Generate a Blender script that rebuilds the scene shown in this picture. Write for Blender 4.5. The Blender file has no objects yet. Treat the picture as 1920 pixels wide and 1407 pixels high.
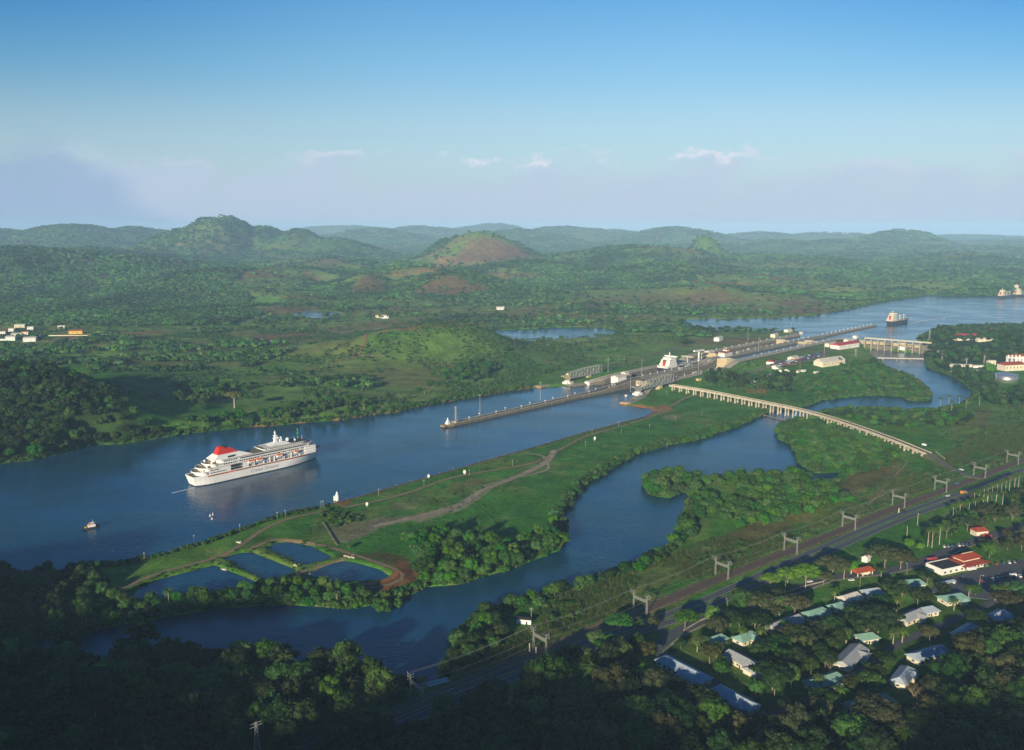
import bpy, math, random
import numpy as np
from mathutils import Vector, Matrix

sc = bpy.context.scene
COL = sc.collection
R = math.radians
# ---------------------------------------------------------------- camera
H, F, CX, CY, YH = 262.0, 1650.0, 960.0, 703.5, 425.0
TH = math.atan((CY - YH) / F)
ST, CT = math.sin(TH), math.cos(TH)
cd = bpy.data.cameras.new('camera')
cam = bpy.data.objects.new('camera', cd)
COL.objects.link(cam)
cam.location = (0, 0, H)
cam.rotation_euler = (math.pi / 2 - TH, 0, 0)
cd.sensor_fit = 'HORIZONTAL'
cd.sensor_width = 36.0
cd.lens = F / 1920 * 36.0
cd.clip_start = 1.0
cd.clip_end = 90000
sc.camera = cam
# ---------------------------------------------------------------- sky, sun, exposure
SUN_EL, SUN_TRAVEL = 14.0, 21.0          # light travels towards azimuth 21 deg right of the view axis
world = bpy.data.worlds.new('World')
sc.world = world
world.use_nodes = True
wn, wl = world.node_tree.nodes, world.node_tree.links
wn.clear()


def N(t, loc=(0, 0), **kw):
    n = wn.new(t)
    for k, v in kw.items():
        setattr(n, k, v)
    return n


sky = N('ShaderNodeTexSky', sky_type='NISHITA', sun_disc=False)
sky.sun_elevation = R(SUN_EL)
sky.sun_rotation = R(180 + SUN_TRAVEL)
sky.air_density = 1.0
sky.dust_density = 0.6
sky.ozone_density = 2.2
SKY_STRENGTH = 0.108


def mth(op, a, b=None, c=None, clamp=False):
    n = N('ShaderNodeMath', operation=op)
    n.use_clamp = clamp
    for i, v in enumerate((a, b, c)):
        if v is None:
            continue
        if isinstance(v, (int, float)):
            n.inputs[i].default_value = v
        else:
            wl.new(v, n.inputs[i])
    return n.outputs[0]


def sstep(v, a, b):
    n = N('ShaderNodeMapRange', interpolation_type='SMOOTHSTEP')
    wl.new(v, n.inputs[0])
    n.inputs[1].default_value, n.inputs[2].default_value = a, b
    return n.outputs[0]


def wmix(f, a, b):
    n = N('ShaderNodeMix', data_type='RGBA')
    for i, v in ((0, f), (6, a), (7, b)):
        if isinstance(v, (int, float)):
            n.inputs[i].default_value = v
        elif isinstance(v, tuple):
            n.inputs[i].default_value = (*v, 1)
        else:
            wl.new(v, n.inputs[i])
    return n.outputs[2]


tc = N('ShaderNodeTexCoord')
sep = N('ShaderNodeSeparateXYZ')
wl.new(tc.outputs['Generated'], sep.inputs[0])
DX, DY, DZ = sep.outputs
az = mth('ARCTAN2', DX, DY)
comb = N('ShaderNodeCombineXYZ')
wl.new(mth('MULTIPLY', az, 1.0), comb.inputs[0])
wl.new(mth('MULTIPLY', DZ, 1.5), comb.inputs[1])


def wnoise(scale, detail, rough=0.55, off=0.0):
    mp = N('ShaderNodeMapping')
    mp.inputs['Location'].default_value = (off, off * .7, off * .3)
    wl.new(comb.outputs[0], mp.inputs[0])
    n = N('ShaderNodeTexNoise')
    n.inputs['Scale'].default_value = scale
    n.inputs['Detail'].default_value = detail
    n.inputs['Roughness'].default_value = rough
    wl.new(mp.outputs[0], n.inputs[0])
    return n.outputs[0]


n_big = wnoise(5.0, 3, off=3.1)
n_fine = wnoise(30.0, 8, .62, off=7.7)
n_mid = wnoise(12.0, 4, off=1.7)
# a bank of cumulus low over the horizon: its top edge wanders with azimuth
edge = mth('ADD', mth('MULTIPLY', mth('SUBTRACT', n_fine, .5), .06), mth('ADD', mth('MULTIPLY', mth('SUBTRACT', n_big, .5), .07), .080))
diff = mth('SUBTRACT', edge, DZ)
bank = sstep(diff, -.001, .007)
body = mth('MULTIPLY', bank, sstep(mth('ADD', n_mid, mth('MULTIPLY', sstep(DZ, .07, .02), .25)), .36, .72))
rim = mth('MULTIPLY', mth('MULTIPLY', mth('MULTIPLY', bank, sstep(diff, .016, .003)), sstep(n_mid, .44, .60)), mth('ADD', .2, mth('MULTIPLY', sstep(mth('ABSOLUTE', mth('SUBTRACT', az, .04)), .30, .14), .8)))
# a higher smoky blue-grey bank towards the left
e2 = mth('ADD', mth('ADD', mth('MULTIPLY', sstep(az, -.30, -.50), .105), mth('MULTIPLY', mth('SUBTRACT', n_mid, .5), .10)), mth('MULTIPLY', mth('SUBTRACT', n_fine, .5), .05))
leftb = mth('MULTIPLY', sstep(mth('SUBTRACT', e2, DZ), .0, .05), sstep(az, -.30, -.37))
hor = sstep(DZ, .16, -.01)
S = 1.0 / SKY_STRENGTH
tint = N('ShaderNodeMix', data_type='RGBA', blend_type='MULTIPLY')
tint.inputs[0].default_value = 1.0
wl.new(sky.outputs[0], tint.inputs[6])
gr = N('ShaderNodeValToRGB')
els = gr.color_ramp.elements
SKYT = [(0.0, (.66, .74, .88)), (.11, (.70, .76, .82)), (.18, (.55, .76, .87)), (.26, (.36, .69, .92)), (.55, (.13, .32, .54)), (1.0, (.10, .26, .46))]
while len(els) < len(SKYT):
    els.new(.5)
for e_l, (p_, c_) in zip(els, SKYT):
    e_l.position = p_
    e_l.color = (*c_, 1)
wl.new(DZ, gr.inputs[0])
deep = N('ShaderNodeMix', data_type='RGBA', blend_type='MULTIPLY')
wl.new(mth('MULTIPLY', sstep(mth('ABSOLUTE', mth('SUBTRACT', az, .04)), .12, .62), sstep(DZ, .06, .24)), deep.inputs[0])
wl.new(gr.outputs[0], deep.inputs[6])
deep.inputs[7].default_value = (.46, .74, .91, 1)
wl.new(deep.outputs[2], tint.inputs[7])
c = tint.outputs[2]
c = wmix(mth('MULTIPLY', hor, .62), c, tuple(v * S for v in (.30, .41, .58)))
c = wmix(mth('MULTIPLY', body, .75), c, tuple(v * S for v in (.37, .44, .57)))
c = wmix(mth('MULTIPLY', leftb, .62), c, tuple(v * S for v in (.20, .31, .47)))
c = wmix(mth('MULTIPLY', rim, .75), c, tuple(v * S for v in (.66, .64, .68)))
bg = N('ShaderNodeBackground')
wl.new(c, bg.inputs[0])
bg.inputs[1].default_value = SKY_STRENGTH
wo = N('ShaderNodeOutputWorld')
wl.new(bg.outputs[0], wo.inputs[0])

ld = bpy.data.lights.new('sun', 'SUN')
ld.energy = 5.0
ld.angle = R(0.55)
ld.color = (1.0, .86, .62)
sun = bpy.data.objects.new('sun', ld)
COL.objects.link(sun)
a_, e_ = R(SUN_TRAVEL), R(SUN_EL)
SUNDIR = Vector((math.sin(a_) * math.cos(e_), math.cos(a_) * math.cos(e_), -math.sin(e_)))
sun.rotation_euler = (-SUNDIR).to_track_quat('Z', 'Y').to_euler()
sun.location = (-600, -900, 900)
sc.view_settings.view_transform = 'Standard'
sc.view_settings.look = 'None'
sc.view_settings.exposure = 0.46
sc.view_settings.gamma = 1.0
sc.view_settings.use_curve_mapping = False
sc.cycles.use_denoising = True
sc.cycles.max_bounces = 5
sc.cycles.diffuse_bounces = 2
sc.cycles.glossy_bounces = 2
sc.cycles.transmission_bounces = 2
sc.cycles.transparent_max_bounces = 8
sc.cycles.volume_bounces = 1
sc.cycles.sample_clamp_indirect = 6
sc.cycles.use_adaptive_sampling = True
sc.cycles.adaptive_threshold = 0.015

# ---------------------------------------------------------------- pixel <-> place (survey of the photograph)
rng = np.random.default_rng(7)
random.seed(7)


def ray(px, py):
    u = (np.asarray(px, float) - CX) / F
    v = (CY - np.asarray(py, float)) / F
    return u, CT + v * ST, -ST + v * CT


def at(px, py, z=0.0):
    x, y, d = ray(px, py)
    t = (z - H) / d
    return x * t, y * t


def project(X, Y, Z):
    z = Z - H
    f = np.maximum(Y * CT - z * ST, 1.0)
    v = Y * ST + z * CT
    return CX + F * X / f, CY - F * v / f


def pts(lst, z=0.0):
    a = np.array(lst, float)
    x, y = at(a[:, 0], a[:, 1], z)
    return np.stack([x, y], 1)


# lock frame: s runs along the locks away from the camera, t to the right of the centre wall
P0 = np.array([-88.0, 1138.0])
U = np.array([0.6864, 0.7273])
NN = np.array([0.7273, -0.6864])
LOCK_A = math.atan2(U[1], U[0])


def st(s, t):
    p = P0 + U * s + NN * t
    return float(p[0]), float(p[1])


def to_st(x, y):
    dx, dy = x - P0[0], y - P0[1]
    return dx * U[0] + dy * U[1], dx * NN[0] + dy * NN[1]


# ---------------------------------------------------------------- noise and distance in numpy
def _hash(ix, iy, seed):
    h = (ix.astype(np.int64) * 374761393 + iy.astype(np.int64) * 668265263 + seed * 974634777) & 0x7fffffff
    h = ((h ^ (h >> 13)) * 1274126177) & 0x7fffffff
    h = h ^ (h >> 16)
    return (h & 0xffff) / 65535.0


def vnoise(x, y, seed=0):
    ix, iy = np.floor(x), np.floor(y)
    fx, fy = x - ix, y - iy
    fx, fy = fx * fx * (3 - 2 * fx), fy * fy * (3 - 2 * fy)
    a, b = _hash(ix, iy, seed), _hash(ix + 1, iy, seed)
    c_, d = _hash(ix, iy + 1, seed), _hash(ix + 1, iy + 1, seed)
    return (a + (b - a) * fx) * (1 - fy) + (c_ + (d - c_) * fx) * fy


def fbm(x, y, scale, oct=4, seed=0):
    s, a, t = 0.0, 1.0, 0.0
    x, y = x / scale, y / scale
    for k in range(oct):
        s = s + a * vnoise(x, y, seed + k * 17)
        t += a
        a *= .5
        x, y = x * 2.03 + 13.1, y * 2.03 + 7.7
    return s / t


def smooth(v, a, b):
    t = np.clip((v - a) / (b - a), 0, 1)
    return t * t * (3 - 2 * t)


def inside(poly, x, y):
    r = np.zeros(x.shape, bool)
    n = len(poly)
    for i in range(n):
        x0, y0 = poly[i]
        x1, y1 = poly[(i + 1) % n]
        if y0 == y1:
            continue
        cnd = (y0 > y) != (y1 > y)
        r ^= cnd & (x < (x1 - x0) * (y - y0) / (y1 - y0) + x0)
    return r


def dist_line(poly, x, y, closed=True):
    d = np.full(x.shape, 1e12)
    n = len(poly)
    for i in range(n if closed else n - 1):
        x0, y0 = poly[i]
        x1, y1 = poly[(i + 1) % n]
        vx, vy = x1 - x0, y1 - y0
        L = vx * vx + vy * vy + 1e-9
        t = np.clip(((x - x0) * vx + (y - y0) * vy) / L, 0, 1)
        d = np.minimum(d, (x - x0 - t * vx) ** 2 + (y - y0 - t * vy) ** 2)
    return np.sqrt(d)


def sdf(poly, x, y):
    d = dist_line(poly, x, y)
    return np.where(inside(poly, x, y), -d, d)


def wobble(p, amp, step, closed=True):
    """a surveyed shoreline resampled with small natural irregularities"""
    out = []
    n = len(p)
    for i in range(n if closed else n - 1):
        a, b = p[i], p[(i + 1) % n]
        L = float(np.hypot(*(b - a)))
        k = max(1, min(24, int(L / step)))
        for j in range(k):
            q = a + (b - a) * j / k
            if L < 900:
                w = (fbm(np.array([q[0]]), np.array([q[1]]), step * 1.6, 3, 5)[0] - .5) * 2 * amp
                w2 = (fbm(np.array([q[0]]), np.array([q[1]]), step * 1.6, 3, 55)[0] - .5) * 2 * amp
                q = q + np.array([w, w2])
            out.append(q)
    return np.array(out)


# ---------------------------------------------------------------- waters (outlines surveyed at water level)
def stl(l):
    return np.array([st(*q) for q in l])


canal = np.concatenate([
    wobble(pts([(-520, 960), (-60, 885), (0, 870), (60, 863), (130, 847), (180, 834), (230, 833), (330, 817), (400, 808),
                (470, 801), (560, 794), (640, 788), (690, 779), (740, 774), (800, 760), (870, 748), (930, 738), (1000, 728)], 0), 4, 22, False),
    stl([(296, -104), (300, -100), (380, -58), (440, -50), (450, -50), (450, 50), (400, 50), (372, 62), (300, 78), (284, 84)]),
    pts([(1190, 763), (1222, 767), (1226, 772), (1205, 784)], 0),
    pts([(1180, 790), (1100, 811), (1000, 840), (900, 868), (800, 897), (700, 925), (636, 943), (590, 955), (520, 972), (450, 997),
         (380, 1022), (300, 1045), (240, 1058), (170, 1062), (120, 1074), (60, 1078), (0, 1072), (-100, 1080), (-520, 1150)], 0)])
lagoon = wobble(pts([
    (60, 1200), (150, 1192), (230, 1172), (330, 1154), (420, 1142), (540, 1134), (600, 1140), (650, 1143), (690, 1136), (755, 1124), (800, 1102),
    (860, 1097), (940, 1073), (1000, 1052), (1052, 1032), (1060, 1005), (1055, 962), (1075, 932), (1102, 907), (1140, 884), (1190, 854), (1250, 836),
    (1310, 825), (1360, 808), (1400, 793), (1425, 780), (1450, 770), (1480, 768), (1512, 762), (1540, 752), (1600, 744), (1650, 742), (1690, 744),
    (1702, 752), (1740, 752), (1748, 742), (1728, 722), (1700, 705), (1668, 695), (1652, 678), (1624, 662), (1622, 653), (1748, 658),
    (1735, 668), (1742, 692), (1790, 708), (1832, 738), (1808, 760),
    (1762, 770), (1700, 773), (1640, 769), (1590, 767), (1540, 776), (1512, 786), (1490, 792), (1460, 806), (1462, 826), (1488, 836), (1500, 870),
    (1525, 887), (1580, 886), (1612, 884), (1578, 896), (1552, 908), (1524, 912), (1512, 898), (1490, 893), (1440, 897), (1380, 900), (1310, 900), (1280, 895), (1228, 893),
    (1208, 908), (1222, 930), (1258, 934), (1284, 922), (1296, 938), (1286, 968), (1276, 990), (1278, 1012), (1240, 1042), (1215, 1056), (1150, 1078),
    (1098, 1102), (1060, 1112), (1000, 1126), (945, 1146), (905, 1152), (885, 1172), (852, 1196), (850, 1222), (835, 1255), (815, 1282),
    (740, 1284), (690, 1266), (620, 1256), (545, 1250), (470, 1238), (400, 1230), (330, 1232), (250, 1228), (150, 1236), (60, 1240)], 0), 2.6, 14)
ponds = [pts(p, 1.6) for p in (
    [(500, 1028), (520, 1018), (545, 1016), (585, 1025), (622, 1044), (620, 1049), (578, 1059), (562, 1058)],
    [(418, 1046), (450, 1037), (474, 1036), (556, 1069), (556, 1076), (502, 1086), (488, 1084)],
    [(246, 1118), (262, 1102), (300, 1086), (402, 1060), (478, 1090), (474, 1097), (360, 1114), (276, 1126), (254, 1126)],
    [(578, 1076), (610, 1060), (640, 1052), (662, 1054), (712, 1068), (730, 1080), (718, 1087), (680, 1090), (610, 1089)])]
inland = wobble(pts([(903, 626), (935, 620), (985, 617), (1040, 615), (1110, 613), (1150, 617), (1163, 624), (1150, 630), (1100, 633), (1030, 637), (950, 641), (925, 638)], 12), 5, 30)
swamps = [wobble(pts([(548, 588), (585, 583), (636, 586), (640, 592), (600, 596), (560, 594)], 12), 26, 24),
          wobble(pts([(1250, 622), (1275, 618), (1290, 622), (1270, 626)], 14), 4, 30)]
lake = np.concatenate([
    wobble(pts([(1272, 608), (1285, 600), (1330, 598), (1380, 598), (1440, 597), (1520, 593), (1600, 578), (1660, 564), (1740, 553), (1800, 556), (1860, 556), (1920, 548),
                (2300, 534), (2700, 534), (2700, 640), (2300, 632), (1990, 616), (1920, 612), (1860, 616), (1800, 616), (1740, 622), (1716, 634), (1735, 648)], 16), 5, 40, False),
    stl([(1160, 228), (1150, 106), (1146, 70), (1130, 58), (1130, -56), (1160, -75)]),
    wobble(pts([(1500, 622), (1470, 620), (1430, 623), (1400, 620), (1340, 620), (1300, 620)], 16), 3, 30, False)])
WATERS = [(canal, 0.0, 26.0), (lagoon, 0.0, 16.0), (inland, 12.0, 40.0), (lake, 16.0, 14.0)] + [(p, 1.6, 6.0) for p in ponds] + [(p, 12.0, 20.0) for p in swamps]
TRENCH = stl([(440, -50), (1140, -50), (1140, 50), (440, 50)])

# ---------------------------------------------------------------- the lie of the land
HILLS = [  # crest px, py, distance, half widths (m), sharpness
    (425, 424, 6500, 220, 500, 1.3), (400, 430, 6480, 300, 500, 1), (350, 440, 6450, 230, 400, 1), (500, 436, 6700, 260, 500, 1), (560, 440, 6650, 220, 500, 1), (330, 444, 6300, 260, 500, 1), (620, 450, 6600, 380, 500, 1),
    (130, 426, 8000, 600, 700, 1), (260, 431, 8400, 500, 700, 1), (-60, 430, 8200, 900, 900, 1),
    (-40, 466, 4200, 420, 600, 1), (90, 478, 4100, 300, 420, 1), (220, 492, 4200, 300, 420, 1), (180, 470, 5200, 420, 300, 1),
    (905, 443, 5200, 270, 330, 1.15), (850, 455, 5300, 200, 300, 1), (1205, 464, 5200, 460, 480, 1.2), (1110, 478, 5000, 300, 360, 1), (1322, 441, 5700, 125, 200, .75),
    (1270, 428, 10000, 700, 700, 1), (1060, 428, 11000, 900, 800, 1), (920, 421, 14500, 900, 900, 1), (790, 425, 12500, 900, 800, 1), (640, 424, 15500, 1500, 900, 1),
    (700, 430, 10500, 700, 700, 1), (980, 430, 9500, 600, 600, 1), (1150, 433, 12000, 800, 800, 1),
    (1685, 431, 9000, 420, 600, 1.2), (1560, 437, 12000, 900, 800, 1), (1420, 437, 12000, 800, 800, 1), (1810, 440, 14000, 1000, 900, 1), (1960, 448, 10500, 800, 700, 1),
    (1800, 472, 5600, 230, 330, .85), (1910, 462, 8000, 420, 450, 1), (1600, 452, 8200, 700, 500, 1), (1460, 452, 8400, 600, 500, 1), (1735, 460, 7600, 350, 400, 1),
    (683, 519, 3400, 85, 150, .9), (845, 518, 3400, 170, 190, 1.1), (775, 505, 3900, 250, 200, 1),
    (840, 611, 1800, 120, 120, 1.3), (760, 622, 1800, 120, 110, 1.2), (660, 640, 1790, 140, 90, 1), (920, 640, 1790, 60, 90, 1),
    (1600, 508, 4600, 330, 330, 1), (1430, 482, 5400, 380, 380, 1), (1520, 494, 5000, 300, 300, 1), (1330, 546, 3100, 200, 130, 1), (1420, 556, 3000, 140, 120, 1),
    (600, 492, 4700, 300, 360, 1), (500, 512, 4000, 260, 260, 1), (420, 520, 3700, 300, 260, 1), (1000, 500, 4200, 260, 260, 1), (1250, 505, 4000, 300, 260, 1),
    (-60, 684, 1190, 150, 105, 1.1), (70, 706, 1160, 110, 85, 1), (170, 760, 1090, 80, 60, 1), (190, 740, 1200, 100, 60, 1),
    (560, 716, 1480, 150, 50, 1), (400, 745, 1340, 90, 45, 1), (850, 700, 1540, 110, 45, 1), (700, 725, 1420, 80, 40, 1),
    (1850, 640, 1830, 170, 90, 1.1), (1960, 634, 1800, 140, 100, 1), (1760, 646, 1880, 70, 60, 1)]
_HL = []
for hx, hy, Y, rx, ry, p in HILLS:
    x_, y_, d_ = ray(hx, hy)
    t_ = Y / y_
    _HL.append((float(x_ * t_), Y, float(H + d_ * t_), rx, ry, p))


def terrain(x, y):
    x, y = np.atleast_1d(np.asarray(x, float)), np.atleast_1d(np.asarray(y, float))
    s, t = to_st(x, y)
    far = smooth(y, 2500, 7000)
    base = 3.0 + 14.6 * smooth(s, 520, 980) * np.maximum(smooth(t, 250, 90), smooth(s, 1020, 1170)) * smooth(t, 900, 420) * smooth(y, 1250, 1450)
    base = base + (fbm(x, y, 160, 3, 2) - .5) * 3.0 * smooth(y, 1250, 1700) * smooth(np.abs(t), 70, 160)
    leftland = smooth(x + .35 * y - 60, 420, -60) * smooth(y, 1000, 1250)
    base = base + leftland * (fbm(x, y, 210, 4, 8) * 16 - 3)
    base = base + far * (fbm(x, y, 1100, 3, 4) * 60 - 22) + smooth(y, 2200, 4000) * ((1 - np.abs(fbm(x, y, 380, 4, 11) * 2 - 1) * 2.2) * 30 - 8)
    z = base
    up = np.zeros_like(x)
    for X, Y, hz, rx, ry, p in _HL:
        q = ((x - X) / rx) ** 2 + ((y - Y) / ry) ** 2
        m = q < 9
        if not m.any():
            continue
        rel = hz - (base[m] if Y < 3000 else base[m] * .35)
        g = np.exp(-np.power(q[m] * .75, p))
        rough = 1 + (fbm(x[m], y[m], rx * .7, 4, 31) - .5) * .34 * (1 - g)
        rough = rough * (1 + (fbm(x[m], y[m], max(rx * .35, 60), 4, 37) - .5) * .26 * (Y > 3000))
        up[m] = np.maximum(up[m], rel * g * rough) + .12 * np.minimum(up[m], rel * g)
    z = z * (1 - .75 * smooth(up, 20, 90) * far) + up
    # unseen hills added behind the viewpoint to throw shade over the foreground
    for X, Y, hz, rx, ry in SHADE_HILLS:
        q = ((x - X) / rx) ** 2 + ((y - Y) / ry) ** 2
        z = np.maximum(z, 3 + (hz - 3) * np.exp(-q) * (1 + (fbm(x, y, 90, 4, 3) - .5) * .25))
    # filled ground beside the lock walls
    lk = np.interp(s, [360, 440, 640, 676, 700, 1130, 1150], [3, 10.4, 10.4, 17.8, 18.0, 18.0, 17.0])
    wk = smooth(np.abs(t), 150, 66) * smooth(s, 340, 400) * smooth(s, 1165, 1140)
    z = z * (1 - wk) + np.maximum(z, lk) * wk
    z = np.where((np.abs(t) < 64) & (s > 400) & (s < 1140), np.minimum(z, lk), z)
    z = np.maximum(z, 1.6)
    for poly, lev, w in WATERS:
        lo, hi = poly.min(0) - w - 10, poly.max(0) + w + 10
        m = (x > lo[0]) & (x < hi[0]) & (y > lo[1]) & (y < hi[1])
        if not m.any():
            continue
        d = sdf(poly, x[m], y[m])
        b = smooth(d, 0, w)
        bank_ = lev + np.minimum(d * .55, 1.6 if w < 20 else 2.4)
        zl = bank_ * (1 - b) + np.where(z[m] > lev - 1, np.maximum(z[m], lev + .5), z[m]) * b
        z[m] = np.where(d > 0, np.where(d < w, zl, z[m]), np.minimum(lev - np.minimum(-d * .45, 4.0), z[m] + 99))
    m = inside(TRENCH, x, y)
    z[m] = -6.0
    return z


SHADE_HILLS = [(-730, -190, 244, 330, 190), (-530, -300, 242, 300, 190), (-310, -380, 240, 280, 190), (-20, -330, 226, 220, 150), (-1100, 0, 300, 320, 220), (300, -420, 216, 300, 170)]  # added out of view, sized by where their shadows should end


def ground(px, py, it=5):
    """where the view ray of a pixel meets the land"""
    px, py = np.atleast_1d(np.asarray(px, float)), np.atleast_1d(np.asarray(py, float))
    z = np.zeros_like(px)
    for k in range(it):
        x, y = at(px, py, z)
        z = .5 * z + .5 * terrain(x, y) if k > 1 else terrain(x, y)
        z = np.minimum(z, H - 30)
    x, y = at(px, py, z)
    return x, y, terrain(x, y)


def gp(px, py):
    x, y, z = ground(px, py)
    return float(x[0]), float(y[0]), float(z[0])


def zt(x, y):
    return float(terrain(x, y)[0])


# ---------------------------------------------------------------- materials
def mat(name, col, rough=.8, col2=None, scale=1.0, metal=0.0, bump=0.0, bscale=None, spec=.3, detail=4, contrast=.5, coord='Object'):
    m = bpy.data.materials.new(name)
    m.use_nodes = True
    n, l = m.node_tree.nodes, m.node_tree.links
    b = n['Principled BSDF']
    b.inputs['Roughness'].default_value = rough
    b.inputs['Metallic'].default_value = metal
    b.inputs['Specular IOR Level'].default_value = spec
    col2 = col2 or tuple(v * .72 for v in col)
    tcn = n.new('ShaderNodeTexCoord')
    nz = n.new('ShaderNodeTexNoise')
    nz.inputs['Scale'].default_value = scale
    nz.inputs['Detail'].default_value = detail
    nz.inputs['Roughness'].default_value = .62
    l.new(tcn.outputs[coord], nz.inputs[0])
    cr = n.new('ShaderNodeValToRGB')
    cr.color_ramp.elements[0].position = .5 - contrast * .35
    cr.color_ramp.elements[1].position = .5 + contrast * .35
    cr.color_ramp.elements[0].color = (*col2, 1)
    cr.color_ramp.elements[1].color = (*col, 1)
    l.new(nz.outputs[0], cr.inputs[0])
    l.new(cr.outputs[0], b.inputs['Base Color'])
    if bump:
        n2 = n.new('ShaderNodeTexNoise')
        n2.inputs['Scale'].default_value = bscale or scale * 4
        n2.inputs['Detail'].default_value = 3
        l.new(tcn.outputs[coord], n2.inputs[0])
        bp = n.new('ShaderNodeBump')
        bp.inputs['Strength'].default_value = bump
        bp.inputs['Distance'].default_value = 1.0
        l.new(n2.outputs[0], bp.inputs['Height'])
        l.new(bp.outputs[0], b.inputs['Normal'])
    return m


def leaf_mat(name, col, col2, hue=.03, sat=.15, val=.35, stands=0.0):
    m = bpy.data.materials.new(name)
    m.use_nodes = True
    n, l = m.node_tree.nodes, m.node_tree.links
    b = n['Principled BSDF']
    b.inputs['Roughness'].default_value = .65
    b.inputs['Specular IOR Level'].default_value = .18
    oi = n.new('ShaderNodeObjectInfo')
    tcn = n.new('ShaderNodeTexCoord')
    nz = n.new('ShaderNodeTexNoise')
    nz.inputs['Scale'].default_value = .55
    nz.inputs['Detail'].default_value = 4
    l.new(tcn.outputs['Object'], nz.inputs[0])
    cr = n.new('ShaderNodeValToRGB')
    cr.color_ramp.elements[0].position, cr.color_ramp.elements[1].position = .33, .68
    cr.color_ramp.elements[0].color = (*col2, 1)
    cr.color_ramp.elements[1].color = (*col, 1)
    l.new(nz.outputs[0], cr.inputs[0])
    hs = n.new('ShaderNodeHueSaturation')

    def rnd(lo, hi, k):
        w = n.new('ShaderNodeTexWhiteNoise')
        w.noise_dimensions = '1D'
        a = n.new('ShaderNodeMath')
        a.operation = 'MULTIPLY'
        a.inputs[1].default_value = k
        l.new(oi.outputs['Random'], a.inputs[0])
        l.new(a.outputs[0], w.inputs['W'])
        r_ = n.new('ShaderNodeMapRange')
        r_.inputs[3].default_value, r_.inputs[4].default_value = lo, hi
        l.new(w.outputs['Value'], r_.inputs[0])
        return r_.outputs[0]
    l.new(rnd(.5 - hue, .5 + hue, 91.7), hs.inputs['Hue'])
    l.new(rnd(1 - sat, 1 + sat, 37.3), hs.inputs['Saturation'])
    l.new(rnd(1 - val, 1 + val, 53.9), hs.inputs['Value'])
    src_ = cr.outputs[0]
    if stands:      # stands of lighter and darker species across the country
        g_ = n.new('ShaderNodeNewGeometry')
        for sc_, lo_, hi_ in ((.0035, 1 - stands, 1 + stands * .8), (.016, 1 - stands * .6, 1 + stands * .6)):
            z_ = n.new('ShaderNodeTexNoise')
            z_.inputs['Scale'].default_value = sc_
            z_.inputs['Detail'].default_value = 5
            l.new(g_.outputs['Position'], z_.inputs[0])
            r2 = n.new('ShaderNodeMapRange')
            r2.inputs[1].default_value, r2.inputs[2].default_value, r2.inputs[3].default_value, r2.inputs[4].default_value = .36, .64, lo_, hi_
            l.new(z_.outputs[0], r2.inputs[0])
            mm = n.new('ShaderNodeMix')
            mm.data_type = 'RGBA'
            mm.blend_type = 'MULTIPLY'
            mm.inputs[0].default_value = 1
            l.new(src_, mm.inputs[6])
            l.new(r2.outputs[0], mm.inputs[7])
            src_ = mm.outputs[2]
    l.new(src_, hs.inputs['Color'])
    l.new(hs.outputs[0], b.inputs['Base Color'])
    tr = n.new('ShaderNodeBsdfTranslucent')
    l.new(hs.outputs[0], tr.inputs[0])
    mx = n.new('ShaderNodeMixShader')
    mx.inputs[0].default_value = .22
    l.new(b.outputs[0], mx.inputs[1])
    l.new(tr.outputs[0], mx.inputs[2])
    l.new(mx.outputs[0], n['Material Output'].inputs[0])
    return m


M = {}
M['white'] = mat('white_paint', (.80, .78, .74), .45, (.68, .66, .62), .15)
M['hull_white'] = mat('ship_white', (.84, .83, .83), .35, (.74, .73, .73), .06)
M['cream'] = mat('cream_wall', (.74, .66, .50), .8, (.60, .53, .40), .3)
M['red'] = mat('red_paint', (.62, .035, .02), .45, (.50, .03, .02), .2)
M['orange'] = mat('orange_paint', (.75, .18, .04), .5, (.62, .13, .03), .5)
M['black'] = mat('black_paint', (.018, .018, .02), .5, (.03, .03, .032), .5)
M['dark'] = mat('dark_opening', (.02, .025, .032), .3, (.03, .035, .045), .5)
M['glass'] = mat('window_glass', (.03, .045, .06), .12, (.05, .06, .08), .8, spec=.6)
M['navy'] = mat('dark_hull', (.022, .035, .06), .45, (.04, .04, .05), .1)
M['deckgreen'] = mat('deck_green', (.10, .16, .09), .7, (.20, .19, .13), .4)
M['teak'] = mat('teak_deck', (.34, .27, .17), .8, (.26, .21, .14), .6)
M['boot'] = mat('boot_topping', (.05, .045, .05), .6)
M['concrete'] = mat('concrete', (.36, .33, .27), .9, (.22, .20, .16), .12, bump=.1)
M['pale_concrete'] = mat('pale_concrete', (.55, .49, .38), .9, (.38, .33, .25), .15)
M['wet_concrete'] = mat('stained_concrete', (.20, .17, .12), .9, (.09, .085, .07), .2)
M['tan'] = mat('tan_steel', (.55, .43, .24), .7, (.42, .33, .19), .2)
M['rust'] = mat('rusty_quay', (.42, .27, .11), .9, (.24, .15, .07), .15)
M['steel'] = mat('grey_steel', (.40, .40, .36), .55, (.28, .28, .25), .5, metal=.3)
M['galv'] = mat('galvanised_steel', (.42, .42, .38), .55, (.32, .32, .29), .7, metal=.3)
M['tank'] = mat('tank_aluminium', (.62, .62, .62), .38, (.50, .50, .50), .1, metal=.85)
M['asphalt'] = mat('asphalt', (.10, .105, .12), .85, (.07, .075, .085), .3)
M['old_asphalt'] = mat('worn_road', (.16, .14, .115), .9, (.11, .10, .08), .1)
M['paint_line'] = mat('road_paint', (.6, .6, .56), .7)
M['roof_red'] = mat('red_tile_roof', (.36, .065, .03), .8, (.24, .045, .022), .6)
M['roof_orange'] = mat('orange_tile_roof', (.46, .09, .035), .8, (.34, .07, .03), .6)
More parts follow.
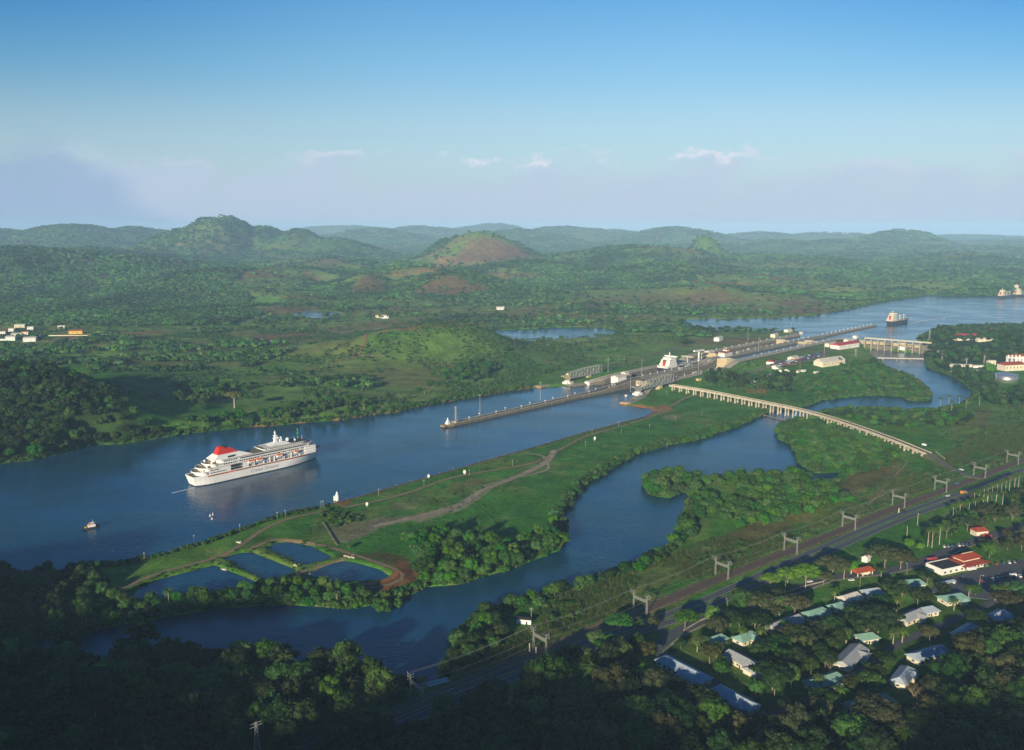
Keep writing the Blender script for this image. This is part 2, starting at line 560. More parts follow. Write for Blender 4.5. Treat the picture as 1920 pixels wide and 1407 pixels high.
M['roof_metal_red'] = mat('red_metal_roof', (.50, .06, .06), .5, (.40, .05, .05), .1)
M['roof_white'] = mat('white_metal_roof', (.66, .62, .54), .5, (.52, .48, .42), .1)
M['roof_grey'] = mat('grey_shingle_roof', (.40, .42, .43), .75, (.30, .32, .33), .3)
M['roof_blue'] = mat('blue_grey_roof', (.42, .50, .56), .7, (.30, .37, .43), .3)
M['roof_green'] = mat('sea_green_roof', (.24, .42, .34), .7, (.18, .33, .27), .3)
M['roof_dark'] = mat('dark_flat_roof', (.04, .035, .035), .8)
M['ballast'] = mat('railway_ballast', (.14, .095, .062), .95, (.09, .07, .048), .25)
M['rail'] = mat('rail_steel', (.22, .17, .13), .5, metal=.5)
M['bark'] = mat('pale_bark', (.27, .22, .16), .9, (.16, .13, .09), 1.2)
M['palmbark'] = mat('palm_bark', (.44, .39, .31), .9, (.30, .26, .20), 1.5)
M['dirt'] = mat('dirt_track', (.29, .20, .115), .95, (.20, .16, .09), .12)
M['paledirt'] = mat('pale_dirt', (.36, .30, .21), .95, (.24, .21, .14), .1)
M['clay'] = mat('red_clay', (.38, .155, .055), .95, (.26, .11, .045), .1)
M['buoygreen'] = mat('buoy_green', (.02, .30, .10), .5)
M['yellow'] = mat('yellow_paint', (.70, .48, .08), .6)
M['carwhite'] = mat('white_car_paint', (.8, .8, .8), .25)
M['carred'] = mat('red_car_paint', (.42, .03, .03), .25)
M['carblue'] = mat('blue_car_paint', (.05, .10, .22), .25)
M['cardark'] = mat('dark_car_paint', (.03, .03, .035), .25)
M['carsilver'] = mat('silver_car_paint', (.42, .43, .44), .3, metal=.5)
M['carorange'] = mat('orange_car_paint', (.72, .30, .04), .3)
M['rubber'] = mat('rubber', (.02, .02, .02), .9)
M['foam'] = mat('foam', (.78, .80, .80), .7)
M['flower'] = mat('red_flowers', (.35, .03, .03), .8, (.22, .02, .02), 1)
M['l_dark'] = leaf_mat('dark_leaves', (.028, .062, .012), (.014, .032, .007))  # dark green, lowered further to put the shade of the woods into the colour
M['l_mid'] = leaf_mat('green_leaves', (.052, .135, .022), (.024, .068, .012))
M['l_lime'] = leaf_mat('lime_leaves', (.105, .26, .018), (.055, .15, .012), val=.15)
M['l_olive'] = leaf_mat('olive_leaves', (.075, .085, .030), (.040, .048, .018))
M['l_man'] = leaf_mat('mangrove_leaves', (.066, .182, .022), (.030, .088, .012), val=.3)
M['l_scrub'] = leaf_mat('scrub_leaves', (.070, .150, .028), (.036, .080, .015), hue=.04)
M['l_reed'] = leaf_mat('reed_leaves', (.115, .135, .038), (.060, .082, .022), hue=.03)
M['l_palm'] = leaf_mat('palm_leaves', (.12, .19, .035), (.055, .10, .018), val=.2)
M['l_far'] = leaf_mat('far_leaves', (.080, .190, .040), (.036, .095, .018), hue=.035, val=.45, stands=.5)
M['l_fardark'] = leaf_mat('far_dark_leaves', (.040, .110, .025), (.018, .052, .012), hue=.02, val=.4, stands=.5)
M['l_brown'] = leaf_mat('dry_leaves', (.15, .10, .04), (.09, .06, .025))

# ground: colours of soil and grass come from a surveyed cover map, the grain from noise
mg = bpy.data.materials.new('ground')
mg.use_nodes = True
n_, l_ = mg.node_tree.nodes, mg.node_tree.links
b_ = n_['Principled BSDF']
b_.inputs['Roughness'].default_value = .95
b_.inputs['Specular IOR Level'].default_value = .1
at_ = n_.new('ShaderNodeAttribute')
at_.attribute_name = 'cover'
geo_ = n_.new('ShaderNodeNewGeometry')


def gnoise(scale, det, rough=.6):
    q = n_.new('ShaderNodeTexNoise')
    q.inputs['Scale'].default_value = scale
    q.inputs['Detail'].default_value = det
    q.inputs['Roughness'].default_value = rough
    l_.new(geo_.outputs['Position'], q.inputs[0])
    return q.outputs[0]


def gmul(f0, f1, src, colour):
    r_ = n_.new('ShaderNodeMapRange')
    r_.inputs[1].default_value, r_.inputs[2].default_value = .3, .7
    r_.inputs[3].default_value, r_.inputs[4].default_value = f0, f1
    l_.new(src, r_.inputs[0])
    x_ = n_.new('ShaderNodeMix')
    x_.data_type = 'RGBA'
    x_.blend_type = 'MULTIPLY'
    x_.inputs[0].default_value = 1
    l_.new(colour, x_.inputs[6])
    l_.new(r_.outputs[0], x_.inputs[7])
    return x_.outputs[2]


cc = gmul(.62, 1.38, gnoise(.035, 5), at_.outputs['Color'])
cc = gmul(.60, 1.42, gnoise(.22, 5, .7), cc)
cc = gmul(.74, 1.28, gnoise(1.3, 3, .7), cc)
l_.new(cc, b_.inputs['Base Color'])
bp_ = n_.new('ShaderNodeBump')
bp_.inputs['Strength'].default_value = .55
bp_.inputs['Distance'].default_value = 1.6
l_.new(gnoise(.35, 5, .7), bp_.inputs['Height'])
l_.new(bp_.outputs[0], b_.inputs['Normal'])
M['ground'] = mg

# water
mw = bpy.data.materials.new('water')
mw.use_nodes = True
n_, l_ = mw.node_tree.nodes, mw.node_tree.links
b_ = n_['Principled BSDF']
b_.inputs['Base Color'].default_value = (.004, .068, .135, 1)
b_.inputs['Roughness'].default_value = .11
b_.inputs['IOR'].default_value = 1.33
geo_ = n_.new('ShaderNodeNewGeometry')
mp_ = n_.new('ShaderNodeMapping')
mp_.inputs['Rotation'].default_value = (0, 0, .6)
mp_.inputs['Scale'].default_value = (1, 1.6, 1)
l_.new(geo_.outputs['Position'], mp_.inputs[0])


def wn2(scale, det):
    q = n_.new('ShaderNodeTexNoise')
    q.inputs['Scale'].default_value = scale
    q.inputs['Detail'].default_value = det
    l_.new(mp_.outputs[0], q.inputs[0])
    return q.outputs[0]


w1, w2 = wn2(.28, 4), wn2(.012, 3)
ad = n_.new('ShaderNodeMath')
ad.operation = 'MULTIPLY'
rr = n_.new('ShaderNodeMapRange')
rr.inputs[1].default_value, rr.inputs[2].default_value, rr.inputs[3].default_value, rr.inputs[4].default_value = .35, .65, .35, 1.0
l_.new(w2, rr.inputs[0])
l_.new(w1, ad.inputs[0])
l_.new(rr.outputs[0], ad.inputs[1])
bp_ = n_.new('ShaderNodeBump')
bp_.inputs['Strength'].default_value = .5
bp_.inputs['Distance'].default_value = .8
l_.new(ad.outputs[0], bp_.inputs['Height'])
l_.new(bp_.outputs[0], b_.inputs['Normal'])
cr_ = n_.new('ShaderNodeValToRGB')
cr_.color_ramp.elements[0].position, cr_.color_ramp.elements[1].position = .35, .68
cr_.color_ramp.elements[0].color = (.003, .055, .135, 1)
cr_.color_ramp.elements[1].color = (.008, .058, .088, 1)
l_.new(wn2(.006, 5), cr_.inputs[0])
l_.new(cr_.outputs[0], b_.inputs['Base Color'])
rg_ = n_.new('ShaderNodeMapRange')
rg_.inputs[1].default_value, rg_.inputs[2].default_value, rg_.inputs[3].default_value, rg_.inputs[4].default_value = .42, .58, .07, .20
l_.new(wn2(.009, 6), rg_.inputs[0])
l_.new(rg_.outputs[0], b_.inputs['Roughness'])
M['water'] = mw


# ---------------------------------------------------------------- object helpers
def link(o, parent=None):
    COL.objects.link(o)
    if parent is not None:
        o.parent = parent
    return o


def props(o, label=None, cat=None, group=None, kind=None):
    if label:
        o['label'] = label
    if cat:
        o['category'] = cat
    if group:
        o['group'] = group
    if kind:
        o['kind'] = kind
    return o


def thing(name, label, cat, loc=(0, 0, 0), rz=0.0, group=None, scale=1.0):
    o = bpy.data.objects.new(name, None)
    o.empty_display_size = 1
    link(o)
    o.location = loc
    o.rotation_euler = (0, 0, rz)
    if scale != 1.0:
        o.scale = (scale,) * 3
    return props(o, label, cat, group)


def np_mesh(name, V, Fc, m, smooth_=False):
    """V (n,3), Fc (k,3) or (k,4)"""
    me = bpy.data.meshes.new(name)
    V = np.asarray(V, np.float32)
    Fc = np.asarray(Fc, np.int32)
    k, w = Fc.shape
    me.vertices.add(len(V))
    me.vertices.foreach_set('co', V.ravel())
    me.loops.add(k * w)
    me.loops.foreach_set('vertex_index', Fc.ravel())
    me.polygons.add(k)
    me.polygons.foreach_set('loop_start', np.arange(0, k * w, w, dtype=np.int32))
    me.polygons.foreach_set('loop_total', np.full(k, w, np.int32))
    if smooth_:
        me.polygons.foreach_set('use_smooth', np.ones(k, bool))
    me.update(calc_edges=True)
    if m is not None:
        me.materials.append(m)
    return me


class MB:
    def __init__(self):
        self.v, self.f = [], []

    def poly(self, ptsl, faces):
        b = len(self.v)
        self.v += [tuple(p) for p in ptsl]
        self.f += [tuple(b + i for i in f) for f in faces]
        return self

    def box(self, x, y, z, sx, sy, sz, rz=0.0, taper=1.0):
        """centre x,y, bottom z"""
        c_, s_ = math.cos(rz), math.sin(rz)
        P = []
        for zz, k in ((z, 1.0), (z + sz, taper)):
            for a, b in ((-1, -1), (1, -1), (1, 1), (-1, 1)):
                u, v = a * sx / 2 * k, b * sy / 2 * k
                P.append((x + u * c_ - v * s_, y + u * s_ + v * c_, zz))
        return self.poly(P, [(3, 2, 1, 0), (4, 5, 6, 7), (0, 1, 5, 4), (1, 2, 6, 5), (2, 3, 7, 6), (3, 0, 4, 7)])

    def beam(self, p, q, w, h=None):
        h = h or w
        p, q = Vector(p), Vector(q)
        d = (q - p)
        if d.length < 1e-6:
            return self
        d.normalize()
        up = Vector((0, 0, 1)) if abs(d.z) < .95 else Vector((1, 0, 0))
        s_ = d.cross(up).normalized()
        u = s_.cross(d)
        P = []
        for e in (p, q):
            for a, b in ((-1, -1), (1, -1), (1, 1), (-1, 1)):
                P.append(e + s_ * a * w / 2 + u * b * h / 2)
        return self.poly(P, [(3, 2, 1, 0), (4, 5, 6, 7), (0, 1, 5, 4), (1, 2, 6, 5), (2, 3, 7, 6), (3, 0, 4, 7)])

    def cyl(self, x, y, z0, z1, r0, r1=None, n=8, tilt=(0, 0)):
        r1 = r0 if r1 is None else r1
        P = []
        for k, (z, r) in enumerate(((z0, r0), (z1, r1))):
            for i in range(n):
                a = 2 * math.pi * i / n
                P.append((x + r * math.cos(a) + tilt[0] * k, y + r * math.sin(a) + tilt[1] * k, z))
        fs = [(i, (i + 1) % n, n + (i + 1) % n, n + i) for i in range(n)]
        fs += [tuple(range(n - 1, -1, -1)), tuple(range(n, 2 * n))]
        return self.poly(P, fs)

    def prism(self, pl, z0, z1, top=None):
        n = len(pl)
        top = top or pl
        P = [(p[0], p[1], z0) for p in pl] + [(p[0], p[1], z1) for p in top]
        fs = [(i, (i + 1) % n, n + (i + 1) % n, n + i) for i in range(n)]
        fs += [tuple(range(n - 1, -1, -1)), tuple(range(n, 2 * n))]
        return self.poly(P, fs)

    def ball(self, x, y, z, r, n=10, m=6, sz=1.0):
        P, fs = [], []
        for j in range(m + 1):
            ph = math.pi * j / m
            for i in range(n):
                a = 2 * math.pi * i / n
                P.append((x + r * math.sin(ph) * math.cos(a), y + r * math.sin(ph) * math.sin(a), z + r * sz * math.cos(ph)))
        for j in range(m):
            for i in range(n):
                fs.append((j * n + i, (j + 1) * n + i, (j + 1) * n + (i + 1) % n, j * n + (i + 1) % n))
        return self.poly(P, fs)

    def gable(self, x, y, z, L, W, h, rz=0.0, over=0.0, hip=0.0, eave=.15):
        """ridge along local x; hip > 0 pulls the ridge ends in"""
        c_, s_ = math.cos(rz), math.sin(rz)
        l, w = L / 2 + over, W / 2 + over
        loc = [(-l, -w, 0), (l, -w, 0), (l, w, 0), (-l, w, 0), (-l, -w, eave), (l, -w, eave), (l, w, eave), (-l, w, eave), (-l + hip, 0, h + eave), (l - hip, 0, h + eave)]
        P = [(x + a * c_ - b * s_, y + a * s_ + b * c_, z + d) for a, b, d in loc]
        return self.poly(P, [(3, 2, 1, 0), (0, 1, 5, 4), (1, 2, 6, 5), (2, 3, 7, 6), (3, 0, 4, 7), (4, 5, 9, 8), (6, 7, 8, 9), (5, 6, 9), (7, 4, 8)])

    def mesh(self, name, m, smooth_=False):
        me = bpy.data.meshes.new(name)
        me.from_pydata([tuple(p) for p in self.v], [], self.f)
        me.validate()
        me.update()
        me.materials.append(m)
        if smooth_:
            for p in me.polygons:
                p.use_smooth = True
        return me

    def build(self, name, m, parent=None, smooth_=False):
        o = bpy.data.objects.new(name, self.mesh(name, m, smooth_))
        return link(o, parent)


def copy_thing(src, loc, rz, label=None, scale=None, group=None):
    r_ = src.copy()
    link(r_)
    r_.location = loc
    r_.rotation_euler = (0, 0, rz)
    if scale is not None:
        r_.scale = (scale,) * 3 if isinstance(scale, (int, float)) else scale
    if label:
        r_['label'] = label
    if group:
        r_['group'] = group
    for ch in list(src.children):
        c1 = ch.copy()
        link(c1, r_)
        for g in list(ch.children):
            link(g.copy(), c1)
    return r_


ORD = ['first', 'second', 'third', 'fourth', 'fifth', 'sixth', 'seventh', 'eighth', 'ninth', 'tenth', 'eleventh', 'twelfth', 'thirteenth', 'fourteenth', 'fifteenth', 'sixteenth',
       'seventeenth', 'eighteenth', 'nineteenth', 'twentieth']
ORD += ['twenty-' + o for o in ORD[:9]] + ['thirtieth'] + ['thirty-' + o for o in ORD[:9]] + ['fortieth'] + ['forty-' + o for o in ORD[:9]] + ['fiftieth']


# ---------------------------------------------------------------- ground sheet
ang = np.concatenate([np.arange(-180, -38, 5.0), np.linspace(-38, 38, 600), np.arange(43, 180.1, 5.0)])
ang[-1] = 180.0
ypx = np.arange(1500, 470, -2.3)
rad = list(np.array([15, 60, 110, 160, 210, 260, 300, 340]) * 1.0) + list(H * F / (ypx - YH))
rad = [r_ for i, r_ in enumerate(rad)]
rl = []
for r_ in rad:
    if not rl or r_ > rl[-1]:
        rl.append(r_)
out = [rl[0]]
for r_ in rl[1:]:
    if r_ - out[-1] > max(0, out[-1] * .011) and out[-1] > 400:
        k = int(math.ceil((r_ - out[-1]) / (out[-1] * .011)))
        p_ = out[-1]
        out += [p_ + (r_ - p_) * (j + 1) / k for j in range(k)]
    else:
        out.append(r_)
while out[-1] < 21000:
    out.append(out[-1] * 1.011)
while out[-1] < 26500:
    out.append(out[-1] * 1.05)
rad = np.array(out)
A, RR = np.meshgrid(np.radians(ang), rad)
GX, GY = (np.sin(A) * RR).ravel(), (np.cos(A) * RR).ravel()
GZ = terrain(GX, GY)
GZ[RR.ravel() < 20] = 3
nr, na = RR.shape
ii, jj = np.meshgrid(np.arange(nr - 1), np.arange(na - 1), indexing='ij')
Q = np.stack([ii * na + jj, ii * na + jj + 1, (ii + 1) * na + jj + 1, (ii + 1) * na + jj], -1).reshape(-1, 4)
# from above the quads must turn counter-clockwise
Q = Q[:, ::-1]
me = np_mesh('ground', np.stack([GX, GY, GZ], 1), Q, M['ground'], True)
ground_ob = link(bpy.data.objects.new('ground', me))
props(ground_ob, kind='structure')
# close the small hole under the viewpoint
hm = MB()
hm.poly([(float(GX[j]), float(GY[j]), float(GZ[j])) for j in range(na - 1)] + [(0, 0, 3)], [(j, na - 1, (j + 1) % (na - 1)) for j in range(na - 1)])
props(hm.build('ground_centre', M['ground']), kind='structure')

# ---------------------------------------------------------------- what covers the ground (albedo per vertex)
SX, SY = project(GX, GY, GZ)      # where each piece of land was seen in the survey photograph
infront = GY > 200


def pxpoly(lst):
    return np.array(lst, float)


def pmask(lst, soft=6.0, nz=8.0, seed=3):
    """a surveyed patch with a ragged edge"""
    p = pxpoly(lst)
    lo, hi = p.min(0) - 3 * soft - nz, p.max(0) + 3 * soft + nz
    m = infront & (SX > lo[0]) & (SX < hi[0]) & (SY > lo[1]) & (SY < hi[1])
    r = np.zeros_like(SX)
    if m.any():
        d = sdf(p, SX[m], SY[m]) + (fbm(GX[m], GY[m], 22, 4, seed) - .5) * 2 * nz
        r[m] = smooth(-d, -soft, soft)
    return r


n1 = fbm(GX, GY, 300, 5, 21)
n2 = fbm(GX, GY, 70, 4, 22)
n3 = fbm(GX, GY, 25, 3, 23)


def C(*v):
    return np.array(v)


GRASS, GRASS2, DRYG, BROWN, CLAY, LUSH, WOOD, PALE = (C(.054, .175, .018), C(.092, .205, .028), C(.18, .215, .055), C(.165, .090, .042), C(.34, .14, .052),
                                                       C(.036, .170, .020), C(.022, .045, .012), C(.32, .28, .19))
cov = GRASS[None] + (GRASS2 - GRASS)[None] * smooth(n2, .35, .65)[:, None]


def lay(mask, colour):
    global cov
    cov = cov * (1 - mask[:, None]) + colour[None] * mask[:, None]


lay(smooth(n1, .52, .66) * .5 * smooth(GY, 1500, 2200), DRYG)
lay(smooth(n1 + (n3 - .5) * .25, .60, .70) * .55 * smooth(GY, 1500, 2000), BROWN)
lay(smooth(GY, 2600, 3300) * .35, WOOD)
wx_, wy_ = GX * .55, GY
gap = smooth(fbm(wx_, wy_, 260, 4, 77), .53, .45) * smooth(GY, 1500, 2000) * (1 - .75 * smooth(GY, 4300, 6500))
lay(gap * .9, DRYG * .6 + GRASS2 * .5)
lay(gap * smooth(fbm(wx_, wy_, 170, 4, 79), .54, .62), BROWN * .75 + DRYG * .3)
# the plain behind the left bank
for pl, a, c_ in [
    ([(330, 640), (900, 600), (1000, 570), (1100, 560), (1300, 545), (1330, 580), (1000, 600), (900, 612), (650, 625), (480, 660), (330, 660)], .7, BROWN * .6 + DRYG * .45),
    ([(470, 628), (900, 590), (905, 600), (480, 645)], .8, BROWN), ([(700, 650), (250, 655), (330, 665), (560, 672)], .5, DRYG),
    ([(570, 624), (720, 612), (730, 622), (590, 630)], .7, DRYG), ([(620, 585), (760, 586), (900, 580), (760, 600), (640, 600)], .4, DRYG),
    ([(650, 700), (700, 678), (760, 675), (860, 680), (850, 705), (840, 728), (760, 730), (700, 722)], .7, BROWN), ([(560, 692), (640, 668), (720, 668), (700, 690), (600, 715), (500, 722)], .5, DRYG),
    ([(640, 552), (690, 512), (735, 550)], .85, BROWN), ([(760, 552), (845, 513), (930, 545), (850, 556)], .85, BROWN),
    ([(845, 490), (880, 455), (905, 444), (950, 456), (1000, 478), (940, 492)], .9, BROWN), ([(730, 512), (800, 500), (860, 499), (820, 515), (740, 520)], .7, CLAY * .7 + DRYG * .3),
    ([(805, 482), (850, 486), (830, 490)], .8, CLAY), ([(1095, 508), (1150, 505), (1150, 511)], .8, CLAY * .8),
    ([(575, 495), (620, 486), (650, 492), (600, 500)], .7, CLAY * .8 + DRYG * .2), ([(470, 500), (520, 498), (515, 503)], .6, CLAY * .7),
    ([(1280, 560), (1310, 545), (1350, 540), (1400, 560), (1330, 575)], .7, BROWN * 1.1), ([(1420, 560), (1350, 545), (1500, 590), (1290, 600)], .45, DRYG),
    ([(1420, 488), (1520, 490), (1560, 500), (1460, 500)], .5, BROWN), ([(1590, 503), (1650, 505), (1680, 520), (1620, 520)], .5, BROWN),
    ([(1100, 545), (1280, 540), (1300, 548), (1120, 556)], .6, DRYG), ([(900, 578), (960, 574), (1000, 578), (930, 584)], .6, DRYG),
    ([(455, 560), (520, 556), (530, 560), (500, 574), (470, 572)], .9, GRASS2 * 1.5), ([(1540, 535), (1700, 545), (1640, 560), (1520, 560)], .4, DRYG),
    ([(240, 675), (400, 668), (560, 680), (430, 690), (260, 690)], .4, BROWN), ([(60, 640), (250, 640), (250, 650), (60, 650)], .5, DRYG),
    ([(1100, 630), (1300, 640), (1330, 650), (1200, 660), (1000, 650)], .3, DRYG), ([(170, 700), (340, 700), (330, 790), (240, 790)], .8, LUSH * .7), ([(480, 690), (700, 680), (860, 690), (940, 680), (980, 720), (860, 745), (640, 780), (480, 790), (380, 740)], .5, DRYG * .75 + GRASS2 * .4),
    ([(700, 640), (860, 608), (940, 640), (950, 680), (760, 690), (640, 690)], .75, GRASS * .75 + BROWN * .28),
    # the grassy tongue of land between the channel and the lagoon
    ([(590, 950), (800, 893), (1000, 835), (1225, 770), (1290, 745), (1440, 770), (1380, 800), (1190, 850), (1060, 940), (1050, 1010), (850, 1060), (700, 1050), (560, 1000)], .8, GRASS * .55 + LUSH * .45),
    ([(1500, 1000), (1700, 880), (1760, 900), (1600, 960), (1480, 1010), (1300, 1080), (1200, 1110), (1300, 1040)], .75, DRYG * .7), ([(1340, 1010), (1480, 950), (1620, 880), (1680, 860), (1690, 890), (1500, 980), (1400, 1030)], .65, BROWN),
    ([(1700, 870), (1920, 760), (1960, 860), (1800, 890)], .5, GRASS * .8), ([(1780, 780), (1860, 765), (1850, 800), (1790, 805)], .6, BROWN), ([(1760, 800), (1960, 700), (1960, 790), (1800, 830)], .4, DRYG * .8),
    ([(1100, 1100), (1240, 1040), (1360, 1010), (1400, 1040), (1220, 1110), (1000, 1180)], .6, DRYG * .75),
]:
    lay(pmask(pl, 5, 9) * a, c_)
for pl, a, c_ in [  # bare patches, banks, earthworks
    ([(615, 990), (640, 978), (700, 972), (760, 968), (800, 960), (790, 968), (740, 982), (700, 998), (650, 1020), (625, 1012)], .85, PALE * .62),
    ([(750, 972), (830, 960), (880, 940), (920, 915), (900, 935), (860, 958), (790, 976)], .8, PALE),
    ([(620, 940), (650, 932), (660, 940), (640, 950)], .8, CLAY), ([(740, 945), (790, 938), (780, 955), (735, 955)], .5, PALE * .7), ([(840, 910), (900, 898), (910, 905), (850, 922)], .5, BROWN * 1.2),
    ([(920, 972), (955, 966), (950, 974)], .5, PALE * .7), ([(870, 930), (890, 922), (880, 934)], .4, BROWN),
    ([(1224, 774), (1232, 764), (1248, 760), (1262, 768), (1240, 776)], .85, CLAY * .9 + PALE * .2), ([(1240, 780), (1285, 777), (1275, 785), (1245, 786)], .5, PALE),
    ([(745, 1050), (770, 1060), (800, 1090), (790, 1105), (730, 1110), (660, 1110), (645, 1095), (700, 1092), (735, 1082), (742, 1066)], .9, CLAY * .72),
    ([(640, 1040), (700, 1050), (745, 1062), (760, 1085), (790, 1100), (760, 1045), (720, 1035)], .7, BROWN * .6),
    ([(1280, 620), (1420, 612), (1440, 622), (1330, 632)], .3, DRYG), ([(1395, 728), (1440, 726), (1435, 735), (1400, 735)], .8, CLAY),
    ([(1440, 640), (1540, 655), (1600, 640), (1560, 660), (1450, 672), (1400, 668)], .35, PALE * .5),
    ([(1690, 1000), (1750, 1010), (1780, 1030), (1700, 1030)], .5, GRASS), ([(1450, 1190), (1560, 1170), (1620, 1160), (1600, 1200), (1500, 1260), (1420, 1240)], .8, GRASS * .9),
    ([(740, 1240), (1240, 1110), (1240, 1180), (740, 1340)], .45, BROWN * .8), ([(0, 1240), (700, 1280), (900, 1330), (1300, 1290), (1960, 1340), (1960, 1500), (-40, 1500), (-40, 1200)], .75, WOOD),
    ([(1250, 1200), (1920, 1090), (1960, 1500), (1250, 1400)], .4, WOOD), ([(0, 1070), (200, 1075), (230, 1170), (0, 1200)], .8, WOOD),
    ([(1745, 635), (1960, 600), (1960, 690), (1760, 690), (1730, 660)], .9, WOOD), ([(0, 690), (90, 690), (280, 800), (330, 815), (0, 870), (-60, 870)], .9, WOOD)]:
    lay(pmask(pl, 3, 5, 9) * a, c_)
# earth and stone along the waterlines
dc = np.full_like(GX, 99.0)
m_ = (GY < 2200) & (GY > 600) & (np.abs(GX) < 1200)
dc[m_] = dist_line(canal, GX[m_], GY[m_])
right_bank = (GX > -190) & (GY < 1330) & (SX > 588) & (SX < 1226) & (SY > 760) & (SY - 943 + (SX - 636) * .285 > -30)
lay(smooth(dc, 7.5, 5.0) * (right_bank & (SY > 950 - (SX - 600) * .33)), CLAY * .92)
lay(smooth(fbm(GX, GY, 38, 4, 44), .57, .66) * (GY < 1350) * (np.abs(GX) < 420) * .38, DRYG * .9 + BROWN * .2)
lay(smooth(dc, 9.0, 3.0) * (SX > 440) * (SX < 1010) * (SY < 812 - (SX - 440) * .11) * smooth(n3, .35, .6), CLAY * .85 + PALE * .15)
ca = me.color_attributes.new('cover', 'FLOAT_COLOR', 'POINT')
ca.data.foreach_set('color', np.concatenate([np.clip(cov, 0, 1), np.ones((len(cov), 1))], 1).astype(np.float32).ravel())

# ---------------------------------------------------------------- water sheets
QC = Q
for wname, poly, lev in [('canal_water', canal, 0.0), ('lagoon_water', lagoon, 0.0), ('inland_lake_water', inland, 12.0), ('lake_water', lake, 16.0)] + \
        [('pond_water', p, 1.6) for p in ponds] + [('swamp_water', p, 12.0) for p in swamps]:
    cxq, cyq = GX[Q].mean(1), GY[Q].mean(1)
    marg = 16 if lev != 1.6 else 4
    lo, hi = poly.min(0) - 60, poly.max(0) + 60
    m = (cxq > lo[0]) & (cxq < hi[0]) & (cyq > lo[1]) & (cyq < hi[1])
    idx = np.where(m)[0]
    d = sdf(poly, cxq[idx], cyq[idx])
    cell = np.hypot(GX[Q[idx, 0]] - GX[Q[idx, 2]], GY[Q[idx, 0]] - GY[Q[idx, 2]])
    ss_, tt_ = to_st(cxq[idx], cyq[idx])
    keep = d < np.minimum(marg, 6) + cell * .8
    if wname == 'canal_water':
        keep &= (ss_ < 462)
    if wname == 'lake_water':
        keep &= ~((np.abs(tt_) < 50) & (ss_ < 1124)) & ~((tt_ > 60) & (ss_ < 1146))
    if wname == 'lagoon_water':
        keep &= ~((ss_ > 1150) & (tt_ > 60) & (tt_ < 300))
    idx = idx[keep]
    vs, inv = np.unique(Q[idx], return_inverse=True)
    V = np.stack([GX[vs], GY[vs], np.full(len(vs), lev)], 1)
    o = link(bpy.data.objects.new(wname, np_mesh(wname, V, inv.reshape(-1, 4), M['water'])))
    props(o, kind='structure')

# ---------------------------------------------------------------- haze
hz_ = MB()
hz_.box(0, 0, -9, 55000, 55000, 9 + 345)
hv = hz_.build('haze', None) if False else None
hm_ = bpy.data.meshes.new('haze')
hm_.from_pydata(hz_.v, [], hz_.f)
hm_.update()
mh = bpy.data.materials.new('haze')
mh.use_nodes = True
mh.node_tree.nodes.remove(mh.node_tree.nodes['Principled BSDF'])
pv = mh.node_tree.nodes.new('ShaderNodeVolumePrincipled')
pv.inputs['Color'].default_value = (.42, .68, 1.0, 1)
pv.inputs['Density'].default_value = 6.2e-5
pv.inputs['Anisotropy'].default_value = -.20
mh.node_tree.links.new(pv.outputs[0], mh.node_tree.nodes['Material Output'].inputs['Volume'])
hm_.materials.append(mh)
props(link(bpy.data.objects.new('haze', hm_)), kind='stuff')


# ---------------------------------------------------------------- tracks and roads as ragged or clean strips on the land
def ragged(name, m_src, soft=.32):
    """track surface whose edges break up into the grass"""
    m = M[m_src].copy()
    m.name = name
    n, l = m.node_tree.nodes, m.node_tree.links
    b = n['Principled BSDF']
    uv = n.new('ShaderNodeUVMap')
    sp = n.new('ShaderNodeSeparateXYZ')
    l.new(uv.outputs[0], sp.inputs[0])
    ab = n.new('ShaderNodeMath')
    ab.operation = 'ABSOLUTE'
    l.new(sp.outputs[0], ab.inputs[0])
    g = n.new('ShaderNodeNewGeometry')
    nz = n.new('ShaderNodeTexNoise')
    nz.inputs['Scale'].default_value = .22
    nz.inputs['Detail'].default_value = 5
    nz.inputs['Roughness'].default_value = .7
    l.new(g.outputs['Position'], nz.inputs[0])
    a2 = n.new('ShaderNodeMath')
    a2.operation = 'MULTIPLY_ADD'
    a2.inputs[1].default_value = 1.9
    l.new(nz.outputs[0], a2.inputs[0])
    l.new(ab.outputs[0], a2.inputs[2])
    mr = n.new('ShaderNodeMapRange')
    mr.inputs[1].default_value, mr.inputs[2].default_value = 1.45, 1.85
    mr.inputs[3].default_value, mr.inputs[4].default_value = 1, 0
    l.new(a2.outputs[0], mr.inputs[0])
    l.new(mr.outputs[0], b.inputs['Alpha'])
    return m


M['r_dirt'] = ragged('ragged_dirt', 'dirt')
M['r_pale'] = ragged('ragged_pale_dirt', 'paledirt')
M['r_clay'] = ragged('ragged_clay', 'clay')


def resample(P, step):
    P = np.asarray(P, float)
    # Catmull-Rom through the surveyed points
    Pp = np.vstack([2 * P[0] - P[1], P, 2 * P[-1] - P[-2]])
    outp = []
    for i in range(1, len(Pp) - 2):
        L = np.hypot(*(Pp[i + 1] - Pp[i])[:2])
        k = max(1, int(L / step))
        for j in range(k):
            t = j / k
            p0, p1, p2, p3 = Pp[i - 1], Pp[i], Pp[i + 1], Pp[i + 2]
            outp.append(.5 * ((2 * p1) + (-p0 + p2) * t + (2 * p0 - 5 * p1 + 4 * p2 - p3) * t * t + (-p0 + 3 * p1 - 3 * p2 + p3) * t ** 3))
    outp.append(P[-1])
    return np.array(outp)


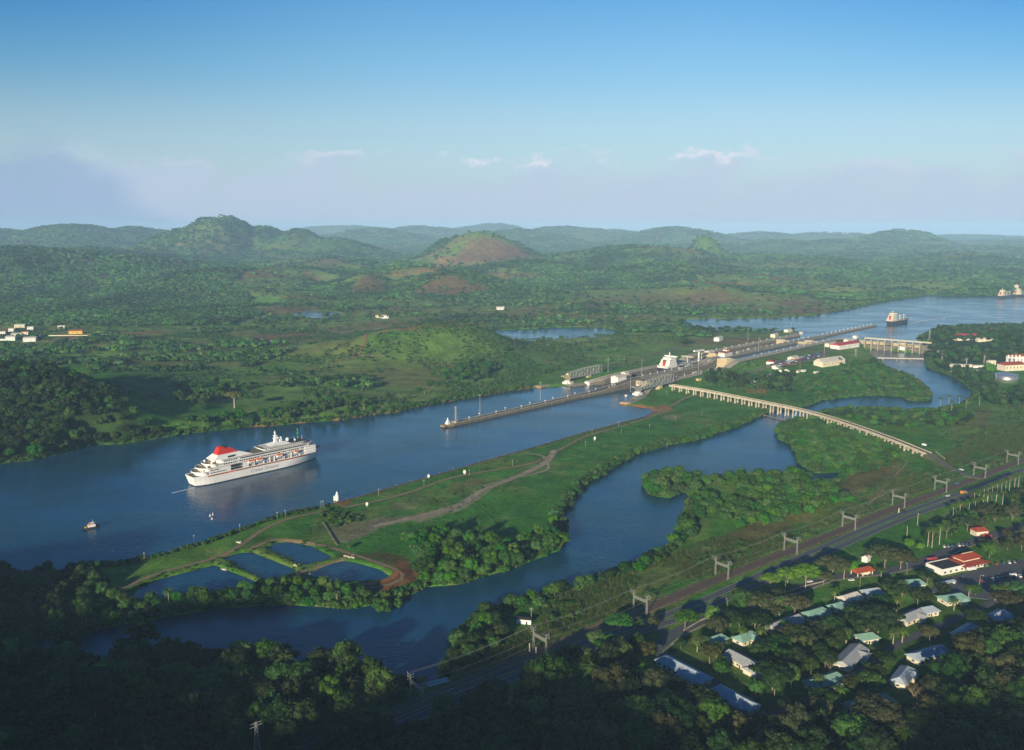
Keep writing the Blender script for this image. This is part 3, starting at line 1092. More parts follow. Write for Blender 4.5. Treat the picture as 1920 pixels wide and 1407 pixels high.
def strip(name, P, width, m, z=.12, step=8.0, zs=None, off=0.0, kind='structure', thick=0.0, parent=None, cross=1):
    """P (n,2) world points; follows the land unless zs gives heights"""
    P = resample(P, step)
    T = np.gradient(P[:, :2], axis=0)
    T /= np.hypot(T[:, 0], T[:, 1])[:, None] + 1e-9
    Nn = np.stack([T[:, 1], -T[:, 0]], 1)
    rows, uvx = [], []
    ks = np.linspace(-1, 1, 2 * cross + 1)
    for k in ks:
        q = P[:, :2] + Nn * (off + k * width / 2)
        if zs is None:
            h = terrain(q[:, 0], q[:, 1]) + z
        elif zs == 'P':
            h = P[:, 2] + z
        else:
            h = np.full(len(q), float(zs))
        rows.append(np.column_stack([q, h]))
        uvx.append(np.full(len(q), k))
    n = len(P)
    V = np.concatenate(rows)
    uvx = np.concatenate(uvx)
    Fc = []
    for a in range(len(ks) - 1):
        i = np.arange(n - 1)
        Fc.append(np.stack([a * n + i, (a + 1) * n + i, (a + 1) * n + i + 1, a * n + i + 1], 1))
    Fc = np.concatenate(Fc)
    me_ = np_mesh(name, V, Fc, m)
    uvl = me_.uv_layers.new(name='UVMap')
    uvl.data.foreach_set('uv', np.stack([uvx[Fc.ravel()], np.zeros(Fc.size)], 1).astype(np.float32).ravel())
    o = link(bpy.data.objects.new(name, me_), parent)
    if kind:
        o['kind'] = kind
    return o


def line_px(l, z=3.0):
    return pts(l, z)


def line_g(l):
    a = np.array(l, float)
    x, y, _ = ground(a[:, 0], a[:, 1])
    return np.stack([x, y], 1)


T_ = .22
strip('bank_path', pts([(592, 953), (636, 942), (700, 924), (800, 896), (900, 867), (1000, 839), (1100, 810), (1180, 789), (1215, 778)], 0), 8.0, M['r_clay'], .3, 4, off=4.2, cross=4)
strip('dirt_bank', pts([(1226, 773), (1232, 765), (1250, 760)], 3), 9, M['r_clay'], .3)
strip('dirt_track', line_px([(225, 1105), (300, 1075), (420, 1040), (500, 990), (560, 968), (680, 945), (760, 926), (840, 898), (900, 886), (1000, 868), (1060, 838), (1100, 818), (1190, 792), (1235, 775), (1290, 745), (1340, 737)]), 7, M['r_dirt'], T_)
strip('dirt_track', line_px([(700, 988), (780, 970), (860, 948), (905, 920), (960, 898), (1020, 870), (1040, 845)]), 12, M['r_pale'], T_ + .05)
strip('dirt_track', line_px([(905, 912), (960, 898), (1020, 884), (1028, 872), (1018, 856), (985, 850)]), 5, M['r_pale'], T_ + .1)
strip('dirt_track', line_px([(790, 972), (840, 958), (880, 940)]), 7, M['r_pale'], T_ + .14)
strip('dirt_track', line_px([(470, 1030), (520, 1012), (590, 1020), (660, 1040), (740, 1068), (752, 1088), (700, 1102), (640, 1100), (560, 1078), (620, 1056), (655, 1044)]), 6, M['r_dirt'], T_ + .05)
strip('dirt_track', line_px([(500, 1088), (560, 1080), (600, 1064), (655, 1044)]), 4, M['r_dirt'], T_ + .08)
strip('dirt_bank', line_px([(638, 1100), (690, 1097), (735, 1086), (748, 1072)]), 7, M['r_clay'], T_ + .3)
strip('dirt_track', line_g([(1600, 975), (1660, 915), (1685, 885), (1700, 868), (1690, 860)]), 4, M['r_dirt'], T_)
strip('dirt_track', line_g([(655, 668), (680, 652), (705, 628)]), 7, M['r_clay'], 1.0)
strip('dirt_track', line_g([(1075, 690), (1010, 675), (975, 662), (965, 648), (985, 640), (1100, 645)]), 7, M['r_dirt'], .8)
strip('dirt_track', line_g([(480, 722), (560, 700), (650, 674), (720, 664)]), 6, M['r_dirt'], .9)
strip('dirt_track', line_g([(640, 610), (760, 600), (900, 588), (1040, 578), (1200, 572)]), 9, M['r_dirt'], 1.0)
strip('dirt_track', line_g([(640, 622), (760, 612), (860, 606)]), 8, M['r_pale'], 1.0)
strip('road', line_g([(1060, 700), (1200, 672), (1300, 645), (1400, 632), (1480, 622)]), 7, M['old_asphalt'], .5)
strip('road', line_g([(1375, 705), (1440, 688), (1520, 668), (1600, 648)]), 6, M['old_asphalt'], .5)
# ---------------------------------------------------------------- vegetation shapes
def ico(sub=1):
    t = (1 + 5 ** .5) / 2
    v = [(-1, t, 0), (1, t, 0), (-1, -t, 0), (1, -t, 0), (0, -1, t), (0, 1, t), (0, -1, -t), (0, 1, -t), (t, 0, -1), (t, 0, 1), (-t, 0, -1), (-t, 0, 1)]
    f = [(0, 11, 5), (0, 5, 1), (0, 1, 7), (0, 7, 10), (0, 10, 11), (1, 5, 9), (5, 11, 4), (11, 10, 2), (10, 7, 6), (7, 1, 8), (3, 9, 4), (3, 4, 2), (3, 2, 6), (3, 6, 8), (3, 8, 9),
         (4, 9, 5), (2, 4, 11), (6, 2, 10), (8, 6, 7), (9, 8, 1)]
    v = [Vector(a).normalized() for a in v]
    for _ in range(sub):
        c_, nf = {}, []

        def mid(a, b):
            k = (min(a, b), max(a, b))
            if k not in c_:
                v.append((v[a] + v[b]).normalized())
                c_[k] = len(v) - 1
            return c_[k]
        for a, b, d in f:
            x, y, z = mid(a, b), mid(b, d), mid(d, a)
            nf += [(a, x, z), (b, y, x), (d, z, y), (x, y, z)]
        f = nf
    return np.array([tuple(a) for a in v]), np.array(f)


ICO1, ICO2 = ico(1), ico(2)


def crown_arrays(r, RX, RZ, z0, lobes, lr, leaves, ls, shell=.8, flat=1.0, low=-.3, sub=ICO1, hole=.0):
    """lumpy crown: lobes on an ellipsoid, each clothed in leaf sprays. Triangles only."""
    V, Fc, n0 = [], [], 0
    cs = []
    g = (5 ** .5 - 1) / 2
    for i in range(lobes):
        zz = 1 - (1 - low) * (i + .5) / lobes
        a = 2 * math.pi * (i * g + r.random() * .12)
        q = math.sqrt(max(0, 1 - zz * zz))
        k = shell * (.75 + .4 * r.random())
        cs.append((q * math.cos(a) * RX * k, q * math.sin(a) * RX * k, z0 + zz * RZ * k, lr * (.7 + .6 * r.random())))
    cs.append((0, 0, z0, lr * 1.2))
    for (x, y, z, rad_) in cs:
        v, f = sub
        d = 1 + (r.random(len(v)) - .5) * .42
        P = v * d[:, None] * rad_ * .86
        P[:, 2] *= flat
        V.append(P + np.array([x, y, z]))
        Fc.append(f + n0)
        n0 += len(v)
        nl = int(leaves * (rad_ / lr))
        u = r.normal(size=(nl, 3))
        u[:, 2] = np.abs(u[:, 2]) * 1.0 - .35
        u /= np.linalg.norm(u, axis=1)[:, None]
        c_ = u * rad_ * (.86 + .34 * r.random(nl))[:, None]
        c_[:, 2] *= flat
        c_ += np.array([x, y, z])
        nrm = u + r.normal(size=(nl, 3)) * .55
        nrm /= np.linalg.norm(nrm, axis=1)[:, None]
        t1 = np.cross(nrm, r.normal(size=(nl, 3)))
        t1 /= np.linalg.norm(t1, axis=1)[:, None]
        t2 = np.cross(nrm, t1)
        s_ = ls * (.6 + .8 * r.random(nl))[:, None]
        a_, b_, e_, h_ = c_ - t1 * s_, c_ - t2 * s_ * .7, c_ + t1 * s_, c_ + t2 * s_ * .7
        V.append(np.stack([a_, b_, e_, h_], 1).reshape(-1, 3))
        k_ = n0 + np.arange(nl)[:, None] * 4
        Fc.append(np.concatenate([k_ + np.array([[0, 1, 2]]), k_ + np.array([[0, 2, 3]])]))
        n0 += nl * 4
    return np.concatenate(V), np.concatenate(Fc)


def trunk_mb(h, r0, spread, limbs, r, z0=-2.0, fork=.5):
    b = MB()
    b.cyl(0, 0, z0, h * fork, r0, r0 * .7, 7)
    for i in range(limbs):
        a = 2 * math.pi * i / limbs + r.random() * .8
        q = spread * (.5 + .5 * r.random())
        m_ = (math.cos(a) * q * .45, math.sin(a) * q * .45, h * (fork + .25))
        b.beam((0, 0, h * fork - .3), m_, r0 * .9)
        b.beam(m_, (math.cos(a) * q, math.sin(a) * q, h * (fork + .42)), r0 * .55)
        b.beam(m_, (math.cos(a + .6) * q * .8, math.sin(a + .6) * q * .8, h * (fork + .46)), r0 * .4)
    return b


rt = np.random.default_rng(42)
SPEC = {
    # name: (RX, RZ, z0, lobes, lobe r, leaves/lobe, leaf size, shell, flat, low, trunk h, trunk r, mats)
    'broad': [(6.2, 4.6, 8.0, 15, 2.6, 70, .62, .8, .85, -.35, 9.5, .38), (7.4, 4.0, 8.4, 18, 2.5, 70, .62, .85, .8, -.2, 9.5, .42), (5.0, 5.2, 8.6, 14, 2.4, 70, .6, .8, .95, -.5, 10.5, .33),
              (6.8, 5.0, 9.0, 9, 2.1, 80, .6, 1.02, .9, -.3, 11.5, .36), (4.2, 6.2, 9.5, 10, 1.9, 80, .55, .95, 1.0, -.6, 11.0, .3)],
    'round': [(4.6, 4.2, 5.6, 13, 2.2, 80, .5, .72, .95, -.6, 5.5, .25)],
    'umbrella': [(9.2, 3.0, 9.0, 24, 2.6, 70, .62, .92, .62, .12, 9.8, .5), (8.0, 2.6, 8.6, 20, 2.3, 70, .6, .92, .65, .15, 9.2, .45)],
    'mangrove': [(4.8, 3.2, 2.9, 13, 2.1, 70, .5, .8, .9, -.3, 3.5, .2), (5.8, 3.0, 2.6, 15, 2.2, 70, .5, .85, .8, -.2, 3.3, .2), (3.8, 3.6, 3.2, 11, 1.9, 70, .5, .8, 1, -.4, 3.8, .18)],
}
MESH = {}
for kind, specs in SPEC.items():
    for i, (RX, RZ, z0, lob, lr, lv, ls, sh, fl, low, th, tr) in enumerate(specs):
        V, Fc = crown_arrays(rt, RX, RZ, z0, lob, lr, lv, ls, sh, fl, low)
        tb = trunk_mb(th, tr, RX * .8, 5, rt)
        MESH[kind, i] = (V, Fc, tb.mesh('trunk', M['bark']))
# far clumps, cheap
for i in range(3):
    V, Fc = crown_arrays(rt, 4.6 + i, 3.4, 5.6, 7, 2.7, 8, 1.0, .75, .9, -.2, sub=ICO1)
    MESH['far', i] = (V, Fc, None)
for i in range(2):
    V, Fc = crown_arrays(rt, 1.6, 1.0, .8, 4, 1.0, 14, .42, .8, .9, -.1, sub=ico(0))
    MESH['bush', i] = (V, Fc, None)
# reed tuft: leaning blades
for i in range(2):
    V, Fc = [], []
    for k in range(26):
        a, q = rt.random() * 6.283, rt.random() ** .5 * 1.5
        x, y = math.cos(a) * q, math.sin(a) * q
        hgt = 1.3 + rt.random() * 1.1
        lx, ly = rt.normal() * .35, rt.normal() * .35
        w = rt.random() * 6.283
        wx, wy = math.cos(w) * .16, math.sin(w) * .16
        n0 = len(V)
        V += [(x - wx, y - wy, -.2), (x + wx, y + wy, -.2), (x + lx, y + ly, hgt)]
        Fc.append((n0, n0 + 1, n0 + 2))
    MESH['reed', i] = (np.array(V), np.array(Fc), None)


def palm_arrays(r, h, fr=18, L=3.4):
    V, Fc = [], []
    for k in range(fr):
        a = 2 * math.pi * k / fr + r.random() * .25
        up = .95 - 1.25 * ((k * 7) % fr) / fr
        Lk = L * (.85 + .3 * r.random())
        ca_, sa_ = math.cos(a), math.sin(a)
        prev = None
        for j in range(6):
            t = j / 5
            rr_ = Lk * t * math.cos(max(-.9, up * (1 - t * .8)))
            zz = h + Lk * (math.sin(up) * t - .62 * t * t)
            w = (.16 + .62 * math.sin(math.pi * min(1, t * .9 + .06))) * (1 if j < 5 else .15)
            dr = w * .55
            cur = ((ca_ * rr_, sa_ * rr_, zz), (ca_ * rr_ - sa_ * w, sa_ * rr_ + ca_ * w, zz - dr), (ca_ * rr_ + sa_ * w, sa_ * rr_ - ca_ * w, zz - dr))
            if prev:
                n0 = len(V)
                # two drooping leaflet sheets with gaps between segments
                tip = [tuple(np.array(p) * .82 + np.array(q_) * .18) for p, q_ in zip(cur, prev)]
                V += [prev[0], prev[1], tip[1], cur[0], prev[2], tip[2]]
                Fc += [(n0, n0 + 1, n0 + 2), (n0, n0 + 2, n0 + 3), (n0, n0 + 5, n0 + 4), (n0, n0 + 3, n0 + 5)]
            prev = cur
    return np.array(V), np.array(Fc)


for i, (h, L) in enumerate(((10.5, 4.6), (8.5, 4.4), (16.0, 4.6))):
    V, Fc = palm_arrays(rt, h, 19, L)
    b = MB()
    px_, py_ = 0, 0
    for k in range(5):
        z0_, z1_ = -1 + (h + 1) * k / 5, -1 + (h + 1) * (k + 1) / 5
        b.cyl(0, 0, z0_, z1_, .34 - .03 * k + (.08 if k == 0 else 0), .31 - .03 * k, 7)
    MESH['palm', i] = (V, Fc, b.mesh('trunk', M['palmbark']))
# leafless tree: forking limbs and a thin haze of twigs
b = MB()
tw = MB()


def fork(p, d, L, w, lvl, r):
    q = p + d * L
    b.beam(p, q, w)
    if lvl == 0:
        for _ in range(5):
            e = (d + Vector(r.normal(size=3)) * .6).normalized()
            tw.beam(q, q + e * L * .9, w * .45)
        return
    for k in range(3 if lvl > 1 else 2 + (r.random() > .5)):
        e = (d * .8 + Vector((r.normal() * .55, r.normal() * .55, abs(r.normal()) * .25 + .1))).normalized()
        fork(q, e, L * (.68 + .2 * r.random()), w * .62, lvl - 1, r)


fork(Vector((0, 0, -1)), Vector((.05, 0, 1)), 5.0, .55, 4, rt)
MESH['bare', 0] = (None, None, b.mesh('trunk', M['bark']))
BARE_TW = tw.mesh('twigs', M['l_brown'])
# spray of thin foliage over bare limbs
CR = {}


def crown_mesh(kind, i, mk):
    if (kind, i, mk) not in CR:
        V, Fc, _ = MESH[kind, i]
        CR[kind, i, mk] = np_mesh('crown', V, Fc, M[mk])
    return CR[kind, i, mk]


PROTO = {}


def tree(kind, i, mk, x, y, z, s=1.0, rz=None, name='tree', label=None, group=None, cat='tree', sz=None):
    """one tree: an empty at its foot with trunk and crown"""
    rz = random.random() * 6.283 if rz is None else rz
    t = thing(name, label, cat, (x, y, z), rz, group)
    t.scale = (s, s, s * (sz or 1))
    if kind == 'bare':
        link(bpy.data.objects.new('trunk', MESH['bare', 0][2]), t)
        link(bpy.data.objects.new('crown', BARE_TW), t)
    else:
        if MESH[kind, i][2]:
            link(bpy.data.objects.new('trunk', MESH[kind, i][2]), t)
        c_ = link(bpy.data.objects.new('crown', crown_mesh(kind, i, mk)), t)
        PROTO.setdefault((kind, i, mk), c_)
    return t


def scatter(name, P, S, RZ, K, sources, label, cat=None, SZ=None):
    """many plants as ONE object: instances of crown meshes on points"""
    if len(P) == 0:
        return
    me_ = bpy.data.meshes.new(name)
    me_.vertices.add(len(P))
    me_.vertices.foreach_set('co', np.asarray(P, np.float32).ravel())
    for nm, arr, ty in (('sc', S, 'FLOAT'), ('rz', RZ, 'FLOAT'), ('szz', SZ if SZ is not None else S, 'FLOAT'), ('kk', K, 'INT')):
        a = me_.attributes.new(nm, ty, 'POINT')
        a.data.foreach_set('value', np.asarray(arr, np.float32 if ty == 'FLOAT' else np.int32))
    o = link(bpy.data.objects.new(name, me_))
    props(o, label, None, None, 'stuff')
    ng = bpy.data.node_groups.new(name, 'GeometryNodeTree')
    ng.interface.new_socket('Geometry', in_out='INPUT', socket_type='NodeSocketGeometry')
    ng.interface.new_socket('Geometry', in_out='OUTPUT', socket_type='NodeSocketGeometry')
    n, l = ng.nodes, ng.links
    gi, go = n.new('NodeGroupInput'), n.new('NodeGroupOutput')

    def attr(nm, ty='FLOAT'):
        a = n.new('GeometryNodeInputNamedAttribute')
        a.data_type = ty
        a.inputs['Name'].default_value = nm
        return a.outputs['Attribute']
    rot = n.new('ShaderNodeCombineXYZ')
    l.new(attr('rz'), rot.inputs[2])
    scv = n.new('ShaderNodeCombineXYZ')
    a_s = attr('sc')
    l.new(a_s, scv.inputs[0])
    l.new(a_s, scv.inputs[1])
    l.new(attr('szz'), scv.inputs[2])
    kk = attr('kk', 'INT')
    jn = n.new('GeometryNodeJoinGeometry')
    for i, src in enumerate(sources):
        oi = n.new('GeometryNodeObjectInfo')
        oi.transform_space = 'ORIGINAL'
        oi.inputs['Object'].default_value = src
        oi.inputs['As Instance'].default_value = True
        cmp_ = n.new('FunctionNodeCompare')
        cmp_.data_type = 'INT'
        cmp_.operation = 'EQUAL'
        l.new(kk, cmp_.inputs[2])
        cmp_.inputs[3].default_value = i
        ip = n.new('GeometryNodeInstanceOnPoints')
        l.new(gi.outputs[0], ip.inputs['Points'])
        l.new(cmp_.outputs[0], ip.inputs['Selection'])
        l.new(oi.outputs['Geometry'], ip.inputs['Instance'])
        l.new(rot.outputs[0], ip.inputs['Rotation'])
        l.new(scv.outputs[0], ip.inputs['Scale'])
        l.new(ip.outputs[0], jn.inputs[0])
    l.new(jn.outputs[0], go.inputs[0])
    md = o.modifiers.new('plants', 'NODES')
    md.node_group = ng
    return o


# ---------------------------------------------------------------- where the vegetation grows
def water_dist(x, y):
    d = np.full(x.shape, 999.0)
    for poly, lev, w in WATERS:
        lo, hi = poly.min(0) - 60, poly.max(0) + 60
        m = (x > lo[0]) & (x < hi[0]) & (y > lo[1]) & (y < hi[1])
        if m.any():
            d[m] = np.minimum(d[m], sdf(poly, x[m], y[m]))
    s, t = to_st(x, y)
    lk = (s > 285) & (s < 1150) & (t > -95) & (t < 75)
    d[lk] = -1
    return d


KEEP = []   # (x, y, radius) where nothing may grow: filled by roads and houses


def grown(polys, spacing, minw=2.5, jitter=.45, z=3.0, noise_th=None):
    """jittered grid of points on the ground inside patches given as surveyed outlines"""
    outp = []
    for pl in polys:
        a = np.array(pl, float)
        gx, gy, _ = ground(a[:, 0], a[:, 1])
        lo, hi = (gx.min(), gy.min()), (gx.max(), gy.max())
        xs = np.arange(lo[0] - spacing, hi[0] + spacing, spacing)
        ys = np.arange(lo[1] - spacing, hi[1] + spacing, spacing * .87)
        X, Y = np.meshgrid(xs, ys)
        X[1::2] += spacing / 2
        X, Y = X.ravel(), Y.ravel()
        X = X + rng.uniform(-jitter, jitter, X.shape) * spacing
        Y = Y + rng.uniform(-jitter, jitter, Y.shape) * spacing
        Z = terrain(X, Y)
        sx, sy = project(X, Y, Z)
        m = inside(a, sx, sy) & (Y > 250)
        outp.append(np.stack([X[m], Y[m], Z[m]], 1))
    P = np.concatenate(outp)
    if minw > -50:
        P = P[water_dist(P[:, 0], P[:, 1]) > minw]
    if noise_th is not None:
        P = P[fbm(P[:, 0], P[:, 1], 60, 4, 66) > noise_th]
    return P


ROADS = []  # (polyline, half width)


def clear(P, extra=0.0):
    m = np.ones(len(P), bool)
    for pl, hw in ROADS:
        m &= dist_line(pl, P[:, 0], P[:, 1], closed=False) > hw + extra
    for x, y, r_ in KEEP:
        m &= np.hypot(P[:, 0] - x, P[:, 1] - y) > r_ + extra
    return P[m]
# ---------------------------------------------------------------- roads of the near shore (their lines keep plants away)
HWY = line_px([(640, 1392), (720, 1362), (840, 1312), (920, 1280), (1000, 1248), (1100, 1212), (1220, 1172), (1300, 1142), (1400, 1098), (1500, 1052), (1560, 1026), (1620, 999), (1700, 966), (1800, 930), (1920, 885), (2100, 820)], 3)
RAIL = line_px([(560, 1410), (680, 1362), (790, 1316), (900, 1268), (1012, 1224), (1100, 1188), (1200, 1148), (1290, 1110), (1353, 1084), (1482, 1034), (1590, 990), (1683, 952), (1762, 923), (1834, 896), (1896, 872), (2050, 815)], 3)
STREET = line_px([(1225, 1222), (1262, 1190), (1330, 1158), (1420, 1128), (1500, 1103), (1560, 1083), (1640, 1074), (1700, 1062), (1760, 1040), (1840, 1010), (1960, 975)], 3)
LANE1 = line_px([(1225, 1222), (1262, 1238), (1320, 1268), (1370, 1300), (1440, 1345)], 3)
LANE2 = line_px([(1440, 1345), (1540, 1300), (1590, 1270), (1640, 1240), (1690, 1205), (1760, 1175), (1850, 1135), (1940, 1090)], 3)
ACCESS = line_px([(1262, 1190), (1215, 1175)], 3)
TRESTLE_PX = [(1257, 722), (1320, 732), (1380, 743.5), (1440, 755.5), (1500, 768), (1560, 784), (1620, 804), (1680, 826), (1742, 851)]
TRESTLE = np.array([(*[float(v) for v in at(x, y, zz)], zz) for (x, y), zz in zip(TRESTLE_PX, (14, 13.4, 13, 13, 13, 13, 13, 11.5, 7.5))])
LOT_PX = [(1740, 1110), (1770, 1085), (1960, 1040), (1960, 1100), (1850, 1125)]
CAUSEWAY = np.vstack([TRESTLE[-1, :2], pts([(1762, 868), (1790, 884), (1815, 893), (1840, 898)], 3)])
ROADS += [(HWY, 9), (RAIL, 6), (STREET, 8), (LANE1, 5), (LANE2, 5), (CAUSEWAY, 7), (TRESTLE[:, :2], 7)]

HOUSES = [  # ends of the ridge as surveyed, width, wall height, roof, words
    ((1240, 1231), (1326, 1275), 13, 'roof_blue', 'long house with blue-grey roof at the road bend, nearest the highway fork'),
    ((1342, 1287), (1416, 1326), 12, 'roof_blue', 'long house with blue-grey roof across the lane, nearest the dark wood'),
    ((1366, 1222), (1444, 1262), 13, 'roof_grey', 'long house with grey roof and projecting wing behind the row of palms'),
    ((1334, 1200), (1356, 1192), 9, 'roof_green', 'small sea-green roofed house hidden in the clump of bright palms'),
    ((1384, 1198), (1412, 1186), 11, 'roof_green', 'small sea-green roofed house with one palm in front of its gable'),
    ((1444, 1176), (1498, 1156), 12, 'roof_grey', 'long grey roofed house standing along the street, two palms before it'),
    ((1512, 1152), (1546, 1142), 11, 'roof_green', 'sea-green roofed house partly behind a round dark tree'),
    ((1562, 1138), (1580, 1132), 11, 'roof_green', 'small sea-green roofed house right of the round dark tree'),
    ((1580, 1122), (1606, 1114), 11, 'roof_white', 'pale roofed house with sunlit end wall facing the lawn'),
    ((1622, 1110), (1650, 1106), 11, 'roof_blue', 'blue-grey roofed house just below the street lamp'),
    ((1700, 1092), (1728, 1090), 12, 'roof_green', 'sea-green roofed house nearest the red roofed restaurant'),
    ((1768, 1122), (1806, 1116), 13, 'roof_green', 'wide sea-green roofed house behind a palm, below the car park'),
    ((1690, 1160), (1724, 1146), 12, 'roof_grey', 'grey roofed house in the middle of the village with sunlit wall'),
    ((1730, 1144), (1752, 1140), 10, 'roof_blue', 'blue-grey roofed annex behind the grey roofed house'),
    ((1612, 1194), (1640, 1190), 10, 'roof_green', 'small sea-green hipped house beside the largest grey roof'),
    ((1578, 1246), (1612, 1212), 14, 'roof_grey', 'largest grey roofed house, running away from the camera'),
    ((1518, 1282), (1574, 1264), 12, 'roof_green', 'sea-green roofed house with pale porch, left of the lane lamp'),
    ((1592, 1326), (1668, 1306), 13, 'roof_green', 'sea-green roofed house lowest in the village, by a leafless tree'),
    ((1712, 1232), (1774, 1214), 13, 'roof_blue', 'large blue-green roofed house standing in the shade'),
    ((1684, 1278), (1704, 1252), 11, 'roof_blue', 'shaded blue roofed house above the leafless tree'),
    ((1796, 1190), (1826, 1172), 11, 'roof_blue', 'shaded blue roofed house at the far side of the lower lane'),
    ((1862, 1158), (1884, 1146), 12, 'roof_blue', 'dim blue roofed house nearest the dark wood at the edge'),
]
HW = []
for (a, b_px, w, rm, lab) in HOUSES:
    ax, ay = at(*a, 7.0)
    bx, by = at(*b_px, 7.0)
    cx_, cy_ = (ax + bx) / 2, (ay + by) / 2
    L = math.hypot(bx - ax, by - ay)
    w2 = w * .84
    rz = math.atan2(by - ay, bx - ax)
    HW.append((float(cx_), float(cy_), max(L + 2, 8), w2, rz, rm, lab))
    KEEP.append((float(cx_), float(cy_), w * .62))
    vx, vy = -float(cx_) / math.hypot(cx_, cy_), -float(cy_) / math.hypot(cx_, cy_)
    for k in (-.4, 0, .4):
        KEEP.append((float(cx_ + (bx - ax) * k) + vx * 12, float(cy_ + (by - ay) * k) + vy * 12, 7.5))
    for k in (-.36, .36):
        KEEP.append((float(cx_ + (bx - ax) * k), float(cy_ + (by - ay) * k), w * .6))
for q in ((1800, 1062, 26), (1765, 1075, 16), (483, 1415, 9), (486, 1440, 9), (1616, 1078, 10), (1625, 1052, 6), (983, 1170, 9), (822, 1283, 9), (1800, 1090, 16), (1850, 1080, 12), (1900, 1070, 12), (1880, 1095, 12), (1735, 1060, 10), (1700, 1065, 8)):
    x_, y_ = at(q[0], q[1], 3)
    KEEP.append((float(x_), float(y_), q[2]))

for q in ((1812, 645, 34), (1846, 645, 22), (1857, 632, 16), (1896, 700, 30), (1915, 700, 30), (1800, 692, 20), (1838, 695, 16), (1858, 692, 10), (1886, 720, 22), (1555, 690, 30), (1584, 655, 34), (143, 632, 40), (30, 642, 40), (60, 642, 24), (716, 600, 30)):
    x_, y_, _ = gp(q[0], q[1])
    KEEP.append((x_, y_, q[2]))
    KEEP.append((x_ * .98, y_ * .98, q[2] * .8))

# ---------------------------------------------------------------- forests and scrub
# (patch outlines, spacing, kind, leaf colours, scale range, label for single trees, group, name)
IND = []   # candidates for single trees: (dist, x, y, z, kind, variant, mat, scale, label, group, name, cat)
STUFF = {'far': [], 'bush': [], 'reed': []}


ZONE = {'trees of the shaded wood below the lagoon': 'the shaded wood below the lagoon', 'trees of the dark wood by the village': 'the dark wood by the village', 'trees of the thicket at the tip of the tongue': 'the thicket behind the ponds',
        'trees of the belt between ponds and lagoon': 'the belt between ponds and lagoon', 'grove on the lagoon side of the tongue': 'the grove by the red earth', 'mangroves along the lagoon shore of the tongue': 'the far lagoon shore',
        'mangroves of the point reaching into the lagoon': 'the mangrove point', 'mangroves of the island below the viaduct': 'the island below the viaduct', 'mangroves behind the viaduct': 'the viaduct thicket',
        'trees between the locks and the spillway creek': 'the thicket by the creek', 'bushy trees on the railway side of the lagoon': 'the railway-side lagoon shore', 'woods on the point beyond the spillway': 'the wooded spillway point',
        'trees between the locks and the viaduct': 'the slope above the viaduct', 'trees of the shaded hillside across the channel': 'the shaded hillside across the channel', 'trees on the bank across the channel': 'the bank across the channel',
        'garden trees among the village houses': 'the village gardens', 'trees of the park behind the restaurant': 'the park behind the restaurant'}
COLW = {'l_dark': 'dark', 'l_mid': 'mid-green', 'l_lime': 'lime', 'l_olive': 'olive', 'l_man': 'fresh-green', 'l_palm': 'green'}
FORMW = {'broad': 'broad tree', 'round': 'round tree', 'umbrella': 'flat-topped tree', 'mangrove': 'mangrove', 'palm': 'palm'}


def put(P, kinds, mats, s0, s1, label, group, name='tree', cat='tree', sz=None):
    """candidates for single trees, each described by look and by its place within its wood"""
    if not len(P):
        return
    sx, sy = project(P[:, 0], P[:, 1], P[:, 2])
    tx = np.searchsorted(np.quantile(sx, [1 / 3, 2 / 3]), sx)
    ty = (sy > np.median(sy)).astype(int)
    order = np.argsort(sx)
    seen = {}
    for i in order:
        p = P[i]
        k = kinds[rng.integers(len(kinds))]
        nv = len([1 for q in MESH if q[0] == k])
        mk = mats[rng.integers(len(mats))]
        sc_ = float(rng.uniform(s0, s1))
        if name in ('forest_tree', 'garden_tree', 'park_tree', 'bank_tree') and rng.random() < .06:
            k, nv, mk = 'palm', 2, 'l_palm'
        f = (sc_ - s0) / (s1 - s0)
        szw = 'small' if f < .33 else ('large' if f > .67 else 'mid-sized')
        cls = (szw, COLW[mk], FORMW[k], int(tx[i]), int(ty[i]))
        seen[cls] = seen.get(cls, 0) + 1
        if seen[cls] <= len(ORD):
            lab = f"{ORD[seen[cls] - 1]} {szw} {COLW[mk]} {FORMW[k]} from left, {('rear', 'front')[ty[i]]} {('left', 'middle', 'right')[tx[i]]} of {ZONE[group]}"
        else:
            lab = label
        IND.append((float(math.hypot(p[0], p[1])), *map(float, p), k, int(rng.integers(nv)), mk, sc_, lab, group, name, cat if k != 'palm' else 'palm'))


def put_st(P, key, s0, s1, nk, flat=1.0):
    n = len(P)
    if n:
        S_ = rng.uniform(s0, s1, n)
        STUFF[key].append((P, S_, rng.uniform(0, 6.28, n), rng.integers(0, nk, n), S_ * flat * rng.uniform(.8, 1.2, n)))


# dark wood at the bottom of the picture
P = clear(grown([[(-60, 1236), (150, 1232), (250, 1224), (420, 1224), (540, 1232), (640, 1246), (700, 1262), (745, 1290), (790, 1292), (700, 1345), (560, 1395), (400, 1480), (-60, 1480)]], 13.5), 3)
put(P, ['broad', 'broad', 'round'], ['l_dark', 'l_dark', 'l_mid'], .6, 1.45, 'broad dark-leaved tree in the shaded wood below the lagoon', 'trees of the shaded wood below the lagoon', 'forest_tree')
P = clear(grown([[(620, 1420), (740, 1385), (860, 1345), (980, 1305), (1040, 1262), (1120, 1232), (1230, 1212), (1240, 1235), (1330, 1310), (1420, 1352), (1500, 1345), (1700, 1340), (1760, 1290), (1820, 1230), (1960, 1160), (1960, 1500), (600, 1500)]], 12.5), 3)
put(P, ['broad', 'broad', 'umbrella', 'round'], ['l_dark', 'l_dark', 'l_mid', 'l_olive'], .6, 1.45, 'leafy tree in the dark wood between the highway and the village', 'trees of the dark wood by the village', 'forest_tree')
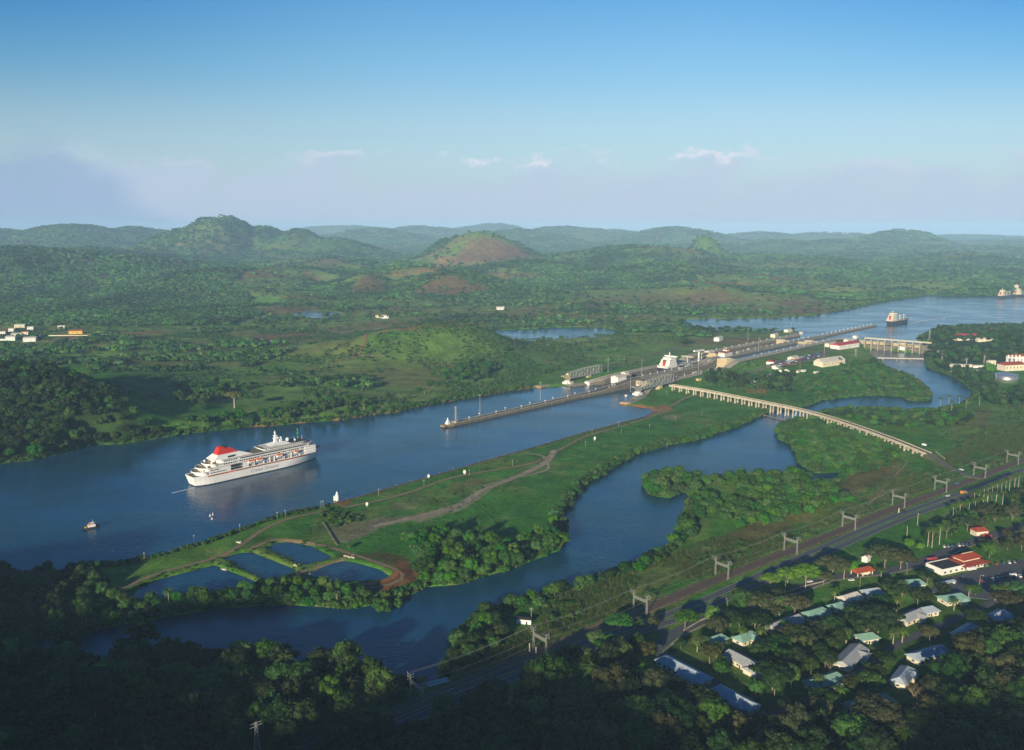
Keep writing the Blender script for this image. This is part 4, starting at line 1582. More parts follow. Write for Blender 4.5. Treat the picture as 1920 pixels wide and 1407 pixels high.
P = clear(grown([[(0, 1082), (100, 1078), (200, 1072), (215, 1110), (165, 1135), (230, 1160), (150, 1185), (-60, 1195), (-60, 1085)]], 11.5), 1)
put(P, ['broad', 'round'], ['l_dark', 'l_mid'], .6, 1.0, 'dark tree in the thicket at the tip of the grassy tongue', 'trees of the thicket at the tip of the tongue', 'thicket_tree')
P = clear(grown([[(210, 1115), (250, 1132), (300, 1132), (480, 1104), (560, 1088), (640, 1106), (690, 1118), (690, 1145), (600, 1156), (540, 1150), (420, 1158), (330, 1170), (240, 1188), (190, 1180), (160, 1150)]], 8.5, -1.5), 0)
put(P, ['mangrove', 'round'], ['l_mid', 'l_man'], .62, .95, 'low leafy tree in the belt between ponds and lagoon', 'trees of the belt between ponds and lagoon', 'bank_tree', cat='tree')
P = clear(grown([[(765, 1022), (830, 1010), (890, 1012), (960, 1022), (1010, 1015), (1052, 985), (1060, 1005), (1066, 1040), (1004, 1064), (944, 1084), (870, 1108), (805, 1112), (780, 1070)]], 9.5, -1.5), 0)
put(P, ['round', 'broad', 'mangrove'], ['l_man', 'l_mid', 'l_man'], .75, 1.12, 'round green tree in the grove on the lagoon side of the tongue', 'grove on the lagoon side of the tongue', 'grove_tree')
P = clear(grown([[(1035, 985), (1048, 950), (1062, 925), (1090, 900), (1130, 876), (1190, 845), (1250, 828), (1310, 818), (1360, 800), (1400, 786), (1424, 772), (1438, 776), (1404, 797), (1360, 814), (1310, 831), (1250, 842), (1190, 860), (1140, 890), (1102, 912), (1075, 940), (1060, 985)]], 8.5, -2.0), 0)
put(P, ['mangrove'], ['l_man', 'l_mid'], .6, 1.0, 'shrubby mangrove lining the lagoon shore of the grassy tongue', 'mangroves along the lagoon shore of the tongue', 'mangrove_tree')
P_ = None
P = clear(grown([[(1202, 905), (1240, 880), (1300, 882), (1330, 905), (1300, 930), (1260, 936), (1218, 930)], [(1300, 885), (1380, 888), (1470, 880), (1520, 905), (1560, 915), (1590, 940), (1530, 960), (1440, 985), (1340, 1000), (1275, 1010), (1240, 1042), (1215, 1056), (1280, 985), (1290, 945), (1310, 925)]], 8.5, -2.0), 0)
P = P[(fbm(P[:, 0], P[:, 1], 34, 3, 101) > .40)]
put(P, ['mangrove', 'mangrove', 'round'], ['l_man', 'l_man', 'l_mid'], .75, 1.15, 'mangrove tree of the thicket reaching into the lagoon', 'mangroves of the point reaching into the lagoon', 'mangrove_tree')
P = clear(grown([[(1455, 800), (1490, 790), (1560, 788), (1640, 812), (1690, 842), (1660, 880), (1600, 892), (1530, 888), (1500, 872), (1488, 836), (1460, 828)]], 9.5, -2.0), 0)
put(P, ['mangrove'], ['l_man', 'l_mid'], .8, 1.2, 'mangrove tree on the island under the curved viaduct', 'mangroves of the island below the viaduct', 'mangrove_tree')
P = clear(grown([[(1520, 790), (1600, 775), (1700, 782), (1800, 775), (1830, 782), (1800, 800), (1700, 806), (1640, 800), (1560, 778)]], 11, -2.0), 0)
put(P, ['mangrove', 'round'], ['l_mid', 'l_man', 'l_dark'], .7, 1.0, 'mangrove tree in the thicket behind the curved viaduct', 'mangroves behind the viaduct', 'mangrove_tree')
P = clear(grown([[(1500, 752), (1520, 700), (1560, 680), (1600, 658), (1640, 672), (1660, 700), (1690, 708), (1715, 728), (1735, 742), (1700, 748), (1690, 738), (1600, 736), (1540, 742)]], 11.5, 0.0), 0)
P = P[fbm(P[:, 0], P[:, 1], 60, 3, 103) > .42]
put(P, ['mangrove', 'broad'], ['l_man', 'l_mid'], .6, .85, 'green tree in the thicket between the locks and the spillway creek', 'trees between the locks and the spillway creek', 'creek_tree')
P = clear(grown([[(850, 1205), (890, 1155), (920, 1148), (950, 1180), (920, 1230), (840, 1262), (826, 1290), (830, 1240)], [(940, 1130), (1010, 1105), (1060, 1100), (1060, 1118), (1000, 1140), (960, 1150)], [(1060, 1095), (1150, 1068), (1240, 1036), (1250, 1048), (1150, 1088), (1080, 1112)]], 8.5, -1.5), 0)
put(P, ['mangrove', 'round'], ['l_mid', 'l_dark', 'l_man'], .65, 1.05, 'bushy tree on the lagoon shore before the railway', 'bushy trees on the railway side of the lagoon', 'shore_tree')
P = clear(grown([[(1720, 640), (1760, 618), (1850, 606), (1960, 600), (1960, 660), (1900, 680), (1800, 682), (1740, 672)], [(1750, 680), (1790, 690), (1850, 705), (1870, 735), (1830, 740), (1790, 708)], [(1840, 745), (1900, 735), (1960, 725), (1960, 760), (1860, 765)]], 13, 1.0), 0)
put(P, ['broad'], ['l_dark', 'l_mid'], .6, .95, 'dense tree on the wooded point beyond the spillway', 'woods on the point beyond the spillway', 'forest_tree')
P = clear(grown([[(1300, 715), (1340, 700), (1400, 705), (1450, 705), (1490, 700), (1480, 740), (1400, 735), (1350, 728)]], 20, 1.0), 0)
put(P, ['broad', 'round'], ['l_mid', 'l_dark'], .8, 1.2, 'tree on the slope between the locks and the viaduct', 'trees between the locks and the viaduct', 'slope_tree')
# left hill and the woods along the far bank
P = clear(grown([[(-60, 684), (90, 696), (200, 740), (290, 796), (330, 812), (230, 838), (130, 850), (0, 873), (-60, 885)]], 13.0, -1.0), 0)
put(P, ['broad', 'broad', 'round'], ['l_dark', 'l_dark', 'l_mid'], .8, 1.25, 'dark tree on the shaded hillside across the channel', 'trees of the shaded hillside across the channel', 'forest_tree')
P = clear(grown([[(330, 730), (460, 715), (560, 735), (640, 745), (740, 742), (860, 690), (940, 668), (940, 710), (860, 740), (740, 768), (640, 782), (480, 797), (340, 812)]], 13.5, 1.0), 0)
P = P[fbm(P[:, 0], P[:, 1], 75, 4, 91) > .545]
put(P, ['broad', 'round', 'mangrove'], ['l_mid', 'l_man', 'l_mid'], .7, 1.1, 'green tree on the bank across the channel from the cruise ship', 'trees on the bank across the channel', 'bank_tree')

for pl, sp, s0, s1 in [([[(0, 632), (170, 625), (330, 645), (520, 640), (560, 655), (470, 690), (330, 700), (160, 700), (0, 690)]], 15, .8, 1.2),
                       ([[(480, 700), (640, 690), (720, 725), (640, 742), (520, 730)], [(330, 625), (400, 615), (420, 622), (360, 635)]], 17, .7, 1.1),
                       ([[(460, 596), (640, 592), (640, 606), (470, 612)]], 20, .8, 1.2),
                       ([[(760, 625), (860, 640), (830, 670), (700, 680), (640, 675), (660, 650)]], 24, .4, .7),
                       ([[(1000, 560), (1300, 560), (1440, 575), (1420, 598), (1200, 610), (1000, 605)]], 60, .7, 1.1),
                       ([[(1130, 612), (1270, 605), (1280, 622), (1140, 632)], [(1340, 600), (1420, 605), (1425, 625), (1350, 622)], [(1280, 612), (1340, 614), (1330, 640), (1280, 650), (1270, 630)]], 17, .8, 1.2),
                       ([[(960, 645), (1100, 642), (1300, 655), (1180, 680), (1040, 680)]], 45, .5, .9)]:
    q_ = clear(grown(pl, sp * .85, 2.0))
    put_st(q_[fbm(q_[:, 0] * .6, q_[:, 1], 90, 4, 33) > .50], 'far', s0, s1, 3)
q_ = grown([[(1962, 960), (2100, 900), (2900, 640), (2900, 1500), (1962, 1500)]], 15, 1.0)
put_st(clear(q_[fbm(q_[:, 0], q_[:, 1], 120, 4, 35) > .40]), 'far', .9, 1.5, 3, 1.2)
# the great forests, thinning where the soil shows
lr_ = rng.uniform(math.log(2000), math.log(16000), 400000)
th_ = rng.uniform(-.64, .64, 400000)
r_ = np.exp(lr_)
X, Y = np.sin(th_) * r_, np.cos(th_) * r_
Z = terrain(X, Y)
sx, sy = project(X, Y, Z)
covn = fbm(X * .55, Y, 260, 4, 77)
prob = smooth(Y, 2300, 3000) * .9 + .1
prob *= np.where(X > Y * .2, .8, 1.0)
for pl, k_ in [([(300, 606), (640, 590), (800, 566), (1000, 556), (1300, 545), (1500, 566), (1500, 592), (1300, 612), (900, 640), (300, 650)], .15), ([(330, 640), (900, 600), (1000, 570), (1300, 545), (1480, 560), (1500, 590), (1330, 600), (1000, 612), (900, 620), (480, 660)], .12),
               ([(640, 552), (690, 510), (735, 550)], .1), ([(760, 552), (845, 511), (930, 545), (850, 558)], .06), ([(845, 490), (880, 455), (905, 442), (950, 456), (1000, 478), (940, 492)], .08),
               ([(730, 512), (800, 500), (860, 499), (820, 515), (740, 520)], .15), ([(455, 560), (530, 556), (520, 575), (470, 572)], .03), ([(1100, 545), (1280, 540), (1300, 548), (1120, 556)], .2),
               ([(575, 495), (620, 486), (650, 492), (600, 500)], .1), ([(1280, 560), (1310, 545), (1350, 540), (1400, 560), (1330, 575)], .15)]:
    m = inside(np.array(pl, float), sx, sy)
    prob[m] = np.minimum(prob[m], k_)
prob *= .07 + .93 * smooth(covn + .05 * smooth(Y, 4000, 7000), .48, .56)
leftwood = (sx < 330 + 260 * fbm(X, Y, 500, 4, 88)) & (sy < 612)
prob[leftwood] = np.maximum(prob[leftwood], .55)
m = (rng.random(len(X)) < prob) & (water_dist(X, Y) > 4) & (sy < 625) & (sx > -80) & (sx < 2000)
P = np.stack([X, Y, Z], 1)[m]
dS = np.clip(r_[m] / 3600, .9, 3.2)
n = len(P)
S_ = dS * rng.uniform(.7, 1.2, n)
STUFF['far'].append((P, S_, rng.uniform(0, 6.28, n), rng.integers(0, 3, n), np.minimum(S_, 1.5) * rng.uniform(.8, 1.3, n)))
print('forest', n)
# scrub over the left plain and the tongue's edges
P = clear(grown([[(590, 950), (800, 897), (1000, 840), (1225, 780), (1290, 750), (1440, 772), (1190, 850), (1060, 940), (1050, 1000), (850, 1020), (700, 1040), (560, 1000)]], 9, 1.0))
put_st(P[fbm(P[:, 0], P[:, 1], 45, 4, 19) > .60], 'bush', .25, .8, 2, .9)
P = clear(grown([[(0, 612), (330, 625), (900, 600), (1270, 600), (1300, 650), (1050, 690), (1000, 722), (860, 748), (640, 786), (330, 815), (290, 790), (200, 735), (0, 685)]], 8.5, 2.0))
P = P[(fbm(P[:, 0], P[:, 1], 60, 4, 66) > .54)]
put_st(P, 'bush', .7, 1.7, 2, 1.0)
P = clear(grown([[(290, 806), (330, 812), (480, 797), (640, 782), (740, 768), (860, 740), (1000, 722), (1000, 728), (870, 748), (740, 774), (640, 788), (470, 801), (330, 817), (230, 833), (180, 834)]], 4.5, -1.0))
put_st(P, 'bush', .8, 2.0, 2, 1.2)
# leafy fringe along the waterlines
for poly, dens, s0, s1 in ((lagoon, 1.1, .8, 2.2), (canal, .8, .6, 1.5), (inland, .25, 1, 2.5), (lake, .12, 1.5, 3.5), (ponds[0], .5, .3, .7), (ponds[1], .5, .3, .7), (ponds[2], .5, .3, .7)):
    d_ = np.roll(poly, -1, 0) - poly
    L_ = np.hypot(d_[:, 0], d_[:, 1])
    cs = np.concatenate([[0], np.cumsum(L_)])
    n = int(cs[-1] * dens)
    u_ = np.sort(rng.uniform(0, cs[-1], n))
    i_ = np.clip(np.searchsorted(cs, u_) - 1, 0, len(poly) - 1)
    q_ = poly[i_] + d_[i_] * ((u_ - cs[i_]) / (L_[i_] + 1e-9))[:, None]
    nrm = np.stack([d_[i_, 1], -d_[i_, 0]], 1) / (L_[i_, None] + 1e-9)
    q_ = q_ + nrm * rng.uniform(-6, 6, n)[:, None]
    dd_ = sdf(poly, q_[:, 0], q_[:, 1])
    sx, sy = project(q_[:, 0], q_[:, 1], np.zeros(n))
    ss_, tt_ = to_st(q_[:, 0], q_[:, 1])
    ok = (dd_ > -.8) & (dd_ < 6) & (q_[:, 1] > 300) & (q_[:, 1] < 6000) & (sx > -60) & (sx < 1980) & ~((ss_ > 250) & (ss_ < 1500) & (tt_ > -120) & (tt_ < 240))
    if poly is canal:
        ok &= ~((sy > 760) & (sx > 560) & (sy > 960 - (sx - 560) * .32))
    q_ = q_[ok]
    P = clear(np.stack([q_[:, 0], q_[:, 1], np.maximum(terrain(q_[:, 0], q_[:, 1]), 0)], 1))
    put_st(P, 'bush', s0, s1, 2, 1.1)
# marsh and reeds between lagoon and railway
P = clear(grown([[(1500, 1000), (1700, 880), (1760, 860), (1960, 730), (1960, 850), (1830, 885), (1680, 945), (1480, 1025), (1350, 1075), (1200, 1140), (1010, 1215), (860, 1275), (900, 1235), (950, 1180), (1060, 1110), (1150, 1085), (1250, 1040), (1340, 1010)]], 3.0, 1.0))
put_st(P[fbm(P[:, 0], P[:, 1], 40, 4, 12) > .42], 'reed', .7, 1.25, 2)
put_st(P[(fbm(P[:, 0], P[:, 1], 30, 4, 15) > .58) & (rng.random(len(P)) < .22)], 'bush', .6, 1.5, 2)
P = clear(grown([[(1040, 960), (1075, 925), (1140, 878), (1250, 825), (1400, 782), (1424, 770), (1430, 778), (1360, 808), (1250, 838), (1140, 888), (1075, 935), (1055, 1000), (1035, 1000)],
                 [(0, 1068), (240, 1050), (380, 1016), (520, 966), (590, 950), (592, 956), (520, 973), (380, 1023), (240, 1060), (100, 1075), (0, 1075)]], 4.0, .3))
put_st(P, 'bush', .6, 1.4, 2, 1.1)
P = clear(grown([[(610, 945), (640, 960), (690, 975), (630, 990), (600, 975)]], 5, .3))
put_st(P, 'bush', .5, 1.3, 2)
P = clear(grown([[(1640, 800), (1700, 800), (1800, 780), (1960, 740), (1960, 800), (1800, 840), (1740, 830)], [(1060, 700), (1300, 660), (1500, 690), (1560, 660), (1480, 740), (1300, 720)]], 9, 2.0))
put_st(P[(rng.random(len(P)) < .3)], 'bush', .7, 1.6, 2)
# village greenery
P = clear(grown([[(1250, 1225), (1350, 1180), (1500, 1135), (1640, 1100), (1750, 1085), (1760, 1110), (1880, 1120), (1960, 1090), (1960, 1180), (1820, 1240), (1700, 1330), (1500, 1345), (1380, 1330)]], 12.5), 2.0)
P = P[rng.random(len(P)) < .88]
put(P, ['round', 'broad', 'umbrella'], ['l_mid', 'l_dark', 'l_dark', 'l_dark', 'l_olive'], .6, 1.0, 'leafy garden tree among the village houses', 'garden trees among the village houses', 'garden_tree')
P = clear(grown([[(1720, 1010), (1800, 975), (1960, 920), (1960, 1040), (1850, 1050), (1830, 1020), (1740, 1040)]], 13), 2)
put(P, ['broad', 'round', 'umbrella'], ['l_dark', 'l_mid', 'l_olive'], .6, 1.0, 'dark tree in the park behind the red roofed restaurant', 'trees of the park behind the restaurant', 'park_tree')

# trees that stand out one by one: crown centre as seen, kind, leaves, scale, words
SPECIAL = [
    (1337, 1150, 'round', 'l_lime', 1.0, 'small round bright-green tree alone beside the highway fence'),
    (1285, 1158, 'umbrella', 'l_mid', .85, 'spreading mid-green tree left of the small bright round tree'),
    (1390, 1120, 'broad', 'l_mid', 1.15, 'tall bright-topped green tree at the left end of the highway row'),
    (1378, 1138, 'round', 'l_mid', .9, 'smaller green tree under the left end of the highway row'),
    (1428, 1128, 'umbrella', 'l_olive', 1.0, 'brownish umbrella tree with a tall bare trunk in the highway row'),
    (1462, 1118, 'umbrella', 'l_olive', .8, 'lower olive tree right of the tall bare trunk'),
    (1445, 1085, 'umbrella', 'l_lime', .75, 'leftmost low end of the bright lime canopy by the highway'),
    (1478, 1078, 'umbrella', 'l_lime', .9, 'middle tree of the bright lime canopy by the highway'),
    (1512, 1072, 'umbrella', 'l_lime', 1.05, 'largest tree of the bright lime canopy by the highway'),
    (1562, 1060, 'umbrella', 'l_olive', 1.2, 'wide brownish umbrella tree right of the lime canopy'),
    (1596, 1062, 'round', 'l_lime', .95, 'bright green crown squeezed beside the wide brownish tree'),
    (1545, 1082, 'umbrella', 'l_olive', .72, 'small olive tree in front of the wide brownish tree'),
    (1660, 1040, 'umbrella', 'l_olive', 1.25, 'wide olive umbrella tree right of the orange kiosk'),
    (1690, 1045, 'umbrella', 'l_olive', 1.1, 'second wide olive umbrella tree on the verge before the palms'),
    (1705, 1018, 'round', 'l_lime', .8, 'bright lime tree behind the olive umbrella trees'),
    (1726, 1024, 'round', 'l_lime', .6, 'little lime tree beside the tall pale palm trunks'),
    (1570, 1170, 'round', 'l_dark', 1.0, 'round dark tree before the sea-green house'),
    (1648, 1158, 'umbrella', 'l_dark', 1.35, 'great layered dark tree at the middle of the village'),
    (1625, 1172, 'umbrella', 'l_dark', 1.1, 'lower left half of the great layered dark tree'),
    (1450, 1262, 'umbrella', 'l_dark', 1.15, 'layered dark tree beside the long grey roof'),
    (1418, 1288, 'round', 'l_mid', .85, 'round mid-green tree at the lane corner'),
    (1120, 1196, 'broad', 'l_mid', .85, 'green tree hiding the highway left of the flat-topped one'),
    (1070, 1222, 'broad', 'l_dark', .9, 'dark tree hiding the highway above the big palm'),
    (1150, 1206, 'round', 'l_dark', 1.0, 'round dark tree on the near highway verge'),
    (1195, 1200, 'broad', 'l_mid', .8, 'green tree on the near highway verge by the fork'),
    (1160, 1165, 'umbrella', 'l_mid', .9, 'flat-topped green tree beside the railway, left of a brown one'),
    (1200, 1168, 'round', 'l_mid', .6, 'small green tree just right of the flat-topped one'),
    (1225, 1165, 'round', 'l_olive', .75, 'brownish round tree on the highway verge'),
    (495, 1215, 'broad', 'l_mid', 1.15, 'tallest tree on the near shore of the lagoon, lit at its top'),
    (450, 1208, 'round', 'l_mid', 1.15, 'slim bright tree left of the tallest lagoon tree'),
    (525, 1222, 'broad', 'l_mid', .95, 'right shoulder of the tallest lagoon tree'),
    (590, 1245, 'round', 'l_mid', .95, 'rounded tree right of the tallest lagoon tree'),
    (640, 1252, 'broad', 'l_mid', .8, 'low spreading tree at the end of the lagoon shore'),
    (1090, 1400, 'umbrella', 'l_olive', 1.9, 'huge pale olive umbrella tree at the bottom edge'),
    (920, 1412, 'broad', 'l_mid', 1.1, 'green tree cut off by the bottom edge, left of the huge olive one'),
    (790, 1060, 'broad', 'l_dark', 1.05, 'dark tree at the left end of the grove, over the red earth'),
    (842, 1062, 'round', 'l_man', 1.25, 'bright round tree at the front of the grove'),
    (715, 1128, 'mangrove', 'l_man', 1.2, 'bright bush standing in the lagoon off the red bank'),
    (745, 1122, 'mangrove', 'l_mid', .8, 'small bush right of the bright one off the red bank'),
    (1335, 1330, 'broad', 'l_mid', 1.15, 'bright-edged tree at the corner of the dark wood'),
    (1240, 906, 'mangrove', 'l_man', 1.5, 'rounded mangrove at the very tip of the point in the lagoon'),
    (1265, 892, 'mangrove', 'l_man', 1.25, 'second mangrove from the tip of the point'),
    (1390, 878, 'mangrove', 'l_man', .9, 'low mangrove on the far edge of the point'),
    (1516, 885, 'mangrove', 'l_man', .8, 'tiny island mangrove between the point and the big island'),
    (1855, 690, 'round', 'l_lime', 2.0, 'bright green rounded tree before the red roofed powerhouse'),
    (950, 650, 'far', 'l_mid', 1.2, 'small tree by the inland lake'),
    (1845, 1262, 'round', 'l_mid', .9, 'lit green tree in the shade at the right edge'),
]
for px_, py_, kd, mk, s_, lab in SPECIAL:
    hgt = {'broad': 9, 'round': 6, 'umbrella': 9, 'mangrove': 3, 'far': 4}[kd] * s_
    x_, y_ = at(px_, py_, 3 + hgt)
    x_, y_ = float(x_), float(y_)
    g_ = zt(x_, y_)
    if g_ > 6:
        x_, y_ = [float(v) for v in at(px_, py_, g_ + hgt)]
    KEEP.append((x_, y_, 3.2 * s_))
    tree(kd, 0, mk, x_, y_, max(zt(x_, y_), -.6), s_, name=kd + '_tree' if kd != 'far' else 'lone_tree', label=lab)
# leafless and thin trees
for px_, py_, s_, lab in [(1005, 1300, 1.05, 'pale leafless tree with white limbs beside the highway'), (665, 1408, .9, 'leafless brown tree at the bottom edge'),
                          (1712, 1330, .9, 'leafless brown tree at the lowest village house'), (1555, 1262, .6, 'thin leafless tree before the largest grey roof'),
                          (1465, 1385, .8, 'leafless tree with pale limbs at the foot of the village wood'), (345, 1380, .8, 'thin leafless tree in the shaded wood')]:
    x_, y_, z_ = gp(px_, py_)
    tree('bare', 0, 'l_brown', x_, y_, z_, s_, name='leafless_tree', label=lab)
# the lone tall tree across the channel
x_, y_, z_ = gp(440, 770)
t = thing('tall_tree', 'solitary tall umbrella tree with long pale trunk across the channel', 'tree', (x_, y_, z_))
b = MB()
b.cyl(0, 0, -2, 17, 1.1, .8, 8)
for k in range(6):
    b.beam((0, 0, 16), (math.cos(k) * 5, math.sin(k) * 5, 21), .5)
b.build('trunk', M['palmbark'], t)
V, Fc = crown_arrays(rt, 10.5, 3.6, 21.5, 22, 3.0, 70, .8, .9, .7, .0)
link(bpy.data.objects.new('crown', np_mesh('crown', V, Fc, M['l_reed'])), t)

# single trees: the nearest of each kind of place stay single, the rest join the mass
IND.sort(key=lambda q: q[0])
cnt = {}
MASSIVE = {}
for (dd, x, y, z, kd, vi, mk, s_, lab, grp, nm, cat) in IND:
    if any((x - a) ** 2 + (y - b_) ** 2 < (r_k * .8) ** 2 for a, b_, r_k in KEEP[-60:]):
        continue
    cnt[nm] = cnt.get(nm, 0) + 1
    cap = {'forest_tree': 290, 'mangrove_tree': 290}.get(nm, 200)
    if cnt[nm] <= cap:
        tree(kd, vi, mk, x, y, z, s_, name=nm, label=lab, group=grp, cat=cat)
    elif kd != 'palm':
        MASSIVE.setdefault((kd, vi, mk), []).append((x, y, z, s_))
print('trees', cnt, 'mass', sum(map(len, MASSIVE.values())))
keys = [k for k in MASSIVE if k in PROTO]
PS, SS, KS = [], [], []
for i, k in enumerate(keys):
    for x, y, z, s_ in MASSIVE[k]:
        PS.append((x, y, z)); SS.append(s_); KS.append(i)
scatter('distant_bank_trees', np.array(PS), np.array(SS), rng.uniform(0, 6.28, len(PS)), np.array(KS), [PROTO[k] for k in keys], 'mass of trees farther off along banks and hillside')


def joined(key):
    L = STUFF[key]
    return [np.concatenate([q[i] for q in L]) for i in range(5)]


def source(kind, i, mk, px_, py_, s_, nm, lab):
    x_, y_, z_ = gp(px_, py_)
    t_ = tree(kind, i, mk, x_, y_, z_, s_, name=nm, label=lab)
    return PROTO[kind, i, mk]


srcs = [source('far', 0, 'l_far', 1100, 660, 1.1, 'field_tree', 'lone low tree in the field beyond the far truss bridge'),
        source('far', 1, 'l_fardark', 1060, 652, 1.1, 'field_tree', 'dark low tree in the field, left of the lone one'),
        source('far', 2, 'l_far', 1130, 655, .9, 'field_tree', 'pale low tree in the field, right of the lone one')]
P, S_, RZ, K, SZ = joined('far')
scatter('forest', P, S_, RZ, K, srcs, 'tropical forest covering the plain and hills to the horizon', SZ=SZ)
srcs = [source('bush', 0, 'l_scrub', 760, 1002, 1.2, 'bush', 'single low bush on the grass above the grove'),
        source('bush', 1, 'l_mid', 1180, 838, 1.2, 'bush', 'single low bush on the grass near the lagoon shore')]
P, S_, RZ, K, SZ = joined('bush')
scatter('scrub', P, S_, RZ, K, srcs, 'low green scrub scattered over banks and plain', SZ=SZ)
r0 = link(bpy.data.objects.new('reed_tuft', crown_mesh('reed', 0, 'l_reed')))
r0.location = gp(1260, 1075)
props(r0, 'single tall reed tuft in the marsh by the railway', 'reeds')
r1 = link(bpy.data.objects.new('reed_tuft', crown_mesh('reed', 1, 'l_scrub')))
r1.location = gp(1262, 1085)
props(r1, 'green reed tuft next to the tall pale one', 'reeds')
P, S_, RZ, K, SZ = joined('reed')
scatter('reed_bed', P, S_, RZ, K, [r0, r1], 'tall marsh grass and reeds between lagoon and railway', SZ=SZ)

# palms
PALMS = [  # crown position, variant, scale, words
    (1463, 1122, 0, 1.15, 'tall palm standing alone on the street verge'), (1640, 1118, 1, 1, 'palm beside the blue-grey house below the street lamp'),
    (1308, 1200, 1, .95, 'leftmost palm of the bright clump at the road bend'), (1322, 1198, 1, .9, 'second palm of the bright clump at the road bend'), (1316, 1208, 1, .8, 'short palm in front of the bright clump'),
    (1344, 1208, 1, 1, 'palm with golden trunk right of the bright clump'), (1392, 1180, 1, .95, 'palm before the small sea-green gable'), (1416, 1162, 1, .9, 'palm behind the four over the long grey roof'),
    (1428, 1180, 1, 1.05, 'tallest of the palms over the long grey roof'), (1438, 1164, 1, 1, 'palm at the left end of the long grey roof'), (1472, 1166, 1, .95, 'palm in front of the long grey roof'),
    (1566, 1107, 1, 1, 'palm by the street left of the pale roofed house'), (1588, 1182, 1, 1, 'palm on the lawn left of the great dark tree'), (1475, 1215, 1, .9, 'palm alone in the middle of the shady lawn'),
    (1672, 1108, 1, 1.1, 'palm with brilliant fronds before the small green house'), (1692, 1092, 1, 1.1, 'palm leaning over the green house by the restaurant'), (1660, 1098, 1, 1, 'palm left of the brilliant one'),
    (1653, 1068, 1, .9, 'palm right of the orange roofed pavilion'), (1818, 1100, 0, 1, 'tall palm right of the wide green house'), (1790, 1125, 1, .9, 'palm covering the wide green roof'),
    (1868, 1100, 0, 1, 'left palm of the pair below the car park'), (1882, 1102, 0, 1.05, 'right palm of the pair below the car park'), (1676, 1185, 1, 1, 'palm before the pale hedge wall'),
    (1693, 1182, 1, 1, 'second palm before the pale hedge wall'), (1535, 1268, 1, 1, 'palm over the sea-green porch house'), (1576, 1290, 1, 1.05, 'palm with lit fronds beside the lane'),
    (1605, 1268, 1, .95, 'palm left of the lane lamp'), (1622, 1272, 1, .95, 'palm right of the lane lamp'), (1632, 1325, 1, 1.05, 'palm in front of the lowest village house'),
    (1792, 1210, 1, .95, 'palm beside the large shaded roof'), (1355, 1235, 1, .9, 'palm at the end of the long grey roof in shade'), (1490, 1232, 1, .8, 'short palm below the lawn'),
    (1046, 1222, 1, 1.05, 'big palm at the edge of the dark wood by the railway'), (1085, 1212, 1, 1, 'second palm from the railway at the edge of the wood'), (1102, 1220, 1, .95, 'third palm from the railway at the edge of the wood'), (1176, 1240, 1, 1, 'palm with dead brown skirt in the dark wood'),
    (1742, 992, 2, .95, 'left of the three tall palms before the olive trees'), (1750, 992, 2, 1, 'middle of the three tall palms before the olive trees'), (1764, 985, 2, 1.05, 'right of the three tall palms before the olive trees'),
]
palm_src = {}


def palm(px_, py_, v, s_, lab, grp=None, base=None):
    h = {0: 10.5, 1: 8.5, 2: 16.0}[v] * s_
    if base:
        x_, y_, z_ = gp(px_, py_)
    else:
        x_, y_ = [float(q) for q in at(px_, py_, 3 + h)]
        z_ = zt(x_, y_)
    tree('palm', v, 'l_palm', x_, y_, z_, s_, name='palm_tree', label=lab, group=grp, cat='palm')


for q in PALMS:
    palm(*q)
for k in range(11):
    palm(1828 + k * 8.4 + random.uniform(-1.5, 1.5), 922 - k * 3.4, 2, .9 + .1 * random.random(), ORD[k] + ' palm from the left in the tall avenue row by the highway', 'avenue of tall palms')
for k in range(8):
    palm(1790 + k * 13 + random.uniform(-4, 4), 948 - k * 4 + random.uniform(-3, 3), 2, .8 + .1 * random.random(), ORD[k] + ' palm from the left in the lower row behind the park', 'second row of park palms')
for k, (px_, py_) in enumerate([(1762, 768), (1778, 764), (1784, 770), (1798, 762), (1811, 765), (1836, 760), (1500, 690)]):
    x_, y_, z_ = gp(px_, py_)
    tree('palm', 2, 'l_palm', x_, y_, max(z_, 0), .85, name='palm_tree', label=ORD[k] + ' palm from the left by the creek bend' if k < 6 else 'palm near the warehouse with the white roof', cat='palm')
for k in range(7):
    px_ = 530 + k * 45 + random.uniform(-12, 12)
    x_, y_, z_ = gp(px_, 776 - k * 6)
    tree('palm', 0, 'l_palm', x_, y_, z_, .8, name='palm_tree', label=ORD[k] + ' palm from the left in the woods across the channel', cat='palm', group='palms in the woods across the channel')
# ---------------------------------------------------------------- ships
def hull_fn(L, B, bow_r=6.0, fine=.34):
    def wl(u, k):      # k 0 waterline .. 1 deck
        bow = np.clip((u - (1 - fine)) / fine, 0, 1)
        st_ = np.clip((.13 - u) / .13, 0, 1)
        hb = B / 2 * (1 - bow ** (1.7 + 1.1 * k)) * (1 - (.45 - .25 * k) * st_ ** 2)
        x = -L / 2 + 3 * (1 - k) + u * (L - 3 * (1 - k) - bow_r * (1 - k) * 1.0)
        return x, hb
    return wl


